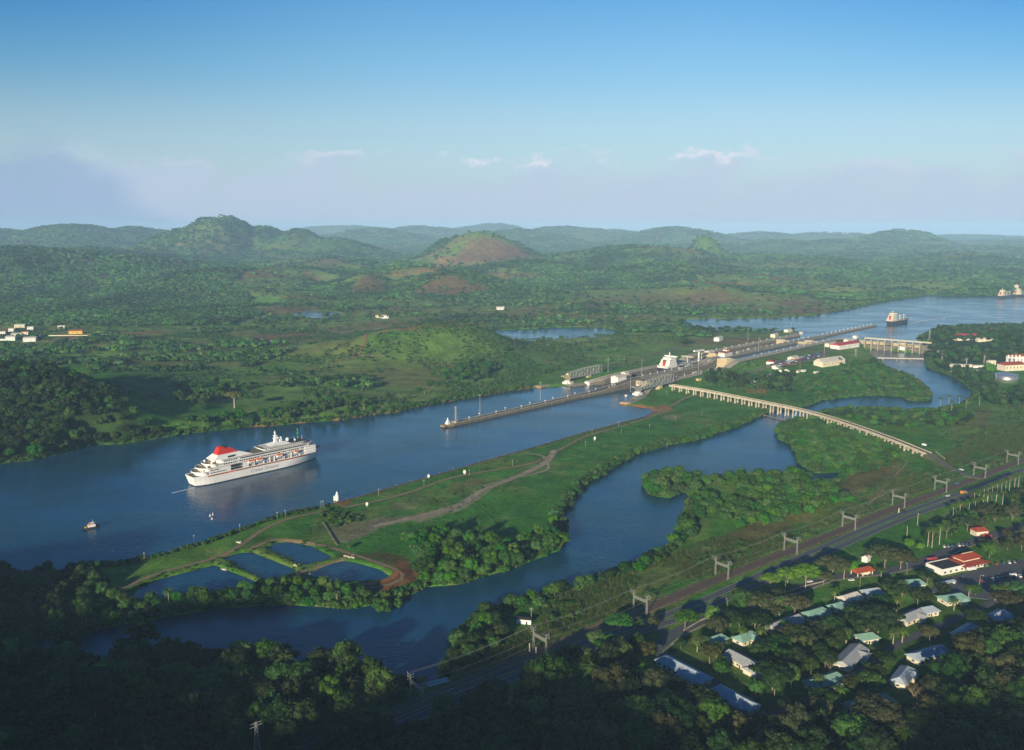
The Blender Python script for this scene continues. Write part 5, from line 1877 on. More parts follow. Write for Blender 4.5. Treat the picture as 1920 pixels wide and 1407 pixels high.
def hull(L, B, D, sheer, m_hull, m_boot, parent, bow_r=7.0, name='hull'):
    wl = hull_fn(L, B, bow_r)
    us = np.concatenate([np.linspace(0, .12, 5), np.linspace(.16, .66, 8), np.linspace(.7, 1, 11)])

    def deckz(u):
        return D + sheer * np.clip((u - .6) / .4, 0, 1) ** 1.6 + .4 * np.clip((.15 - u) / .15, 0, 1)

    def band(k0, k1, z0f, z1f, steps, m, nm):
        b = MB()
        P, rows = [], []
        for j in range(steps + 1):
            r_ = []
            for side in (-1, 1):
                col = []
                for u in us:
                    k = k0 + (k1 - k0) * j / steps
                    x, hb = wl(u, k)
                    z = z0f(u) + (z1f(u) - z0f(u)) * j / steps
                    col.append((float(x), float(side * max(hb, .05)), float(z)))
                r_.append(col)
            rows.append(r_)
        n = len(us)
        for j in range(steps + 1):
            for c_ in rows[j]:
                P += c_
        fs = []
        for j in range(steps):
            o0, o1 = j * 2 * n, (j + 1) * 2 * n
            for i in range(n - 1):
                fs.append((o0 + i, o0 + i + 1, o1 + i + 1, o1 + i))
                fs.append((o0 + n + i + 1, o0 + n + i, o1 + n + i, o1 + n + i + 1))
            fs.append((o0 + n, o0, o1, o1 + n))
            fs.append((o0 + n - 1, o0 + 2 * n - 1, o1 + 2 * n - 1, o1 + n - 1))
        b.poly(P, fs)
        return b.build(nm, m, parent)
    band(.0, .12, lambda u: -1.5, lambda u: .9, 1, m_boot, 'waterline_band')
    h_ = band(.12, 1.0, lambda u: .9, deckz, 4, m_hull, name)
    d = MB()
    pl = [wl(u, 1) for u in us]
    P = [(float(x), float(-hb) * .97, float(deckz(u)) - .7) for (x, hb), u in zip(pl, us)] + [(float(x), float(hb) * .97, float(deckz(u)) - .7) for (x, hb), u in zip(pl, us)]
    n = len(us)
    d.poly(P, [(i, i + 1, n + i + 1, n + i) for i in range(n - 1)])
    return wl, deckz, d


mx_, my_ = at(498, 886, 0)
mx_, my_ = float(mx_) - 11.2 * .73, float(my_) + 11.2 * .68
ship = thing('cruise_ship', 'white cruise ship with red funnel and orange lifeboats sailing up the channel', 'cruise ship', (mx_, my_, 0), R(46.5))
wl, dz_, dk = hull(161, 22.5, 10.4, 3.4, M['hull_white'], M['boot'], ship, 9.0)
dk.build('main_deck', M['deckgreen'], ship)


def hbx(x, z, L=161.0):
    """half breadth of the cruise hull at x, z"""
    k = min(1, max(0, (z - .9) / 9.5 * .88 + .12))
    for _ in range(1):
        u = (x + L / 2 - 3 * (1 - k)) / (L - 3 * (1 - k) - 9 * (1 - k))
    return float(wl(u, k)[1])


for sgn in (-1, 1):
    b = MB()
    xs = np.linspace(-66, 70, 50)
    for x0, x1 in zip(xs[:-1], xs[1:]):
        q = [(x0, sgn * (hbx(x0, 8.9) + .06), 8.5), (x1, sgn * (hbx(x1, 8.9) + .06), 8.5), (x1, sgn * (hbx(x1, 9.9) + .06), 9.9), (x0, sgn * (hbx(x0, 9.9) + .06), 9.9)]
        b.poly(q, [(0, 1, 2, 3) if sgn < 0 else (3, 2, 1, 0)])
    b.build('orange_stripe', M['orange'], ship)
    b = MB()
    for x0 in np.arange(-64, 68, 2.4):
        if -44 < x0 < -36:
            continue
        x1 = x0 + 1.25
        q = [(x0, sgn * (hbx(x0, 8.9) + .12), 8.6), (x1, sgn * (hbx(x1, 8.9) + .12), 8.6), (x1, sgn * (hbx(x1, 9.7) + .12), 9.7), (x0, sgn * (hbx(x0, 9.7) + .12), 9.7)]
        b.poly(q, [(0, 1, 2, 3) if sgn < 0 else (3, 2, 1, 0)])
    o = b.build('porthole_row', M['dark'], ship)
    o['kind'] = 'stuff'
fc = bpy.data.curves.new('ship_name', 'FONT')
fc.body = 'Crown Dynasty'
fc.size = 4.9
fc.shear = .45
fc.space_character = 1.08
fc.extrude = .03
fc.materials.append(mat('name_paint', (.26, .27, .34), .6, (.26, .27, .34)))
for sgn in (-1, 1):
    o = bpy.data.objects.new('lettering', fc)
    link(o)
    bpy.context.view_layer.update()
    mt_ = bpy.data.meshes.new_from_object(o)
    bpy.data.objects.remove(o)
    o = link(bpy.data.objects.new('ship_name', mt_), ship)
    o.location = (-18 if sgn < 0 else 12, sgn * 11.34, 3.4)
    o.rotation_euler = (R(90), 0, 0 if sgn < 0 else R(180))


def deck_box(b, x0, x1, hw, z0, z1, round_aft=0.0, taper_fwd=0.0):
    """deck house outline with a rounded stern end"""
    pl = []
    if round_aft:
        for k in range(9):
            a = math.pi / 2 + math.pi * k / 8
            pl.append((x0 + round_aft + math.cos(a) * round_aft, math.sin(a) * hw))
    else:
        pl += [(x0, hw), (x0, -hw)]
    if taper_fwd:
        pl += [(x1 - taper_fwd, -hw), (x1, -hw * .62), (x1, hw * .62), (x1 - taper_fwd, hw)]
    else:
        pl += [(x1, -hw), (x1, hw)]
    b.prism(pl, z0, z1)
    return pl


tiers = [  # name, aft, fwd, half width, z0, z1, round, taper
    ('promenade_deckhouse', -74, 68, 9.6, 9.7, 13.0, 7, 6), ('boat_deckhouse', -69, 66, 9.4, 13.4, 16.2, 7, 6),
    ('cabin_deckhouse', -62, 65, 9.5, 16.6, 19.4, 6, 6), ('upper_deckhouse', -54, 62, 10.6, 19.8, 22.4, 6, 6), ('sun_deckhouse', 2, 57, 8.2, 22.8, 25.0, 0, 7)]
for nm, x0, x1, hw, z0, z1, ra, tf in tiers:
    b = MB()
    deck_box(b, x0, x1, hw, z0, z1, ra, tf)
    t1 = b.build(nm, M['hull_white'], ship)
    # overhanging deck slab with a teak top
    b = MB()
    deck_box(b, x0 - 3.2, x1 + (1.6 if nm != 'sun_deckhouse' else .5), 11.25 if nm != 'sun_deckhouse' else 9, z1, z1 + .4, ra and ra + 2, tf)
    b.build('deck_slab', M['hull_white'], t1)
    b = MB()
    deck_box(b, x0 - 2.6, x1 + .8, (10.6 if nm != 'sun_deckhouse' else 8.4), z1 + .405, z1 + .45, ra and ra + 1.6, tf)
    b.build('deck_planking', M['teak' if nm != 'sun_deckhouse' else 'deckgreen'], t1)
    if ra:   # white bulging bulwark round the aft end
        b = MB()
        n = 14
        for k in range(n):
            a0, a1 = math.pi / 2 + math.pi * k / n, math.pi / 2 + math.pi * (k + 1) / n
            rr_ = ra + 2
            p = [(x0 - 3.2 + rr_ + math.cos(a) * rr_, math.sin(a) * 11.25) for a in (a0, a1)]
            b.beam((*p[0], z1 + .95), (*p[1], z1 + .95), .25, 1.1)
        b.build('bulwark', M['hull_white'], t1)
    b = MB()
    xs = np.arange(x0 + ra + 2, x1 - tf - 1, 2.6)
    for xx in xs:
        if nm in ('promenade_deckhouse', 'boat_deckhouse') or rt.random() < .9:
            for sgn in (-1, 1):
                b.box(xx, sgn * hw, z0 + .9, 1.5, .12, 1.3)
    for k in range(5):
        yy = -hw * .5 + k * hw * .25
        b.box(x1 + .02, yy, z0 + 1.0, .12, hw * .18, 1.0)
    o = b.build('window_row', M['glass'], t1)
    o['kind'] = 'stuff'
for sgn in (-1, 1):
    b = MB()
    b.box(12, sgn * 10.66, 20.7, 78, .14, .9)
    b.build('window_band', M['dark'], ship)
    b = MB()
    b.box(-34.5, sgn * 11.0, 11.3, 11, .5, 5.2)
    b.build('loading_door', M['dark'], ship)
    b = MB()
    b.box(-52, sgn * 10.9, 10.3, 24, .5, 5.6)
    b.box(-23, sgn * 10.9, 10.3, 6, .5, 5.6)
    b.box(58, sgn * 9.6, 10.6, 14, 2.2, 8.4)
    b.build('side_plating', M['hull_white'], ship)
    b = MB()
    b.box(-54, sgn * 11.2, 11.6, 18, .14, .7)
    b.box(-58, sgn * 11.2, 14.2, 10, .14, .7)
    b.build('side_gallery', M['dark'], ship)
    for xx in (-19.5, -12.5, -1, 6.5, 12, 24, 33, 44):
        b = MB()
        b.box(xx, sgn * 10.7, 10.5, .7, .9, 6.1)
        b.build('davit_post', M['hull_white'], ship)
    for xx, l in ((-16, 9.5), (-6.5, 9.5), (18, 9.0), (39, 6.5)):
        b = MB()
        b.prism([(xx - l / 2, sgn * 11.1 - .5), (xx - l / 2 + 1, sgn * 11.1 - 1.5), (xx + l / 2 - 1.2, sgn * 11.1 - 1.5), (xx + l / 2, sgn * 11.1), (xx + l / 2 - 1.2, sgn * 11.1 + 1.5), (xx - l / 2 + 1, sgn * 11.1 + 1.5)],
                14.4, 15.9, [(xx - l / 2 + .4, sgn * 11.1 - .3), (xx - l / 2 + 1.3, sgn * 11.1 - 1.7), (xx + l / 2 - 1.5, sgn * 11.1 - 1.7), (xx + l / 2 - .2, sgn * 11.1), (xx + l / 2 - 1.5, sgn * 11.1 + 1.7), (xx - l / 2 + 1.3, sgn * 11.1 + 1.7)])
        lb = b.build('lifeboat', M['hull_white'], ship)
        b = MB()
        b.gable(xx, sgn * 11.1, 15.9, l - 1.6, 2.9, 1.1, 0, 0, 1.0, .5)
        b.build('boat_cover', M['orange'], lb)
b = MB()
b.prism([(-57, -9), (-12, -8), (-12, 8), (-57, 9)], 22.85, 27.6, [(-51, -6.2), (-26, -5), (-26, 5), (-51, 6.2)])
fb = b.build('funnel_housing', M['hull_white'], ship)
for sgn in (-1, 1):
    b = MB()
    b.beam((-41, sgn * 8.1, 24.6), (-33, sgn * 7.8, 24.9), .4, 1.9)
    b.build('louvre', M['dark'], fb)
b = MB()
b.prism([(-50.5, -4.8), (-27, -4.2), (-27, 4.2), (-50.5, 4.8)], 27.6, 33.6, [(-48, -3.4), (-36.5, -3), (-36.5, 3), (-48, 3.4)])
b.box(-45, 0, 33.6, 5.5, 6.2, 1.6)
fn = b.build('funnel', M['red'], ship)
b = MB()
b.box(-42, 0, 33.65, 10.5, 6.0, 1.3, 0, .9)
b.cyl(-44, -1.2, 34.9, 36.3, .8, .8, 8)
b.cyl(-40.5, 1.2, 34.9, 36.1, .8, .8, 8)
b.build('funnel_cap', M['black'], fn)
# lido, pool deck, awning
b = MB()
b.box(-6, 0, 22.85, 12, 15, .5)
b.build('pool_deck', M['deckgreen'], ship)
b = MB()
for k in range(7):
    b.beam((4 + k * 2.0, -7.5, 25.5), (4 + k * 2.0, 7.5, 26.4), .25)
b.beam((4, -7.5, 25.5), (17, -7.5, 26.6), .3)
b.beam((4, 7.5, 25.5), (17, 7.5, 26.6), .3)
b.build('pergola', M['hull_white'], ship)
b = MB()
b.prism([(10, -7.5), (36, -7.5), (36, 7.5), (10, 7.5)], 25.4, 28.2, [(18, -3.4), (30, -3.4), (30, 3.4), (18, 3.4)])
b.build('mast_house', M['hull_white'], ship)
b = MB()
b.box(20.5, 0, 28.2, 3.6, 3.4, 8.2, 0, .55)
b.box(20.2, 0, 36.4, 1.1, 1.1, 4.0, 0, .6)
b.box(20.5, 0, 32.0, 4.4, 6.5, .35)
b.box(20.5, 0, 35.0, 3.4, 5.2, .35)
b.box(20.2, 0, 38.4, .6, 4.6, .3)
b.box(26, 0, 28.2, 3.0, 5.4, 4.4, 0, .8)
b.box(26, -2.2, 32.6, .5, 2.2, 1.2)
b.box(26, 2.2, 32.6, .5, 2.2, 1.2)
b.ball(22.5, -2.4, 33.2, .9)
b.ball(22.5, 2.4, 33.2, .9)
b.ball(20, 0, 40.6, .5)
b.build('mast', M['hull_white'], ship)
for xx, yy, r_, zz in ((35.5, 0, 2.3, 28.4), (44, -2, 1.2, 27.0), (31, 2, 1.0, 29.2), (-58, -6, 1.4, 21.3), (-64, -7, 1.4, 18.3), (-68, -6, 1.4, 15.2), (-60, 6, 1.4, 21.3), (-50, -5.5, 1.2, 24.3)):
    b = MB()
    b.cyl(xx, yy, zz - r_ - 1.2, zz - r_ * .6, r_ * .45, r_ * .45, 8)
    b.ball(xx, yy, zz, r_, 12, 8)
    b.build('radome' if xx > 0 else 'deck_dome', M['white'], ship, True)
b = MB()
b.box(48, 0, 25.4, 17, 15.5, .3)
for k in range(26):
    b.box(41 + rt.random() * 14, rt.uniform(-7, 7), 25.7, .7, .7, .5 + rt.random() * .9)
o = b.build('crowded_foredeck', M['navy'], ship)
b = MB()
for xx in (54, 44, 49):
    b.cyl(xx, 0, 25.7, 30.5, .16, .08, 5)
b.build('aerial', M['hull_white'], ship)
b = MB()
b.box(71, 0, 12.0, 6, 5, 1.0)
b.box(66.5, 0, 11.2, 3, 12, 1.4)
for k in range(14):
    b.box(66 + rt.random() * 10, rt.uniform(-3.5, 3.5) * .9, 12.1, .8, .8, 1 + rt.random())
b.build('mooring_gear', M['navy'], ship)
b = MB()
for k in range(34):      # loungers, people and boxes on the stern terraces
    lev = k % 4
    b.box(-66 + lev * 6 - rt.random() * 4, rt.uniform(-8, 8), (13.4, 16.6, 19.8, 22.85)[lev] + .1, 1.4, .7, .5)
o = b.build('deck_furniture', M['cream'], ship)
o['kind'] = 'stuff'


def cargo_ship(label, x, y, z, rz, L=120, B=20, D=8.5, big=False):
    t = thing('cargo_ship', label, 'cargo ship', (x, y, z), rz)
    hk, vk = (1.55, 1.12) if big else (1.15, 1.1)
    wl2, dz2, dk2 = hull(L, B, D, 2.2, M['navy'], M['boot'], t, 5.0)
    dk2.build('main_deck', M['rust'] if not big else M['wet_concrete'], t)
    a = -L / 2
    b = MB()
    lv = [(a + 12 * hk, 20, .86, 3.4), (a + 13.5 * hk, 16, .8, 3.0), (a + 14 * hk, 14, .74, 3.0), (a + 14.5 * hk, 13, .7, 3.0), (a + 16 * hk, 10, .66, 2.8)]
    zc = D - .6
    wn = MB()
    for j, (xc, l_, w_, h_) in enumerate(lv):
        b.box(xc, 0, zc, l_ * hk, B * w_, h_ * vk)
        for k in range(7):
            wn.box(xc + l_ * hk / 2, -B * w_ * .4 + k * B * w_ * .133, zc + h_ * vk * .45, .2, 1.0, 1.1)
            wn.box(xc - l_ * hk * .4 + k * l_ * hk * .13, -B * w_ / 2, zc + h_ * vk * .45, 1.1, .2, 1.1)
            wn.box(xc - l_ * hk / 2, -B * w_ * .4 + k * B * w_ * .133, zc + h_ * vk * .45, .2, 1.0, 1.1)
        zc += h_ * vk
        b.box(xc, 0, zc, l_ * hk + 1.2, B * w_ + 1.0, .25)
        zc += .25
    b.box(a + 19 * hk, 0, zc, 4, B * 1.0, 2.0)
    b.cyl(a + 16 * hk, 0, zc, zc + 8 * vk, 1.1, .5, 8)
    b.beam((a + 16 * hk, -3, zc + 5 * vk), (a + 16 * hk, 3, zc + 5 * vk), .5)
    sp_ = b.build('superstructure', M['cream' if not big else 'white'], t)
    o = wn.build('window_row', M['glass'], sp_)
    o['kind'] = 'stuff'
    b = MB()
    b.box(a + 6.0 * hk, 0, D + 2.8 * vk, 4.2 * hk, 4.0, 7.6 * vk, 0, .85)
    f2 = b.build('funnel', M['red'], t)
    b = MB()
    b.box(a + 6.0 * hk, 0, D + 10.42 * vk, 4 * hk, 3.8, 1.6)
    b.build('funnel_cap', M['black'], f2)
    nh = 4 if not big else 5
    for k in range(nh):
        xx = a + 30 + 10 * hk + k * (L - 62) / nh
        b = MB()
        b.box(xx, 0, D - .6, (L - 60) / nh * .8, B * .62, 1.9)
        b.build('hatch', M['steel'], t)
    for k in range(3):
        xx = a + 36 + k * (L - 56) / 2.3
        b = MB()
        b.cyl(xx, 0, D - .6, D + 12.5, .8, .5, 8)
        b.box(xx, 0, D + 11.4, 1.0, 7 if k != 1 or not big else 26, 1.1)
        b.beam((xx, 0, D + 3), (xx + 13, 0, D + 8.5), .5)
        b.build('derrick', M['cream'], t)
    return t


sx_, sy_ = st(628, -25.5)
cargo_ship('large cargo ship with white superstructure rising out of the far lock chamber', sx_, sy_, 3.0, LOCK_A, 168, 26, 9.5, True)
x0, y0 = at(1660, 610, 16); x1, y1 = at(1708, 603, 16)
cargo_ship('black-hulled cargo ship with cream superstructure leaving the far end of the locks', float(x0 + x1) / 2, float(y0 + y1) / 2, 16, R(40), 104, 19, 8.5)
for px_, py_, L_, an, lab in [(1886, 558, 110, 40, 'far cargo ship at the distant anchorage, nearest of the group'), (1905, 548, 120, 60, 'far cargo ship at the distant anchorage, behind the nearest'),
                              (1918, 556, 90, 20, 'far ship at the picture edge of the distant anchorage'), (1864, 543, 60, 10, 'small far ship left of the distant anchorage')]:
    x_, y_ = at(px_, py_, 16)
    cargo_ship(lab, float(x_), float(y_), 16, R(an), L_, 17, 8)
# tug with tyre fenders, pilot launch
x_, y_ = at(172, 990, 0)
tug = thing('tugboat', 'small dark-hulled tugboat with white wheelhouse alone on the channel', 'tugboat', (float(x_), float(y_), 0), R(38))
_, _, dk3 = hull(15, 5.0, 1.5, .9, M['navy'], M['boot'], tug, 1.5)
dk3.build('deck', M['rust'], tug)
MB().box(0, 0, .9, 6, 3.4, 2.2).box(.6, 0, 3.1, 2.8, 2.8, 1.9).build('wheelhouse', M['white'], tug)
MB().box(.6, 0, 3.6, 3.0, 2.9, .7).build('windows', M['glass'], tug)
MB().cyl(-2, 0, 3.1, 5.2, .45, .4, 8).build('funnel', M['orange'], tug)
MB().cyl(1, 0, 5.0, 8.0, .1, .06, 5).build('mast', M['white'], tug)
MB().box(-5, 0, 1.0, 2.0, 2.2, .8).build('tow_winch', M['yellow'], tug)
# buoys
x_, y_ = at(558, 813, 0)
t = thing('green_buoy', 'green channel buoy behind the bow of the cruise ship', 'buoy', (float(x_), float(y_), 0))
MB().cyl(0, 0, -.4, 1.2, 1.6, 1.6, 10).build('float', M['buoygreen'], t)
b = MB()
for k in range(4):
    a = k * math.pi / 2
    b.beam((math.cos(a) * 1.0, math.sin(a) * 1.0, 1.2), (math.cos(a) * .3, math.sin(a) * .3, 5.5), .22)
b.box(0, 0, 5.2, 1.4, 1.4, 1.6)
b.build('tower', M['buoygreen'], t)
for px_, py_, h, lab in ((394, 968, 1.4, 'left of the three white floats in the channel'), (399, 966, 1.8, 'tallest of the three white floats in the channel'), (397.5, 974, 1.1, 'lowest of the three white floats in the channel'),
                         (1822, 618, 2.5, 'white marker float on the lake'), (1770, 598, 3.0, 'white float far out on the lake')):
    lv_ = 16 if py_ < 640 else 0
    x_, y_ = at(px_, py_, lv_)
    t = thing('white_float', lab, 'buoy', (float(x_), float(y_), lv_))
    MB().cyl(0, 0, -.2, .5, .9, .9, 8).build('float', M['white'], t)
    MB().cyl(0, 0, .5, h + .8, .4, .15, 6).build('topmark', M['white'], t)

# ---------------------------------------------------------------- the locks
def wall_strip(name, label, cat, segs, mtop, mside, fascia=True):
    """segs: (s, t0, t1, ztop) stations"""
    t = thing(name, label, cat, (*st(segs[0][0], (segs[0][1] + segs[0][2]) / 2), 0))
    ox, oy = t.location.x, t.location.y
    P, fs = [], []
    for (s, t0, t1, z) in segs:
        for tt, zz in ((t0, -6.5), (t1, -6.5), (t1, z), (t0, z)):
            x, y = st(s, tt)
            P.append((x - ox, y - oy, zz))
    for i in range(len(segs) - 1):
        a, c_ = i * 4, i * 4 + 4
        fs += [(a + 1, c_ + 1, c_ + 2, a + 2), (a, a + 3, c_ + 3, c_)]
    e = (len(segs) - 1) * 4
    fs += [(0, 1, 2, 3), (e + 3, e + 2, e + 1, e)]
    MB().poly(P, fs).build('wall_face', mside, t)
    fs = [(i * 4 + 2, i * 4 + 3, i * 4 + 7, i * 4 + 6)[::-1] for i in range(len(segs) - 1)]
    MB().poly(P, fs).build('wall_top', mtop, t)
    b = MB()
    for i in range(len(segs) - 1):
        s0, a0, b0, z0 = segs[i]
        s1, a1, b1, z1 = segs[i + 1]
        for e0, e1, k in ((a0, a1, 1), (b0, b1, -1)):
            x, y = st(s0, e0 + k * .35)
            x2, y2 = st(s1, e1 + k * .35)
            b.beam((x - ox, y - oy, z0 + .2), (x2 - ox, y2 - oy, z1 + .2), .7, .5)
    b.build('coping', M['pale_concrete'], t)
    b = MB()
    for i in range(len(segs) - 1):
        s0, a0, b0, z0 = segs[i]
        s1, a1, b1, z1 = segs[i + 1]
        for f in (.3, .7):
            x, y = st(s0, a0 + (b0 - a0) * f)
            x2, y2 = st(s1, a1 + (b1 - a1) * f)
            b.beam((x - ox, y - oy, z0 + .1), (x2 - ox, y2 - oy, z1 + .1), .9, .14)
    b.build('towing_track', M['asphalt'], t)
    return t


wall_strip('lock_wall', 'long dark approach wall with lamp posts running from the beacon to the truss bridges', 'guide wall',
           [(2, -3, 3, 3.4), (10, -5, 5, 3.6), (60, -5, 5, 3.8), (280, -5.5, 5.5, 4.2), (330, -8, 8, 4.6), (385, -9, 9, 8.8), (405, -9, 9, 11.0), (440, -9, 9, 11.0)], M['wet_concrete'], M['wet_concrete'])
wall_strip('lock_wall', 'centre wall between the two lower chambers with white lamp posts', 'lock wall', [(440.2, -9, 9, 11.0), (640, -9, 9, 11.0), (672, -9, 9, 18.4), (690, -9, 9, 18.6)], M['concrete'], M['wet_concrete'])
wall_strip('lock_wall', 'centre wall between the two upper chambers', 'lock wall', [(690.2, -9, 9, 18.6), (1135, -9, 9, 18.6)], M['concrete'], M['wet_concrete'])
wall_strip('lock_wall', 'lake approach wall with white lamps reaching out to the leaving ship', 'guide wall', [(1135.2, -9, 9, 18.4), (1180, -5.5, 5.5, 18.4), (1450, -5, 5, 18.4), (1458, -3, 3, 18.4)], M['concrete'], M['wet_concrete'])
wall_strip('lock_wall', 'near side wall of the lower lock chamber beside the grass', 'lock wall', [(372, 52, 66, 4.5), (400, 42, 58, 8.5), (440, 42, 57, 11.0), (640, 42, 57, 11.0), (672, 42, 57, 18.4), (690, 42, 57, 18.6)], M['pale_concrete'], M['wet_concrete'])
wall_strip('lock_wall', 'near side wall of the upper lock chamber beside the car park', 'lock wall', [(690.2, 42, 57, 18.6), (1128, 42, 57, 18.6), (1146, 62, 74, 18.2)], M['pale_concrete'], M['wet_concrete'])
wall_strip('lock_wall', 'far side wall of the lower chamber behind the cargo ship', 'lock wall', [(375, -66, -54, 4.5), (400, -58, -42, 8.5), (440, -57, -42, 11.0), (640, -57, -42, 11.0), (672, -57, -42, 18.4), (690, -57, -42, 18.6)], M['pale_concrete'], M['wet_concrete'])
wall_strip('lock_wall', 'far side wall of the upper chamber', 'lock wall', [(690.2, -57, -42, 18.6), (1128, -57, -42, 18.6), (1160, -80, -66, 18.2)], M['pale_concrete'], M['wet_concrete'])
for nm, s0, s1, t0, t1, z in (('chamber_water', 420, 672, 9, 42, 2.6), ('chamber_water', 420, 672, -42, -9, 3.0), ('chamber_water', 690, 1012, 9, 42, 15.2), ('chamber_water', 690, 1012, -42, -9, 8.0),
                              ('chamber_water', 1014, 1135, 9, 42, 15.98), ('chamber_water', 1014, 1135, -42, -9, 15.98)):
    P = [(*st(s, t_), z) for s, t_ in ((s0, t0), (s0, t1), (s1, t1), (s1, t0))]
    # fine grid so the bump reads evenly
    props(MB().poly(P, [(0, 1, 2, 3)]).build(nm, M['water']), kind='structure')


def gate(s, t0, t1, ztop, zb, m, label, dirn=1):
    x, y = st(s, (t0 + t1) / 2)
    t = thing('lock_gate', label, 'lock gate', (x, y, zb), LOCK_A)
    w = (t1 - t0) / 2
    for sg in (-1, 1):
        b = MB()
        b.beam((0, sg * w, (ztop - zb) / 2), (dirn * 7.5, 0.05 * sg, (ztop - zb) / 2), 2.1, ztop - zb)
        lf = b.build('gate_leaf', m, t)
        b = MB()
        for k in range(1, 6):
            zz = (ztop - zb) * k / 6
            b.beam((-1.2 + 0, sg * w, zz), (dirn * 7.5 - 1.2, .05 * sg, zz), .3, .35)
        b.build('rib', M['wet_concrete'], lf)
        b = MB()
        b.beam((.2, sg * w, ztop - zb + .7), (dirn * 7.5 + .2, .05 * sg, ztop - zb + .7), .1, 1.0)
        b.build('handrail', M['galv'], lf)


gate(418, 9, 42, 9, -2, M['tan'], 'closed lower gates of the near lane beside the near truss bridge')
gate(418, -42, -9, 9.5, -2, M['tan'], 'closed lower gates of the far lane facing the approach channel')
gate(676, 9, 42, 18.4, 0, M['tan'], 'tall tan middle gates of the near lane')
gate(688, 9, 42, 18.4, 0, M['tan'], 'second pair of tan middle gates of the near lane')
gate(722, -42, -9, 18.4, 4, M['tan'], 'tan middle gates of the far lane behind the white crane')
gate(1008, 9, 42, 18.2, 12, M['tan'], 'upper gates of the near lane')
gate(1012, -42, -9, 18.2, 6, M['tan'], 'upper gates of the far lane')
gate(1040, 9, 42, 18.2, 12, M['tan'], 'outermost lake gates of the near lane')
b = MB()
# beacon at the head of the approach wall
x_, y_ = st(4, 0)
t = thing('beacon', 'white stepped beacon house on the tip of the approach wall', 'beacon', (x_, y_, 3.4), LOCK_A)
MB().box(-4, 0, -2.2, 12, 7, 2.2).build('plinth', M['rust'], t)
MB().box(0, 0, 0, 5, 5, 2.4).box(0, 0, 2.4, 3.4, 3.4, 2.2).build('house', M['white'], t)
MB().cyl(0, 0, 4.6, 8.4, 1.3, .7, 8).build('lantern_tower', M['white'], t)
MB().box(9, 1.5, 0, 4, 3, 2.2).box(13, -1.5, 0, 2.5, 2.5, 1.6).build('shed', M['cream'], t)
x_, y_ = st(17, 2)
t = thing('signal_tower', 'square grey lattice signal tower behind the beacon', 'tower', (x_, y_, 3.6), LOCK_A)
b = MB()
for a, c_ in ((-1, -1), (1, -1), (1, 1), (-1, 1)):
    b.beam((a, c_, 0), (a * .8, c_ * .8, 21), .3)
for k in range(9):
    z0_, z1_ = k * 2.33, (k + 1) * 2.33
    for a, c_, d, e in ((-1, -1, 1, -1), (1, -1, 1, 1), (1, 1, -1, 1), (-1, 1, -1, -1)):
        b.beam((a, c_, z0_), (d * .95, e * .95, z1_), .18)
b.build('lattice', M['galv'], t)
MB().box(0, 0, 21, 3, 3, .4).box(0, 0, 21.4, 1, 1, 1.2).build('platform', M['galv'], t)
MB().box(0, 0, .2, 1.2, 1.2, 20.5).build('ladder_shaft', M['steel'], t)

# wall lamps: short posts with white housings
lp = thing('wall_lamp', 'x', 'lamp post')
MB().cyl(0, 0, 0, 3.4, .45, .3, 6).build('post', M['pale_concrete'], lp)
MB().box(0, 0, 3.4, 1.3, 1.3, 1.2, 0, .7).build('lamp_head', M['white'], lp)
spots = [(40 + 26 * k, (-3.6 if k % 2 else 3.6), 3.9, 'approach wall from the beacon', 'lamps on the approach wall') for k in range(13)] + \
        [(450 + 22 * k, 0, 11.0, 'centre wall of the lower chambers', 'lamps on the lower centre wall') for k in range(9)] + \
        [(742 + 24 * k, 0, 18.6, 'centre wall of the upper chambers', 'lamps on the upper centre wall') for k in range(15)] + \
        [(1150 + 23 * k, 0, 18.4, 'lake approach wall', 'lamps on the lake approach wall') for k in range(13)] + \
        [(450 + 26 * k, 49, 11.0, 'near lower lock wall', 'lamps on the near lower wall') for k in range(8)] + \
        [(742 + 30 * k, 49, 18.6, 'near upper lock wall', 'lamps on the near upper wall') for k in range(12)] + \
        [(742 + 30 * k, -49, 18.6, 'far upper lock wall', 'lamps on the far upper wall') for k in range(12)]
first, seq = True, {}
for s, t_, z, where, grp in spots:
    seq[grp] = seq.get(grp, 0) + 1
    lab = ORD[seq[grp] - 1] + ' white lamp along the ' + where + (', counting from the camera side' if 'beacon' not in where else '')
    x, y = st(s, t_)
    if first:
        lp.location = (x, y, z)
        lp.rotation_euler = (0, 0, LOCK_A)
        lp['label'] = lab
        lp['group'] = grp
        first = False
    else:
        copy_thing(lp, (x, y, z), LOCK_A, lab, 1.0 if s < 1100 else 1.25, grp)
# tall lighting masts
tm = thing('light_mast', 'x', 'light mast')
MB().cyl(0, 0, 0, 27, .42, .22, 7).build('mast', M['galv'], tm)
MB().box(0, 0, 27, 2.4, 2.4, .7).build('lamp_ring', M['galv'], tm)
masts = [((900, 777), 3.9, 'tall light mast on the approach wall, nearest the beacon'), ((1013, 751), 3.9, 'tall light mast halfway along the approach wall'), ((1182, 735), 5, 'tall light mast before the near truss bridge'),
         ((1140, 700), 9, 'tall light mast at the right end of the far truss bridge'), ((1203, 705), 11, 'tall light mast on the wall by the stern of the locked ship'), ((1309, 701), 11, 'tall light mast on the near lower lock wall'),
         ((1422, 660), 18.6, 'tall light mast by the upper chamber'), ((1402, 640), 18, 'tall light mast beyond the upper chamber, left'), ((1482, 628), 18, 'tall light mast beyond the upper chamber, right'), ((1545, 668), 18, 'tall light mast by the warehouse')]
for i, ((px_, py_), z, lab) in enumerate(masts):
    x_, y_ = at(px_, py_, z)
    if i == 0:
        tm.location = (float(x_), float(y_), z)
        tm['label'] = lab
    else:
        copy_thing(tm, (float(x_), float(y_), z), 0, lab, 1.0)
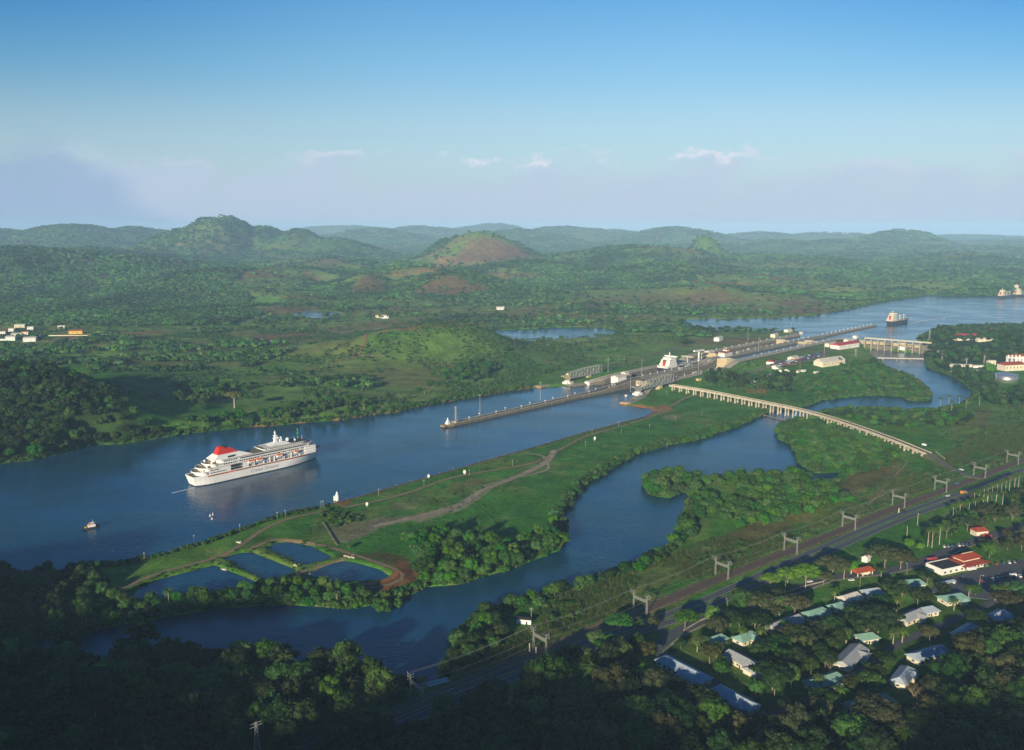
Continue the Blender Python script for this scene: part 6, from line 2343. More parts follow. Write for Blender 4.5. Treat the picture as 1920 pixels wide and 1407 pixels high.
# towing locomotives
loc_ = thing('towing_locomotive', 'x', 'locomotive')
MB().box(0, 0, .4, 9, 2.8, 1.6).box(-3.2, 0, 2.0, 2.4, 2.7, 1.6).box(3.2, 0, 2.0, 2.4, 2.7, 1.6).build('body', M['steel'], loc_)
MB().box(-3.2, 0, 3.6, 2.6, 2.9, .2).box(3.2, 0, 3.6, 2.6, 2.9, .2).build('cab_roof', M['white'], loc_)
for i, (s, t_, z) in enumerate([(365, 3, 6.8), (560, 5, 11), (600, -5, 11), (540, 46, 11), (655, 5, 14.8), (760, 5, 18.6), (820, -5, 18.6)]):
    lab = ORD[i] + ' of the small towing locomotives on the lock walls, counting towards the lake'
    x, y = st(s, t_)
    if i == 0:
        loc_.location, loc_.rotation_euler = (x, y, z), (0, 0, LOCK_A)
        loc_['label'] = lab
        loc_['group'] = 'towing locomotives'
    else:
        copy_thing(loc_, (x, y, z), LOCK_A, lab, None, 'towing locomotives')

# control house: white, two storeys, red hipped roofs
x_, y_ = st(722, 0)
t = thing('control_house', 'white control house with red tiled roof on the centre wall of the locks', 'control house', (x_, y_, 18.6), LOCK_A)
MB().box(0, 0, 0, 30, 13, 7.5).build('wall', M['white'], t)
MB().box(2, 0, 9.0, 10, 8, 3.0).build('cupola', M['white'], t)
MB().gable(0, 0, 7.5, 30, 13, 2.0, 0, 1.4, 6, .3).build('roof', M['roof_red'], t)
MB().gable(2, 0, 12.0, 10, 8, 1.6, 0, .9, 3.5, .3).build('upper_roof', M['roof_red'], t)
MB().box(2, 0, 13.4, 2, 2, 2.0).build('finial', M['white'], t)
for lev in range(2):
    for k in range(6):
        for sg in (-1, 1):
            MB().box(-12.5 + 5 * k, sg * 6.5, 1.3 + lev * 3.4, 1.8, .2, 1.7).build('window', M['glass'], t)
for k in range(2):
    for sg in (-1, 1):
        MB().box(sg * 15, -3 + 6 * k, 4.6, .2, 1.8, 1.7).build('window', M['glass'], t)

# tall white bollard cranes in the lock
x_, y_ = at(1310, 673, 18)
t = thing('gantry_crane', 'white T-shaped crane with long horizontal boom behind the far lane', 'crane', (float(x_), float(y_), 8), LOCK_A)
MB().cyl(0, 0, 0, 25, 1.8, 1.3, 8).build('column', M['white'], t)
MB().beam((-17, 0, 26), (17, 0, 25), 3.4, 2.6).build('boom', M['white'], t)
MB().beam((-17, 0, 27.8), (17, 0, 26.8), 2.0, 1.0).build('walkway', M['steel'], t)


# ---------------------------------------------------------------- swing bridges parked beside the locks
def truss_bridge(label, s0, s1, tc_, z, flip):
    L = s1 - s0
    x, y = st(s0, tc_)
    t = thing('swing_bridge', label, 'truss bridge', (x, y, z), LOCK_A)
    W = 7.0
    n = 11
    a = .36 * L if not flip else .0
    # stepped camelback: high at the pivot end, tapering to the far end
    xs = np.linspace(0, L * .86, n + 1)
    hs = 6.5 + 6.0 * np.sin(np.linspace(.35, 1.9, n + 1))
    for sg in (-1, 1):
        b = MB()
        yy = sg * W / 2
        for i in range(n):
            b.beam((xs[i], yy, hs[i]), (xs[i + 1], yy, hs[i + 1]), .75)
        b.beam((0, yy, 0), (L * .86, yy, 0), .85)
        tr_ = b.build('truss', M['galv'], t)
        for i in range(n + 1):
            MB().beam((xs[i], yy, 0), (xs[i], yy, hs[i]), .55).build('post', M['galv'], tr_)
        for i in range(n):
            p, q = ((xs[i], yy, 0), (xs[i + 1], yy, hs[i + 1])) if i % 2 else ((xs[i], yy, hs[i]), (xs[i + 1], yy, 0))
            MB().beam(p, q, .45).build('brace', M['galv'], tr_)
    b = MB()
    for i in range(n + 1):
        b.beam((xs[i], -W / 2, hs[i]), (xs[i], W / 2, hs[i]), .45)
        if i < n:
            b.beam((xs[i], -W / 2, hs[i]), (xs[i + 1], W / 2, hs[i + 1]), .3)
    b.build('top_bracing', M['galv'], t)
    MB().box(L * .43, 0, -.9, L * .88, W + .8, .8).build('deck', M['steel'], t)
    b = MB()
    b.prism([(-17, -3.4), (-.5, -3.8), (-.5, 3.8), (-17, 3.4)], 4.5, 5.5)
    b.poly([(-17, -3.2, 4.5), (-17, 3.2, 4.5), (-.6, -3.6, 4.5), (-.6, 3.6, 4.5), (-.6, -3.6, -3.5), (-.6, 3.6, -3.5)], [(0, 2, 4), (1, 5, 3), (0, 4, 5, 1), (2, 3, 5, 4)])
    cwt = b.build('counterweight', M['tan'] if not flip else M['galv'], t)
    MB().cyl(-4, 0, -9, -3.5, 5.0, 5.0, 14).box(-4, 0, -9, 14, 10, 3.4).build('pivot_pier', M['white'], t)
    MB().box(L * .52, 0, -10, 9, 7, 8.6).build('rest_pier', M['tan'], t)
    MB().box(-3, 0, 5.6, 4, 4, 2.2).build('operator_cabin', M['cream'], t)
    return t


truss_bridge('swing bridge leaf with tan counterweight parked on the far side of the locks', 356, 456, -84, 11.5, False)
truss_bridge('grey swing bridge leaf parked on the near side next to the viaduct end', 352, 458, 62, 12.0, True)

# quays and dolphins at the lock mouth
for (l, lab, mm) in (([(296, -112), (300, -98), (345, -96), (345, -108)], 'low rusty quay left of the far truss bridge', 'rust'), ([(345.5, -100), (345.5, -66), (372, -58), (380, -70), (380, -96)], 'dark timber quay under the far truss bridge', 'wet_concrete'),
                     ([(284, 74), (288, 92), (318, 96), (318, 72)], 'low rusty quay at the near corner of the lock mouth', 'rust'), ([(318.5, 68), (318.5, 92), (372, 66), (372, 56)], 'sloping quay along the near mouth of the locks', 'wet_concrete')):
    c0 = st(*l[0])
    t = thing('quay', lab, 'quay', (*c0, 0))
    pl = [(st(*q)[0] - c0[0], st(*q)[1] - c0[1]) for q in l]
    MB().prism(pl, -4, 2.2).build('quay_wall', M[mm], t)
    cxm, cym = np.mean([p[0] for p in pl]), np.mean([p[1] for p in pl])
    pl2 = [(cxm + (p[0] - cxm) * .9, cym + (p[1] - cym) * .9) for p in pl]
    MB().prism(pl2, 2.2, 2.7).build('quay_surface', M['concrete'], t)


def hut(px_, py_, L, W, h, rz, roof, wallm, label, z=None, cat='building', name='service_building', hip=0.0, pitch=.22, group=None, win=3):
    if z is None:
        x_, y_, z = gp(px_, py_)
    else:
        x_, y_ = [float(v) for v in at(px_, py_, z)]
    t = thing(name, label, cat, (x_, y_, z - .2), rz, group)
    MB().box(0, 0, -1.0, L, W, h + 1.0).build('wall', M[wallm], t)
    MB().gable(0, 0, h + .01, L, W, W * pitch, 0, .6, hip, .25).build('roof', M[roof], t)
    if win:
        for sg in (-1, 1):
            for k in range(win):
                MB().box(-L / 2 + L * (k + .5) / win, sg * W / 2, h * .4, min(1.6, L / win * .4), .16, h * .3).build('window', M['glass'], t)
        MB().box(L * .02 if win % 2 == 0 else L * .5 / win + .6, -W / 2, 0, 1.1, .2, min(2.2, h * .8)).build('door', M['dark'], t)
    return t


A_ = LOCK_A
for args in [
    ((1120, 690), 0), ]:
    pass
hut(1108, 720, 22, 9, 5, A_, 'roof_white', 'white', 'white service building under the far truss bridge')
hut(1070, 720, 9, 5, 3, A_, 'roof_white', 'white', 'small white shed left of the far truss bridge')
hut(1160, 716, 24, 14, 9, A_, 'roof_white', 'white', 'big white machinery building between the two truss bridges', 8, win=0)
hut(1172, 711, 10, 10, 11, A_, 'roof_white', 'cream', 'tan tower block beside the big white machinery building', 8)
hut(1219, 732, 19, 8, 4.5, A_ - .5, 'roof_white', 'white', 'white container-like building below the near truss bridge')
hut(1204, 733, 10, 7, 4, A_ - .5, 'roof_white', 'cream', 'cream shed left of the white container-like building')
hut(1186, 739, 5, 5, 3, A_, 'roof_white', 'white', 'small white cabin at the near lock mouth')
hut(1193, 748, 11, 5, 3, A_, 'roof_grey', 'steel', 'low grey building on the near quay')
hut(1174, 748, 3, 3, 6, A_, 'roof_white', 'white', 'narrow white tower at the end of the near quay', win=1)
hut(1277, 717, 13, 6, 4, A_ - 1.2, 'roof_white', 'white', 'white hut at the left end of the viaduct')
hut(1288, 712, 7, 5, 3.5, A_, 'roof_metal_red', 'red', 'little red shed at the left end of the viaduct')
hut(1347, 639, 26, 12, 7, A_ + .2, 'roof_white', 'white', 'white building on the grass on the far side of the locks')
hut(1452, 632, 28, 11, 6, A_ + .2, 'roof_white', 'cream', 'cream building on the far side near the upper gates')
hut(1478, 623, 24, 10, 5, A_, 'roof_white', 'white', 'white building by the lake on the far side')
hut(1501, 627, 30, 8, 5, A_ + .5, 'roof_white', 'cream', 'pale building on the far tip of the lock island')
hut(1330, 668, 20, 13, 9, A_, 'roof_white', 'tan', 'tan block left of the control house', 11, win=0)
hut(1392, 684, 20, 10, 5, A_, 'roof_white', 'tan', 'tan block right of the control house', 9, win=0)
hut(1418, 685, 12, 12, 6, A_, 'roof_red', 'white', 'small white house with red hipped roof by the near lock wall', hip=4)
hut(1446, 682, 26, 13, 5, A_ + .3, 'roof_red', 'white', 'red roofed visitor building by the near lock wall', hip=3)
hut(1462, 675, 44, 12, 8, A_, 'roof_white', 'white', 'long white building behind the red roofed visitor building')
hut(1457, 690, 26, 12, 4, A_ + .2, 'roof_white', 'white', 'low white building before the red roofed visitor building')
hut(1487, 677, 22, 12, 7, A_, 'roof_white', 'cream', 'cream building beside the car park')
hut(1512, 661, 16, 10, 5, A_, 'roof_white', 'white', 'white shed by the upper gates')
hut(1538, 659, 14, 9, 5, A_, 'roof_red', 'cream', 'small red roofed shed by the upper car park')
hut(1557, 650, 36, 10, 6, A_, 'roof_white', 'cream', 'long cream shed along the lake approach')
hut(1592, 642, 34, 10, 6, A_, 'roof_white', 'white', 'white shed along the lake approach, nearest the spillway')
hut(1604, 638, 12, 9, 9, A_, 'roof_white', 'white', 'taller white block at the lake approach')
hut(1584, 652, 74, 20, 8, R(38), 'roof_metal_red', 'white', 'long white building with bright red metal roof', hip=0, name='warehouse', win=8)
hut(1555, 684, 66, 20, 8, R(34), 'roof_white', 'cream', 'long warehouse with pale curved-looking roof behind the trees', name='warehouse', win=8, pitch=.3)
for i, (px_, py_, L_, c1) in enumerate([(1412, 687, 7, 'white'), (1474, 696, 9, 'white'), (1482, 697, 8, 'cream'), (1497, 698, 14, 'cream'), (1506, 697, 8, 'white'), (1530, 700, 8, 'cream'), (1463, 697, 5, 'white'), (1370, 704, 7, 'cream'), (1371, 699, 10, 'rust'),
                                        (1414, 725, 7, 'yellow'), (1413, 716, 5, 'cream'), (1310, 714, 8, 'yellow'), (1300, 711, 8, 'orange'), (1442, 706, 6, 'white')]):
    hut(px_, py_, L_, 5, 2.6, A_ + random.uniform(-.4, .4), 'roof_white' if c1 != 'rust' else 'roof_red', c1, 'small ' + {'white': 'white', 'cream': 'cream', 'rust': 'brown', 'yellow': 'yellow', 'orange': 'orange'}[c1] + ' yard shed, ' + ORD[i] + ' counted through the lock yards', name='yard_shed', win=1, group='sheds in the lock yards')
# houses in the distance
for px_, py_, L_, W_, rf, wl_, lab in [
    (12, 638, 40, 14, 'roof_white', 'white', 'long white building at the left edge of the far settlement'), (32, 632, 22, 12, 'roof_white', 'white', 'white building behind the long one in the far settlement'),
    (57, 640, 26, 14, 'roof_white', 'white', 'white building, right of the long one in the far settlement'), (38, 615, 24, 12, 'roof_white', 'cream', 'cream building highest in the far settlement'),
    (58, 619, 14, 10, 'roof_white', 'white', 'small white house near the top of the far settlement'), (116, 617, 16, 10, 'roof_white', 'white', 'lone white house above the yellow building'),
    (143, 626, 30, 12, 'roof_orange', 'yellow', 'large yellow building with orange roof on the plain'), (195, 635, 12, 8, 'roof_white', 'white', 'small white shed right of the yellow building'),
    (710, 596, 18, 12, 'roof_orange', 'cream', 'small orange roofed farm building on the plain'), (722, 597, 18, 10, 'roof_white', 'white', 'small white farm building on the plain'), (938, 581, 22, 10, 'roof_white', 'white', 'white shed beside the distant dirt track'),
    (22, 622, 12, 8, 'roof_white', 'white', 'small white house, upper left of the far settlement'), (48, 628, 14, 8, 'roof_orange', 'cream', 'small orange roofed house in the middle of the far settlement'), (72, 634, 10, 8, 'roof_white', 'cream', 'small cream house at the right end of the far settlement'), (6, 628, 12, 8, 'roof_white', 'white', 'small white house at the picture edge of the far settlement'),
    (508, 646, 6, 6, 'roof_white', 'white', 'tiny white hut on the plain'), (480, 647, 5, 5, 'roof_white', 'white', 'tinier white hut left of the tiny one')]:
    hut(px_, py_, L_, W_, 7, R(12), rf, wl_, lab, name='distant_building', win=5 if L_ > 20 else 2)
MB_ = MB()
x_, y_, z_ = gp(120, 630)
t = thing('boundary_wall', 'long pale wall beside the yellow building on the plain', 'wall', (x_, y_, z_), R(3))
MB().box(60, 0, -2, 190, 1, 3.6).build('wall_body', M['cream'], t)
# right shore: residences, powerhouse
hut(1812, 638, 52, 20, 9, R(8), 'roof_metal_red', 'cream', 'cream mansion with red roof among the trees beyond the spillway', hip=6, win=8)
hut(1846, 640, 34, 10, 5, R(5), 'roof_white', 'cream', 'low wing right of the cream mansion', win=5)
hut(1857, 626, 18, 14, 9, R(10), 'roof_red', 'white', 'white house with red roof higher up the wooded point', hip=4)
hut(1782, 622, 6, 6, 4, 0, 'roof_white', 'white', 'tiny white lookout at the tip of the wooded point', win=1)
hut(1896, 694, 46, 20, 11, R(15), 'roof_red', 'cream', 'cream powerhouse with red roof behind the bright green tree', hip=4, win=6)
hut(1912, 682, 50, 16, 15, R(15), 'roof_red', 'white', 'taller white powerhouse hall with dark red roof and white vents', hip=4, win=6)
hut(1800, 688, 40, 6, 4, R(-8), 'roof_white', 'cream', 'long low building in the switchyard', win=6)
hut(1838, 690, 26, 6, 4, R(-8), 'roof_white', 'white', 'second low building in the switchyard', win=4)
hut(1858, 684, 14, 8, 7, R(0), 'roof_white', 'cream', 'square block in the switchyard', win=2)
for k, px_ in enumerate((1891, 1898, 1905, 1912)):
    x_, y_ = at(px_, 668, 32)
    t = thing('roof_vent', ORD[k] + ' white vent from the left on the powerhouse roof', 'vent', (float(x_), float(y_), 29.5), 0, 'white vents on the powerhouse')
    MB().cyl(0, 0, -1.5, 2.4, 1.0, 1.0, 8).build('pipe', M['white'], t)
    MB().ball(0, 0, 3.0, 1.7, 8, 6).build('cowl', M['white'], t)
sw = 0
for px_, py_, h in ((1766, 676, 14), (1783, 702, 20), (1811, 694, 22), (1831, 706, 12), (1845, 682, 16), (1742, 640, 22), (1758, 670, 14), (1604, 668, 14)):
    x_, y_, z_ = gp(px_, py_)
    sw += 1
    t = thing('transmission_tower', ORD[sw - 1] + ' small lattice tower round the spillway and switchyard, counted from the camera', 'pylon', (x_, y_, z_), 0, 'lattice towers at the switchyard')
    b = MB()
    for a, c_ in ((-1, -1), (1, -1), (1, 1), (-1, 1)):
        b.beam((a * 1.3, c_ * 1.3, 0), (a * .35, c_ * .35, h), .28)
    for k in range(5):
        zz = h * k / 5
        w_ = 1.3 - .95 * k / 5
        b.beam((-w_, -w_, zz), (w_ * .8, -w_ * .8, zz + h / 5), .18)
        b.beam((w_, w_, zz), (-w_ * .8, w_ * .8, zz + h / 5), .18)
    b.build('tower_body', M['galv'], t)
    MB().beam((-3.5, 0, h * .9), (3.5, 0, h * .9), .4).beam((-2.5, 0, h * .75), (2.5, 0, h * .75), .35).build('crossarm', M['galv'], t)
x_, y_, z_ = gp(1886, 716)
t = thing('storage_tank', 'low round metal storage tank with a bright glint', 'tank', (x_, y_, z_))
MB().cyl(0, 0, -1, 13, 17.5, 17.5, 40).build('shell', M['tank'], t, False)
for p in t.children[0].data.polygons:
    p.use_smooth = abs(p.normal.z) < .5
MB().cyl(0, 0, 13.01, 14.2, 17.7, 1, 40).build('roof', M['tank'], t)
b = MB()
b.beam((-17.6, 0, 0), (-17.6, 0, 13), .5)
b.build('ladder', M['galv'], t)

# ---------------------------------------------------------------- spillway
dx0, dy0 = st(1140, 102)
dx1, dy1 = st(1150, 232)
dA = math.atan2(dy1 - dy0, dx1 - dx0)
dL = math.hypot(dx1 - dx0, dy1 - dy0)
t = thing('spillway_dam', 'concrete spillway dam with tan gates and a long pale bridge on top', 'dam', (dx0, dy0, 0), dA)
MB().box(dL / 2 * .86, 4, -5, dL * .86, 9, 14.5).build('weir', M['wet_concrete'], t)
nb = 8
bw = dL * .86 / nb
for k in range(nb + 1):
    MB().box(k * bw, 0, -5, 2.4, 17, 27).build('pier', M['concrete'], t)
for k in range(nb):
    if k in (3,):
        MB().box(k * bw + bw / 2, -1.2, 11.5, bw - 2.6, .8, 5.5).build('sluice_gate', M['wet_concrete'], t)
        continue
    g_ = MB().box(k * bw + bw / 2, -1.0, 11.0 + (0 if k not in (5,) else 2.0), bw - 2.6, 1.0, 6.2).build('sluice_gate', M['tan'], t)
    MB().box(k * bw + bw / 2, -1.7, 13.0, bw - 2.8, .4, .4).box(k * bw + bw / 2, -1.7, 15.4, bw - 2.8, .4, .4).build('girder', M['wet_concrete'], g_)
MB().box(5.5 * bw, -3, 0, bw - 3, 3.5, 11.5).build('falling_water', M['foam'], t)
MB().box(dL / 2, 0, 22.02, dL * 1.04, 5.0, 1.8).build('service_bridge', M['pale_concrete'], t)
b = MB()
b.box(dL / 2, 2.4, 23.85, dL * 1.04, .15, 1.0)
b.box(dL / 2, -2.4, 23.85, dL * 1.04, .15, 1.0)
b.build('railing', M['galv'], t)
MB().box(-6, 0, 10, 12, 16, 9.8).build('abutment', M['concrete'], t)
MB().box(dL * .96, 2, 0, dL * .16, 14, 17.8).build('end_abutment', M['wet_concrete'], t)
# footbridge below the spillway
x0, y0 = [float(v) for v in at(1630, 672, 4)]
x1, y1 = [float(v) for v in at(1732, 674, 4)]
t = thing('footbridge', 'thin footbridge crossing the creek below the spillway', 'footbridge', (x0, y0, 4), math.atan2(y1 - y0, x1 - x0))
Lf = math.hypot(x1 - x0, y1 - y0)
MB().box(Lf / 2, 0, 0, Lf, 2.6, .8).build('deck', M['pale_concrete'], t)
MB().box(Lf / 2, 1.3, .82, Lf, .1, 1).box(Lf / 2, -1.3, .82, Lf, .1, 1).build('railing', M['galv'], t)
for k in range(1, 4):
    MB().box(Lf * k / 4, 0, -7, 1.2, 2.4, 6.9).build('pier', M['concrete'], t)
# ---------------------------------------------------------------- curved viaduct
P = resample(TRESTLE, 6.0)
T = np.gradient(P[:, :2], axis=0)
T /= np.hypot(T[:, 0], T[:, 1])[:, None]
Nn = np.stack([T[:, 1], -T[:, 0]], 1)
org = P[0]
via = thing('viaduct', 'long curved concrete road viaduct on paired legs crossing the lagoon', 'viaduct', tuple(org))


def sweep(prof, name, m, parent, P=P, Nn=Nn, org=org):
    """prof: (offset, dz) closed profile swept along P"""
    n, k = len(P), len(prof)
    V = []
    for i in range(n):
        for o_, dz in prof:
            V.append((P[i, 0] + Nn[i, 0] * o_ - org[0], P[i, 1] + Nn[i, 1] * o_ - org[1], P[i, 2] + dz - org[2]))
    fs = []
    for i in range(n - 1):
        for j in range(k):
            fs.append((i * k + j, i * k + (j + 1) % k, (i + 1) * k + (j + 1) % k, (i + 1) * k + j))
    fs += [tuple(range(k)), tuple(range((n - 1) * k, n * k))[::-1]]
    return MB().poly(V, fs).build(name, m, parent)


sweep([(-4.2, -1.0), (4.2, -1.0), (4.2, 0), (-4.2, 0)], 'deck', M['pale_concrete'], via)
sweep([(-3.6, .012), (3.6, .012), (3.6, .06), (-3.6, .06)], 'road_surface', M['old_asphalt'], via)
for sg in (-1, 1):
    sweep([(sg * 3.7, .015), (sg * 4.15, .015), (sg * 4.15, 1.0), (sg * 3.7, 1.0)], 'parapet', M['pale_concrete'], via)
    sweep([(sg * 2.6 - .5, -2.2), (sg * 2.6 + .5, -2.2), (sg * 2.6 + .5, -1.01), (sg * 2.6 - .5, -1.01)], 'girder', M['pale_concrete'], via)
cl = np.concatenate([[0], np.cumsum(np.hypot(*np.diff(P[:, :2], axis=0).T))])
nbent = 36
targets = [(1275, 727)] + []
for k in range(nbent):
    d = cl[-1] * (k + .45) / nbent
    i = int(np.searchsorted(cl, d)) - 1
    i = max(0, min(i, len(P) - 2))
    f = (d - cl[i]) / (cl[i + 1] - cl[i])
    c_ = P[i] * (1 - f) + P[i + 1] * f
    nn = Nn[i]
    g_ = min(zt(c_[0] + nn[0] * 3, c_[1] + nn[1] * 3), zt(c_[0], c_[1])) - 1.0
    g_ = max(g_, -2.5)
    b = MB()
    for sg in (-1, 1):
        x, y = c_[0] + nn[0] * sg * 3.1 - org[0], c_[1] + nn[1] * sg * 3.1 - org[1]
        h_ = c_[2] - 2.25 - g_
        b.box(x, y, g_ - org[2], 2.1, 1.6, h_, math.atan2(T[i, 1], T[i, 0]), .62)
    x, y = c_[0] - org[0], c_[1] - org[1]
    b.box(x, y, c_[2] - 2.24 - org[2] - .9, 1.5, 8.2, .9, math.atan2(T[i, 1], T[i, 0]))
    b.box(x, y, g_ + (c_[2] - g_) * .35 - org[2], .7, 5.2, .7, math.atan2(T[i, 1], T[i, 0]))
    b.build('bent', M['pale_concrete'], via)
x_, y_, z_ = *st(1, 1), 0
# causeway beyond its right end
Pc = np.vstack([np.append(CAUSEWAY[0], 7.6), np.append(CAUSEWAY[1], 5.2), np.append(CAUSEWAY[2], 4.0), np.append(CAUSEWAY[3], 3.8), np.append(CAUSEWAY[4], 3.9)])
Pc = resample(Pc, 6)
Tc = np.gradient(Pc[:, :2], axis=0)
Tc /= np.hypot(Tc[:, 0], Tc[:, 1])[:, None]
Nc = np.stack([Tc[:, 1], -Tc[:, 0]], 1)
t = thing('causeway', 'grey causeway curving from the viaduct down to the railway', 'road', tuple(Pc[0]))
sweep([(-10, -6), (10, -6), (4.4, -.05), (-4.4, -.05)], 'embankment', M['ground'] if False else mat('bank_grass', (.07, .12, .03), .95, (.10, .09, .04), .15), t, Pc, Nc, Pc[0])
sweep([(-4.0, -.04), (4.0, -.04), (4.0, .12), (-4.0, .12)], 'road_surface', M['old_asphalt'], t, Pc, Nc, Pc[0])
for (a, b_px, lab) in (((1748, 846), (1765, 861), 'low pale wall at the right end of the viaduct'),):
    p, q = at(*a, 6), at(*b_px, 5)
    t = thing('parapet_wall', lab, 'wall', (float(p[0]), float(p[1]), 5))
    MB().beam((5, 2, 0), (float(q[0] - p[0]) + 5, float(q[1] - p[1]) + 2, -.6), .6, 1.6).build('wall_body', M['pale_concrete'], t)
# pipe bridge at the waterline
x0, y0 = [float(v) for v in at(1416, 776, .8)]
x1, y1 = [float(v) for v in at(1497, 793, .8)]
t = thing('pipe_bridge', 'dark pipe lying just above the water beneath the viaduct', 'pipeline', (x0, y0, .9), math.atan2(y1 - y0, x1 - x0))
Lf = math.hypot(x1 - x0, y1 - y0)
MB().box(Lf / 2, 0, 0, Lf, 1.4, 1.0).build('pipe', M['wet_concrete'], t)
for k in range(7):
    MB().box(Lf * (k + .5) / 7, 0, -3, .7, 1.2, 3.0).build('pile', M['wet_concrete'], t)

# ---------------------------------------------------------------- railway, highway, streets
strip('railway_bed', RAIL, 8, M['ballast'], .35, 8)
strip('railway_verge', RAIL, 15, M['r_dirt'], .16, 8)
for o_ in (-3.1, -1.6, 1.6, 3.1):
    r_ = strip('rail', RAIL, .25, M['rail'], .52, 8, off=o_)
for k, o_ in enumerate((-4.4, 4.4)):
    strip('highway', HWY, 6.9, M['asphalt'], .30, 8, off=o_)
    strip('lane_line', HWY, .25, M['paint_line'], .35, 8, off=o_ - 3.1)
    strip('lane_line', HWY, .25, M['paint_line'], .35, 8, off=o_ + 3.1)
strip('street', STREET, 8.5, M['asphalt'], .26, 8)
strip('sidewalk', STREET, 1.8, M['concrete'], .40, 8, off=6.0)
strip('lane', LANE1, 6, M['asphalt'], .25, 8)
strip('lane', LANE2, 6, M['asphalt'], .25, 8)
strip('street', ACCESS, 7, M['asphalt'], .29, 8)
strip('service_road', line_g([(1105, 1180), (1180, 1150), (1240, 1128)]), 5, M['r_dirt'], .3)
lx, ly, _ = ground(np.array([q[0] for q in LOT_PX]), np.array([q[1] for q in LOT_PX]))
props(MB().prism([(float(a), float(c_)) for a, c_ in zip(lx, ly)][::-1], 2.5, 3.42).build('parking_lot', M['asphalt']), kind='structure')
l2 = [gp(*q) for q in [(1436, 692), (1456, 680), (1540, 661), (1556, 667), (1490, 688)]]
zz = max(q[2] for q in l2) + .15
props(MB().prism([q[:2] for q in l2][::-1], zz - 4, zz).build('parking_lot', M['old_asphalt']), kind='structure')
# pale roadside wall along the street
wx = line_px([(1282, 1184), (1312, 1166), (1345, 1152), (1400, 1138), (1450, 1122), (1500, 1103), (1545, 1092)], 3.0)
t = thing('roadside_wall', 'low pale wall curving between highway and street', 'wall', (float(wx[0, 0]), float(wx[0, 1]), 3.0))
Pw = resample(wx, 5)
for i in range(len(Pw) - 1):
    if i % 3:
        continue
    j = min(i + 3, len(Pw) - 1)
    MB().beam((Pw[i, 0] - wx[0, 0], Pw[i, 1] - wx[0, 1], .7), (Pw[j, 0] - wx[0, 0], Pw[j, 1] - wx[0, 1], .7), .4, 1.3).build('wall_section', M['concrete'], t)
wx = line_px([(880, 1300), (930, 1278), (900, 1291)], 3)
# highway bridge parapet over the creek
for (a, b_px, z, lab, m_) in (((846, 1305), (926, 1277), 4, 'long pale parapet beside the highway where it crosses the lagoon mouth', 'galv'),):
    p, q = at(*a, z), at(*b_px, z)
    t = thing('bridge_parapet', lab, 'parapet', (float(p[0]), float(p[1]), 3.2))
    MB().beam((0, 0, .9), (float(q[0] - p[0]), float(q[1] - p[1]), .9), .5, 1.4).build('rail_wall', M[m_], t)
# pale culvert channel at the end of the lagoon
x_, y_ = [float(v) for v in at(822, 1281, 2)]
t = thing('culvert', 'pale blue concrete culvert at the end of the lagoon', 'culvert', (x_, y_, 1.6), R(28))
MB().box(0, 0, 0, 13, 3.6, .8).build('slab', M['roof_blue'], t)
MB().box(0, -1.9, .82, 13, .35, .7).box(0, 1.9, .82, 13, .35, .7).build('kerb', M['white'], t)
MB().beam((-6.4, -1.5, .6), (-9, -4, -.8), .5).beam((-6.4, 1.5, .6), (-9, 0, -.8), .5).build('strut', M['white'], t)

# catenary portals over the railway
fr = thing('railway_portal', 'x', 'power portal')
for sg in (-1, 1):
    b = MB()
    y = sg * 6.2
    for a, c_ in ((-1, -1), (1, -1), (1, 1), (-1, 1)):
        b.beam((a * .8, y + c_ * .3, -1), (a * .2, y + c_ * .15, 15.5), .13)
    for k in range(8):
        z0_, z1_ = 15.5 * k / 8, 15.5 * (k + 1) / 8
        w0, w1 = .8 - k * .075, .8 - (k + 1) * .075
        b.beam((-w0, y - .45, z0_), (w1, y - .25, z1_), .09)
        b.beam((w0, y + .45, z0_), (-w1, y + .25, z1_), .09)
    leg = b.build('lattice_leg', M['galv'], fr)
    b = MB()
    for zz in (13.2, 15.3):
        b.beam((-2.2, y, zz), (2.2, y, zz), .22)
        b.beam((0, y - sg * -.2, zz), (0, y + sg * 3.2, zz + .3), .25)
        for k in (-1.8, 1.8):
            b.beam((k, y, zz), (k, y, zz + .8), .18)
        b.beam((0, y + sg * 3.0, zz + .3), (0, y + sg * 3.0, zz + 1.2), .18)
    b.build('crossarm', M['galv'], leg)
b = MB()
for zz in (10.2, 11.6):
    for a in (-.5, .5):
        b.beam((a, -6, zz), (a, 6, zz), .24)
for k in range(10):
    y0_ = -6 + 12 * k / 10
    b.beam((.5, y0_, 10.2 if k % 2 else 11.6), (.5, y0_ + 1.2, 11.6 if k % 2 else 10.2), .18)
    b.beam((-.5, y0_, 11.6 if k % 2 else 10.2), (-.5, y0_ + 1.2, 10.2 if k % 2 else 11.6), .18)
b.build('lattice_beam', M['galv'], fr)
FR = [(1898, 870), (1836, 895), (1763, 922), (1684, 951), (1591, 992), (1482, 1036), (1353, 1083), (1200, 1150), (1012, 1224), (782, 1318)]
WIRES = []
for i, (px_, py_) in enumerate(FR[::-1]):
    x_, y_ = [float(v) for v in at(px_, py_, 3)]
    d = RAIL - np.array([x_, y_])
    j = int(np.argmin((d ** 2).sum(1)))
    j = min(max(j, 1), len(RAIL) - 2)
    tv = RAIL[j + 1] - RAIL[j - 1]
    rz = math.atan2(tv[1], tv[0])
    lab = ORD[i] + ' lattice power portal over the railway, counting from the camera'
    WIRES.append((x_, y_, rz))
    if i == 0:
        fr.location, fr.rotation_euler, fr.scale = (x_, y_, 3.3), (0, 0, rz), (1, .95, .9)
        fr['label'], fr['group'] = lab, 'lattice power portals over the railway'
    else:
        copy_thing(fr, (x_, y_, 3.3), rz, lab, None, 'lattice power portals over the railway')
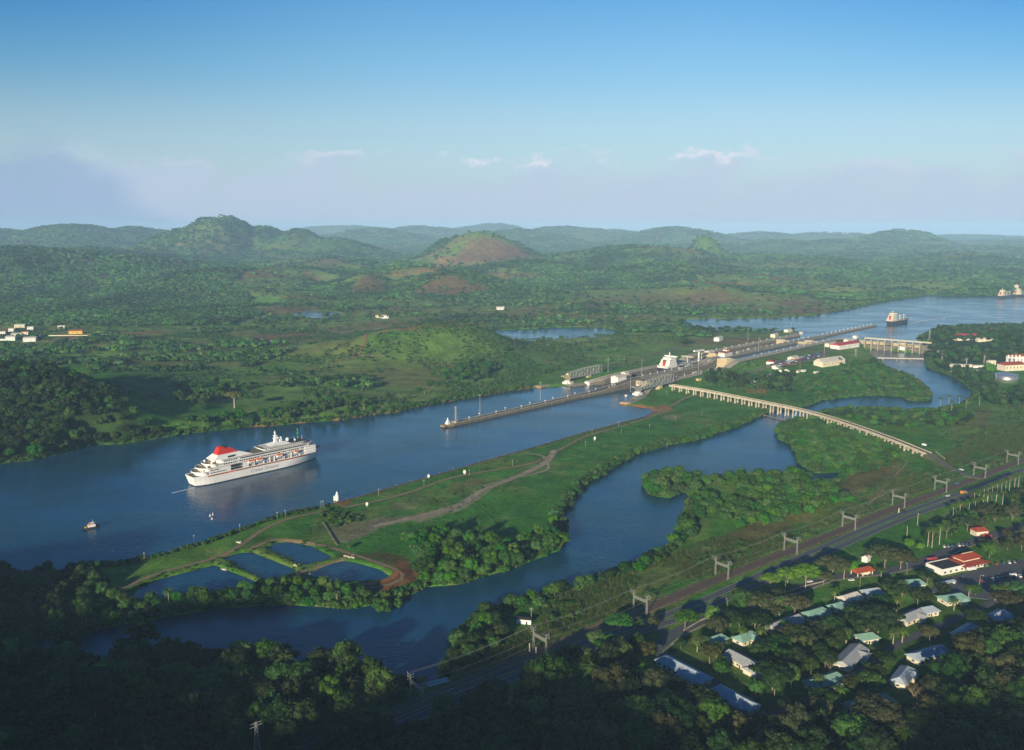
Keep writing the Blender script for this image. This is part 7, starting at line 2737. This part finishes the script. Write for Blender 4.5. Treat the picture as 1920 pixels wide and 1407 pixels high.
for i in range(len(WIRES) - 1):
    x0, y0, r0_ = WIRES[i]
    x1, y1, r1_ = WIRES[i + 1]
    b = MB()
    for o_, zz in ((-9, 16.6), (9, 16.6), (-6.2, 19), (6.2, 19)):
        a0 = np.array([x0 - math.sin(r0_) * o_, y0 + math.cos(r0_) * o_])
        a1 = np.array([x1 - math.sin(r1_) * o_, y1 + math.cos(r1_) * o_])
        prev = None
        for k in range(9):
            f = k / 8
            q = a0 * (1 - f) + a1 * f
            z = zz - 4 * 2.2 * f * (1 - f)
            cur = (q[0] - x0, q[1] - y0, z)
            if prev:
                b.beam(prev, cur, .08)
            prev = cur
    o = b.build('power_line', M['steel'])
    o.location = (x0, y0, 0)
    props(o, 'thin power lines of the railway span running away from the ' + ORD[i] + ' portal', 'cable', 'power line spans')
# lattice pylon at the bottom edge
x_, y_ = [float(v) for v in at(483, 1420, 3)]
t = thing('pylon', 'thin pale lattice pylon standing in the shaded wood at the bottom edge', 'pylon', (x_, y_, 3), .4)
b = MB()
for a, c_ in ((-1, -1), (1, -1), (1, 1), (-1, 1)):
    b.beam((a * 1.6, c_ * 1.6, 0), (a * .3, c_ * .3, 19), .22)
for k in range(9):
    z0_, z1_ = 19 * k / 9, 19 * (k + 1) / 9
    w0, w1 = 1.6 - k * .14, 1.6 - (k + 1) * .14
    b.beam((-w0, -w0, z0_), (w1, -w1, z1_), .14)
    b.beam((w0, w0, z0_), (-w1, w1, z1_), .14)
b.build('tower_body', M['galv'], t)
MB().beam((-3, 0, 16), (3, 0, 17.5), .22).beam((-2.4, 0, 18), (2.6, 0, 18.8), .2).build('crossarm', M['galv'], t)

# ---------------------------------------------------------------- village houses
for i, (x_, y_, L, W, rz, rm, lab) in enumerate(HW):
    z_ = zt(x_, y_)
    t = thing('village_house', lab, 'house', (x_, y_, z_), rz)
    L = L * .92
    W *= .86
    wl_ = MB().box(0, 0, -.8, L, W, 4.0).build('wall', M['cream'], t)
    MB().gable(0, 0, 3.21, L, W, 2.6, 0, 1.0, 3.2 if rm in ('roof_green', 'roof_blue') else .9, .22).build('roof', M[rm], t)
    sg = -1 if math.cos(rz + .6) > 0 else 1
    if L > 14:
        w = MB().box(L * .22, sg * W * .5, -.8, L * .32, W * .5, 3.85).build('wing_wall', M['cream'], t)
        MB().gable(L * .22, sg * W * .46, 3.06, W * .62, L * .32, 2.2, math.pi / 2, .8, 1.6, .22).build('wing_roof', M[rm], t)
    for s2 in (-1, 1):
        nw = max(2, int(L / 4.2))
        for k in range(nw):
            MB().box(-L / 2 + L * (k + .5) / nw, s2 * W / 2, 1.1, 1.5, .18, 1.1).build('window', M['glass'], t)
        MB().box(s2 * L / 2, 0, 1.1, .18, 1.8, 1.1).build('window', M['glass'], t)
    MB().box(-L * .1 + .3, -W / 2, 0, .95, .22, 2.05).build('door', M['dark'], t)

# restaurant with stepped red roofs
x_, y_ = [float(v) for v in at(1812, 1048, 8)]
rz = R(24)
t = thing('restaurant', 'restaurant with stepped red tiled hip roofs and cream walls', 'restaurant', (x_, y_, 3), rz, None, .82)
MB().box(0, 0, -.5, 30, 20, 4.9).build('wall', M['cream'], t)
MB().gable(0, 0, 4.41, 30, 20, 3.2, 0, 2.6, 10, .3).build('lower_roof', M['roof_red'], t)
MB().box(0, 0, 6.4, 22, 11, 1.8).build('clerestory', M['cream'], t)
MB().gable(0, 0, 8.21, 22, 11, 3.6, 0, 1.5, 4, .3).build('upper_roof', M['roof_red'], t)
MB().box(0, 0, 12.05, 14.5, .5, .45).build('ridge_cap', M['cream'], t)
for k in range(7):
    for sg in (-1, 1):
        MB().box(-12.6 + 4.2 * k, sg * 10, .9, 2.0, .2, 2.0).build('window', M['glass'], t)
for k in range(4):
    MB().box(-15, -7.2 + 4.8 * k, .9, .2, 2.0, 2.0).build('window', M['glass'], t)
MB().box(12, -10.05, 0, 1.6, .3, 2.4).build('door', M['dark'], t)
x_, y_ = [float(v) for v in at(1772, 1066, 4)]
t = thing('flat_roofed_annex', 'white annex with dark flat roof left of the restaurant', 'annex', (x_, y_, 3), rz)
MB().box(0, 0, -.5, 24, 15, 4.6).build('wall', M['white'], t)
MB().box(0, 0, 4.12, 23, 14, .25).build('roof', M['roof_dark'], t)
MB().box(0, 7.4, 4.12, 24, .4, .7).box(0, -7.4, 4.12, 24, .4, .7).box(-11.8, 0, 4.12, .4, 14.3, .7).box(11.8, 0, 4.12, .4, 14.3, .7).build('parapet', M['white'], t)
for k in range(4):
    MB().box(-9 + 6 * k, -7.55, 1.2, 2, .2, 1.4).build('window', M['glass'], t)
x_, y_ = [float(v) for v in at(1748, 1052, 4)]
t = thing('canopy', 'small red canopy roof beside the annex', 'canopy', (x_, y_, 3), rz)
MB().gable(0, 0, 2.8, 7, 4, 1.0, 0, .4, .5, .2).build('canopy_roof', M['roof_metal_red'], t)
for a, c_ in ((-3, -1.6), (3, -1.6), (3, 1.6), (-3, 1.6)):
    MB().cyl(a, c_, 0, 2.8, .12, .12, 6).build('post', M['white'], t)
for px_, py_, s_, lab in ((1780, 1094, 1, 'pale blue-grey awning in front of the annex'), (1765, 1098, .8, 'small white kiosk at the corner of the annex')):
    x_, y_ = [float(v) for v in at(px_, py_, 4)]
    t = thing('awning', lab, 'awning', (x_, y_, 3), rz)
    MB().gable(0, 0, 2.4, 9 * s_, 4, .9, 0, .3, .4, .15).build('awning_roof', M['roof_blue' if s_ == 1 else 'white'], t)
    for a in (-1, 1):
        MB().box(a * 4 * s_, 0, 0, .3, 3, 2.4).build('support', M['white'], t)
# orange pavilion
x_, y_ = [float(v) for v in at(1616, 1070, 6)]
t = thing('pavilion', 'open pavilion with bright orange-red tiled roof beside the street', 'pavilion', (x_, y_, 3), R(22))
MB().gable(0, 0, 3.4, 16, 7.5, 2.0, 0, .9, 1.2, .25).build('roof', M['roof_orange'], t)
for k in range(4):
    for sg in (-1, 1):
        MB().box(-7 + 4.7 * k, sg * 3.4, -.4, .5, .5, 3.8).build('post', M['cream'], t)
MB().box(3, 0, -.4, 7, 4, 3.2).build('wall', M['cream'], t)
x_, y_ = [float(v) for v in at(1624, 1048, 5)]
t = thing('kiosk', 'small white kiosk with orange panels behind the pavilion', 'kiosk', (x_, y_, 3), R(45))
MB().box(0, 0, -.4, 6, 4.5, 3.8).build('wall', M['white'], t)
MB().gable(0, 0, 3.41, 6, 4.5, 1.4, 0, .6, 1.5, .2).build('roof', M['white'], t)
MB().gable(0, 0, 4.3, 2.4, 1.6, .9, 0, .3, .4, .1).build('roof_panel', M['roof_orange'], t)
for k, px_ in enumerate((1592, 1600)):
    x_, y_ = [float(v) for v in at(px_, 1058, 4)]
    t = thing('fuel_pump', ('left' if k == 0 else 'right') + ' cream pump box behind the left end of the pavilion', 'pump', (x_, y_, 3.2), R(20))
    MB().box(0, 0, 0, 1.6, 1.2, 2.4).build('body', M['cream'], t)
    MB().box(0, 0, 2.42, 1.9, 1.5, .3).build('cap', M['white'], t)
x_, y_ = [float(v) for v in at(1836, 997, 6)]
t = thing('park_house', 'cream house with red roof hidden among the park trees', 'house', (x_, y_, 3), R(10))
MB().box(0, 0, -.5, 11, 8, 5).build('wall', M['cream'], t)
MB().gable(0, 0, 4.51, 11, 8, 2.4, 0, .8, 2, .2).build('roof', M['roof_red'], t)
MB().box(2, -4.05, 1.2, 1.4, .2, 1.3).build('window', M['glass'], t)
x_, y_ = [float(v) for v in at(1850, 1004, 5)]
t = thing('flowering_bush', 'dark red flowering bush beside the house in the park', 'bush', (x_, y_, 3))
b = MB()
for k in range(5):
    b.ball(rt.normal() * 1.5, rt.normal() * 1.5, 1.6 + rt.random(), 1.5, 8, 5)
b.build('blossom_crown', M['flower'], t)
# white hut by the railway
x_, y_ = [float(v) for v in at(983, 1168, 3)]
t = thing('trackside_hut', 'white hut with dark roof on the grass by the railway', 'hut', (x_, y_, 3), R(-12))
MB().box(0, 0, -.5, 10, 4.5, 3.7).build('wall', M['white'], t)
MB().gable(0, 0, 3.21, 10, 4.5, .7, 0, .5, 0, .2).build('roof', M['roof_dark'], t)
MB().box(2, -2.3, 0, 1, .2, 2).build('door', M['dark'], t)
x_, y_ = [float(v) for v in at(996, 1165, 3)]
t = thing('wooden_pole', 'pole with insulators beside the white hut', 'pole', (x_, y_, 3))
MB().cyl(0, 0, 0, 10, .2, .14, 6).build('pole_shaft', M['palmbark'], t)
MB().beam((-1.2, 0, 9), (1.2, 0, 9), .2).beam((-1.0, 0, 8), (1, 0, 8), .2).build('crossarm', M['galv'], t)
for k, (px_, py_, h) in enumerate(((1005, 1226, 5), (993, 1222, 6), (1685, 962, 5))):
    x_, y_ = [float(v) for v in at(px_, py_, 3)]
    t = thing('marker_post', ('stout pale post right of the leftmost lit portal', 'stout pale post left of the first lit portal', 'cream post between railway and highway')[k], 'post', (x_, y_, 3))
    MB().cyl(0, 0, 0, h * .8, .5, .35, 7).build('shaft', M['cream'], t)
    MB().box(0, 0, h * .8, .7, .7, h * .1).build('cap', M['cream'], t)

# ---------------------------------------------------------------- markers on the grassy tongue
x_, y_ = [float(v) for v in at(632, 933, 3)]
t = thing('range_beacon', 'tall white rocket-shaped beacon on the bank beside the channel', 'beacon', (x_, y_, zt(x_, y_)))
b = MB()
b.cyl(0, 0, 0, 8.5, 1.9, 1.7, 12)
b.cyl(0, 0, 8.5, 10.5, 1.7, 1.0, 12)
b.cyl(0, 0, 10.5, 12.2, 1.0, .5, 10)
b.build('tower', M['white'], t)
MB().box(-2.6, -.3, 0, 1.2, 1.8, 8).build('stair', M['white'], t)
MB().box(-5, -1, 0, 1.5, 1.5, 2).build('base_box', M['white'], t)


def range_board(px_, py_, h, r_, lab):
    x_, y_ = [float(v) for v in at(px_, py_, 3)]
    t = thing('range_marker', lab, 'marker', (x_, y_, zt(x_, y_)), .3)
    MB().cyl(0, 0, 0, h - r_, .35, .3, 6).beam((-1, .9, 0), (-.2, .2, h - r_), .2).beam((1, .9, 0), (.2, .2, h - r_), .2).build('mast', M['galv'], t)
    b = MB()
    n = 14
    P = [(r_ * .7 * math.cos(2 * math.pi * k / n), sgn * .2, h + r_ * 1.0 * math.sin(2 * math.pi * k / n)) for sgn in (-1, 1) for k in range(n)]
    b.poly(P, [tuple(range(n)), tuple(range(2 * n - 1, n - 1, -1))] + [(k, k + n, (k + 1) % n + n, (k + 1) % n) for k in range(n)])
    b.build('board', M['white'], t)


range_board(871, 890, 2.8, 2.2, 'large oval white range board on the grass, rightmost of three')
range_board(803.5, 896, 2.3, 1.8, 'oval white range board on the grass near the shore path')
range_board(688, 951, 3.0, 1.7, 'small narrow white range board beside the dirt track')
range_board(1115, 828, 4.0, 2.0, 'small white range board towards the viaduct')
gl = thing('grass_lamp', 'x', 'lamp post')
MB().cyl(0, 0, 0, 6.2, .16, .11, 6).build('post', M['galv'], gl)
MB().box(0, 0, 6.2, .7, .7, .35).build('lamp_head', M['white'], gl)
GL = [(710, 930), (795, 912), (880, 893), (961, 874), (520, 974), (606, 952), (1035, 858), (1098, 838), (1110, 815), (1165, 815), (1218, 805), (1266, 790), (1316, 780), (1250, 742), (602, 953), (535, 970), (450, 998), (364, 1018), (271, 1052), (212, 1048), (168, 1085), (1160, 800), (1250, 842), (1420, 720)]
for i, (px_, py_) in enumerate(GL):
    x_, y_, z_ = gp(px_, py_)
    lab = 'thin lamp post on the grassy tongue, ' + ORD[i] + ' in the scatter over the grass'
    if i == 0:
        gl.location = (x_, y_, z_)
        gl['label'], gl['group'] = lab, 'thin lamp posts on the grassy tongue'
    else:
        copy_thing(gl, (x_, y_, z_), 0, lab, None, 'thin lamp posts on the grassy tongue')
# shore posts on the channel side
sp = thing('shore_post', 'x', 'post')
MB().cyl(0, 0, -1, 2.0, .09, .07, 5).build('shaft', M['galv'], sp)
MB().box(0, 0, 2.0, .22, .22, .2).build('cap', M['white'], sp)
shore = resample(pts([(240, 1056), (380, 1020), (450, 995), (520, 971), (590, 953), (636, 941), (700, 923), (800, 895), (900, 866), (1000, 838), (1100, 809), (1180, 788)], 0), 3)
cs_ = np.concatenate([[0], np.cumsum(np.hypot(*np.diff(shore, axis=0).T))])
nsp = 34
for i in range(nsp):
    j = int(np.searchsorted(cs_, cs_[-1] * (i + .5) / nsp))
    x_, y_ = shore[j]
    x_, y_ = float(x_) + 1.2, float(y_) - 1.6
    z_ = max(zt(x_, y_), .2)
    lab = ORD[i] + ' post along the channel edge of the tongue, counting from the ponds end'
    if i == 0:
        sp.location = (x_, y_, z_)
        sp['label'], sp['group'] = lab, 'posts along the channel edge'
    else:
        copy_thing(sp, (x_, y_, z_), 0, lab, None, 'posts along the channel edge')
# sluices between the ponds
for px_, py_, rz, lab in ((655, 1045, -.5, 'pale concrete sluice with cross arm at the corner of two ponds'), (557, 1061, -.4, 'small white sluice between the upper ponds'), (420, 1065, -.4, 'small orange sluice at the corner of the left pond'),
                          (584, 1078, 1.2, 'small white sluice at the left end of the lower pond'), (448, 1018, -.5, 'white beam lying on the grass above the ponds')):
    x_, y_ = [float(v) for v in at(px_, py_, 3)]
    t = thing('sluice', lab, 'sluice', (x_, y_, zt(x_, y_) + .1), rz)
    k = 1.0 if px_ == 655 else .5
    MB().box(0, 0, -.5, 11 * k, 1.3, 1.3).build('walkway', M['pale_concrete'], t)
    MB().box(1 * k, 1.2 * k, -.5, 1.2, 6 * k, 1.5).build('cross_wall', M['pale_concrete'] if k == 1 else M['white'], t)
x_, y_ = [float(v) for v in at(655, 1030, 3)]
tree('round', 0, 'l_man', x_, y_, zt(x_, y_), .45, name='round_tree', label='small tree by the sluice at the corner of the ponds')
p, q = [np.array([float(v) for v in at(*c, 3)]) for c in ((606, 980), (632, 1022))]
t = thing('retaining_wall', 'dark straight retaining wall at the end of the pale earth', 'wall', (p[0], p[1], 3))
MB().beam((0, 0, .2), (q[0] - p[0], q[1] - p[1], .2), 1.1, 1.6).build('wall_body', M['wet_concrete'], t)

# ---------------------------------------------------------------- lamps and poles of the village
st_l = thing('street_lamp', 'x', 'street lamp')
MB().cyl(0, 0, 0, 8.5, .14, .09, 6).beam((0, 0, 8.4), (1.8, 0, 8.9), .12).build('pole', M['galv'], st_l)
MB().box(2.1, 0, 8.8, .9, .35, .2).build('lamp_head', M['white'], st_l)
SL = [(1612, 1102, 'street lamp above the blue-grey house'), (1625, 1250, 'curved street lamp on the lower lane'), (1363, 1148, 'double street lamp right of the small bright tree'), (1361, 1180, 'street lamp over the dark street corner'),
      (1560, 1090, 'street lamp behind the parked white car'), (1700, 1076, 'grey lamp at the street bend before the restaurant'), (1472, 1110, 'thin street lamp under the umbrella trees'), (1836, 1100, 'street lamp in the car park')]
for i, (px_, py_, lab) in enumerate(SL):
    x_, y_ = [float(v) for v in at(px_, py_, 3)]
    if i == 0:
        st_l.location, st_l['label'] = (x_, y_, 3), lab
    else:
        copy_thing(st_l, (x_, y_, 3), i * .8, lab)
ut = thing('utility_pole', 'x', 'pole')
MB().cyl(0, 0, 0, 11, .24, .16, 7).build('shaft', M['tan'], ut)
MB().beam((-1, 0, 10.2), (1, 0, 10.2), .16).build('crossarm', M['galv'], ut)
UP = [(1378, 1144, 'tan utility pole near the small bright tree'), (1510, 1108, 'tan utility pole beside the white parked car'), (1582, 1087, 'tan utility pole at the left end of the orange pavilion'), (1632, 1046, 'tan utility pole behind the kiosk'),
      (1700, 1010, 'utility pole on the highway verge'), (1720, 985, 'second utility pole on the highway verge')]
for i, (px_, py_, lab) in enumerate(UP):
    x_, y_ = [float(v) for v in at(px_, py_, 3)]
    if i == 0:
        ut.location, ut['label'] = (x_, y_, 3), lab
    else:
        copy_thing(ut, (x_, y_, 3), .4 + i, lab)


# ---------------------------------------------------------------- vehicles
def car_proto(m, name='parked_car', kind='car'):
    t = thing(name, 'x', 'car' if kind == 'car' else kind)
    if kind == 'car':
        b = MB().box(0, 0, .35, 4.4, 1.75, .75).box(2.0, 0, .4, .5, 1.7, .5)
        b.build('body', M[m], t)
        MB().box(-.2, 0, 1.1, 2.5, 1.6, .6, 0, .78).build('cabin', M['glass'], t)
        MB().box(-.2, 0, 1.70, 1.75, 1.3, .06).build('roof', M[m], t)
    elif kind == 'van':
        MB().box(0, 0, .4, 5.2, 1.95, 1.9, 0, .94).build('body', M[m], t)
        MB().box(2.3, 0, 1.3, .6, 1.7, .7).build('windscreen', M['glass'], t)
    else:
        MB().box(-1.2, 0, .9, 6.2, 2.4, 2.3).build('cargo_box', M[m], t)
        MB().box(2.9, 0, .6, 1.9, 2.2, 2.0, 0, .9).build('cab', M['carwhite'], t)
        MB().box(3.6, 0, 1.6, .6, 1.9, .7).build('windscreen', M['glass'], t)
    for a in (-1.35, 1.35):
        for c_ in (-.85, .85):
            b = MB()
            n = 10
            P = [(a * (1 if kind == 'car' else 1.5) + .33 * math.cos(2 * math.pi * k / n), c_ + s_ * .12, .33 + .33 * math.sin(2 * math.pi * k / n)) for s_ in (-1, 1) for k in range(n)]
            b.poly(P, [tuple(range(n)), tuple(range(2 * n - 1, n - 1, -1))] + [(k, k + n, (k + 1) % n + n, (k + 1) % n) for k in range(n)])
            b.build('wheel', M['rubber'], t)
    return t


CARP = {}


def car(m, px_, py_, rz, lab, kind='car', grp=None, z=3.42):
    x_, y_ = [float(v) for v in at(px_, py_, z)]
    key = (m, kind)
    nm = {'car': 'parked_car', 'van': 'parked_van', 'truck': 'truck'}[kind]
    if key not in CARP:
        c_ = car_proto(m, nm, kind)
        CARP[key] = c_
        c_.location, c_.rotation_euler = (x_, y_, z), (0, 0, rz)
        c_['label'] = lab
        if grp:
            c_['group'] = grp
    else:
        copy_thing(CARP[key], (x_, y_, z), rz, lab, None, grp)


hwr = math.atan2(*(HWY[9] - HWY[8])[::-1])
car('carwhite', 1777, 931, R(30), 'white car driving on the highway behind the orange truck', z=3.35)
car('carorange', 1807, 926, R(30), 'orange truck driving on the highway', 'truck', z=3.35)
car('carsilver', 1886, 889, R(32), 'silver car farthest up the highway', z=3.35)
car('cardark', 1696, 960, R(30), 'dark car on the near highway lane', z=3.35)
car('cardark', 905, 1301, R(26), 'dark car on the shaded highway at the bottom', z=3.35)
car('carwhite', 1518, 1092, R(20), 'white car parked under the trees left of the tan pole', z=3.1)
car('carwhite', 1596, 1089, R(10), 'white police-style car on the street before the pavilion', z=3.3)
car('carblue', 1794, 908, R(-30), 'blue car on the access road at the end of the causeway', z=3.3)
car('carwhite', 1803, 882, R(-50), 'small white car on the causeway by the portal', z=4.1)
car('carwhite', 1733, 836, R(-45), 'white van at the right end of the viaduct', 'van', z=8.0)
car('carwhite', 1815, 1068, R(24), 'white van parked before the restaurant, left one', 'van')
car('carwhite', 1822, 1070, R(24), 'white truck parked before the restaurant', 'truck')
car('carwhite', 1899, 1081, R(10), 'white van alone in the car park', 'van')
car('carblue', 1805, 1083, R(70), 'blue car near the restaurant corner')
for i in range(16):
    m_ = ['carwhite', 'carsilver', 'cardark', 'carred', 'carblue'][i % 5]
    car(m_, 1840 + (i % 8) * 10 + random.uniform(-2, 2), 1062 + (i // 8) * 28 - (i % 8) * 1.2, R(80 + random.uniform(-6, 6)), ORD[i % 8] + {0: ' car from the left in the back row', 1: ' car from the left in the front row'}[i // 8] + ' of the restaurant car park', grp='cars in the restaurant car park')
for i in range(8):
    m_ = ['carwhite', 'carsilver', 'carblue', 'cardark'][i % 4]
    car(m_, 1770 + i * 7, 1026 - i * .6, R(75), ORD[i] + ' car from the left in the row behind the restaurant', grp='cars behind the restaurant', z=3.1)
zl = zz
for i in range(54):
    m_ = ['carwhite', 'carsilver', 'cardark', 'carred', 'carwhite', 'carblue'][int(rng.integers(6))]
    r_i, c_i = i // 18, i % 18
    px_, py_ = 1456 + c_i * 4.6 + r_i * 3, 687.5 - c_i * 1.1 - r_i * 3.6
    car(m_, px_, py_, LOCK_A + math.pi / 2, ORD[c_i] + ' car from the left in the ' + ('front', 'middle', 'back')[r_i] + ' row of the lock car park', grp='cars in the lock car park', z=zl)
# wakes: foam lines on the water
for nm, p, lev in (('foam_wake', [(366, 914), (352, 918), (338, 921), (322, 925)], .05), ('foam_wake', [(1708, 607), (1740, 600), (1800, 592)], 16.05)):
    w_ = strip(nm, pts(p, lev), 2.6 if lev < 1 else 7, M['r_foam'] if 'r_foam' in M else M.setdefault('r_foam', ragged('ragged_foam', 'foam')), 0, 4, zs=lev)
    w_['kind'] = 'stuff'
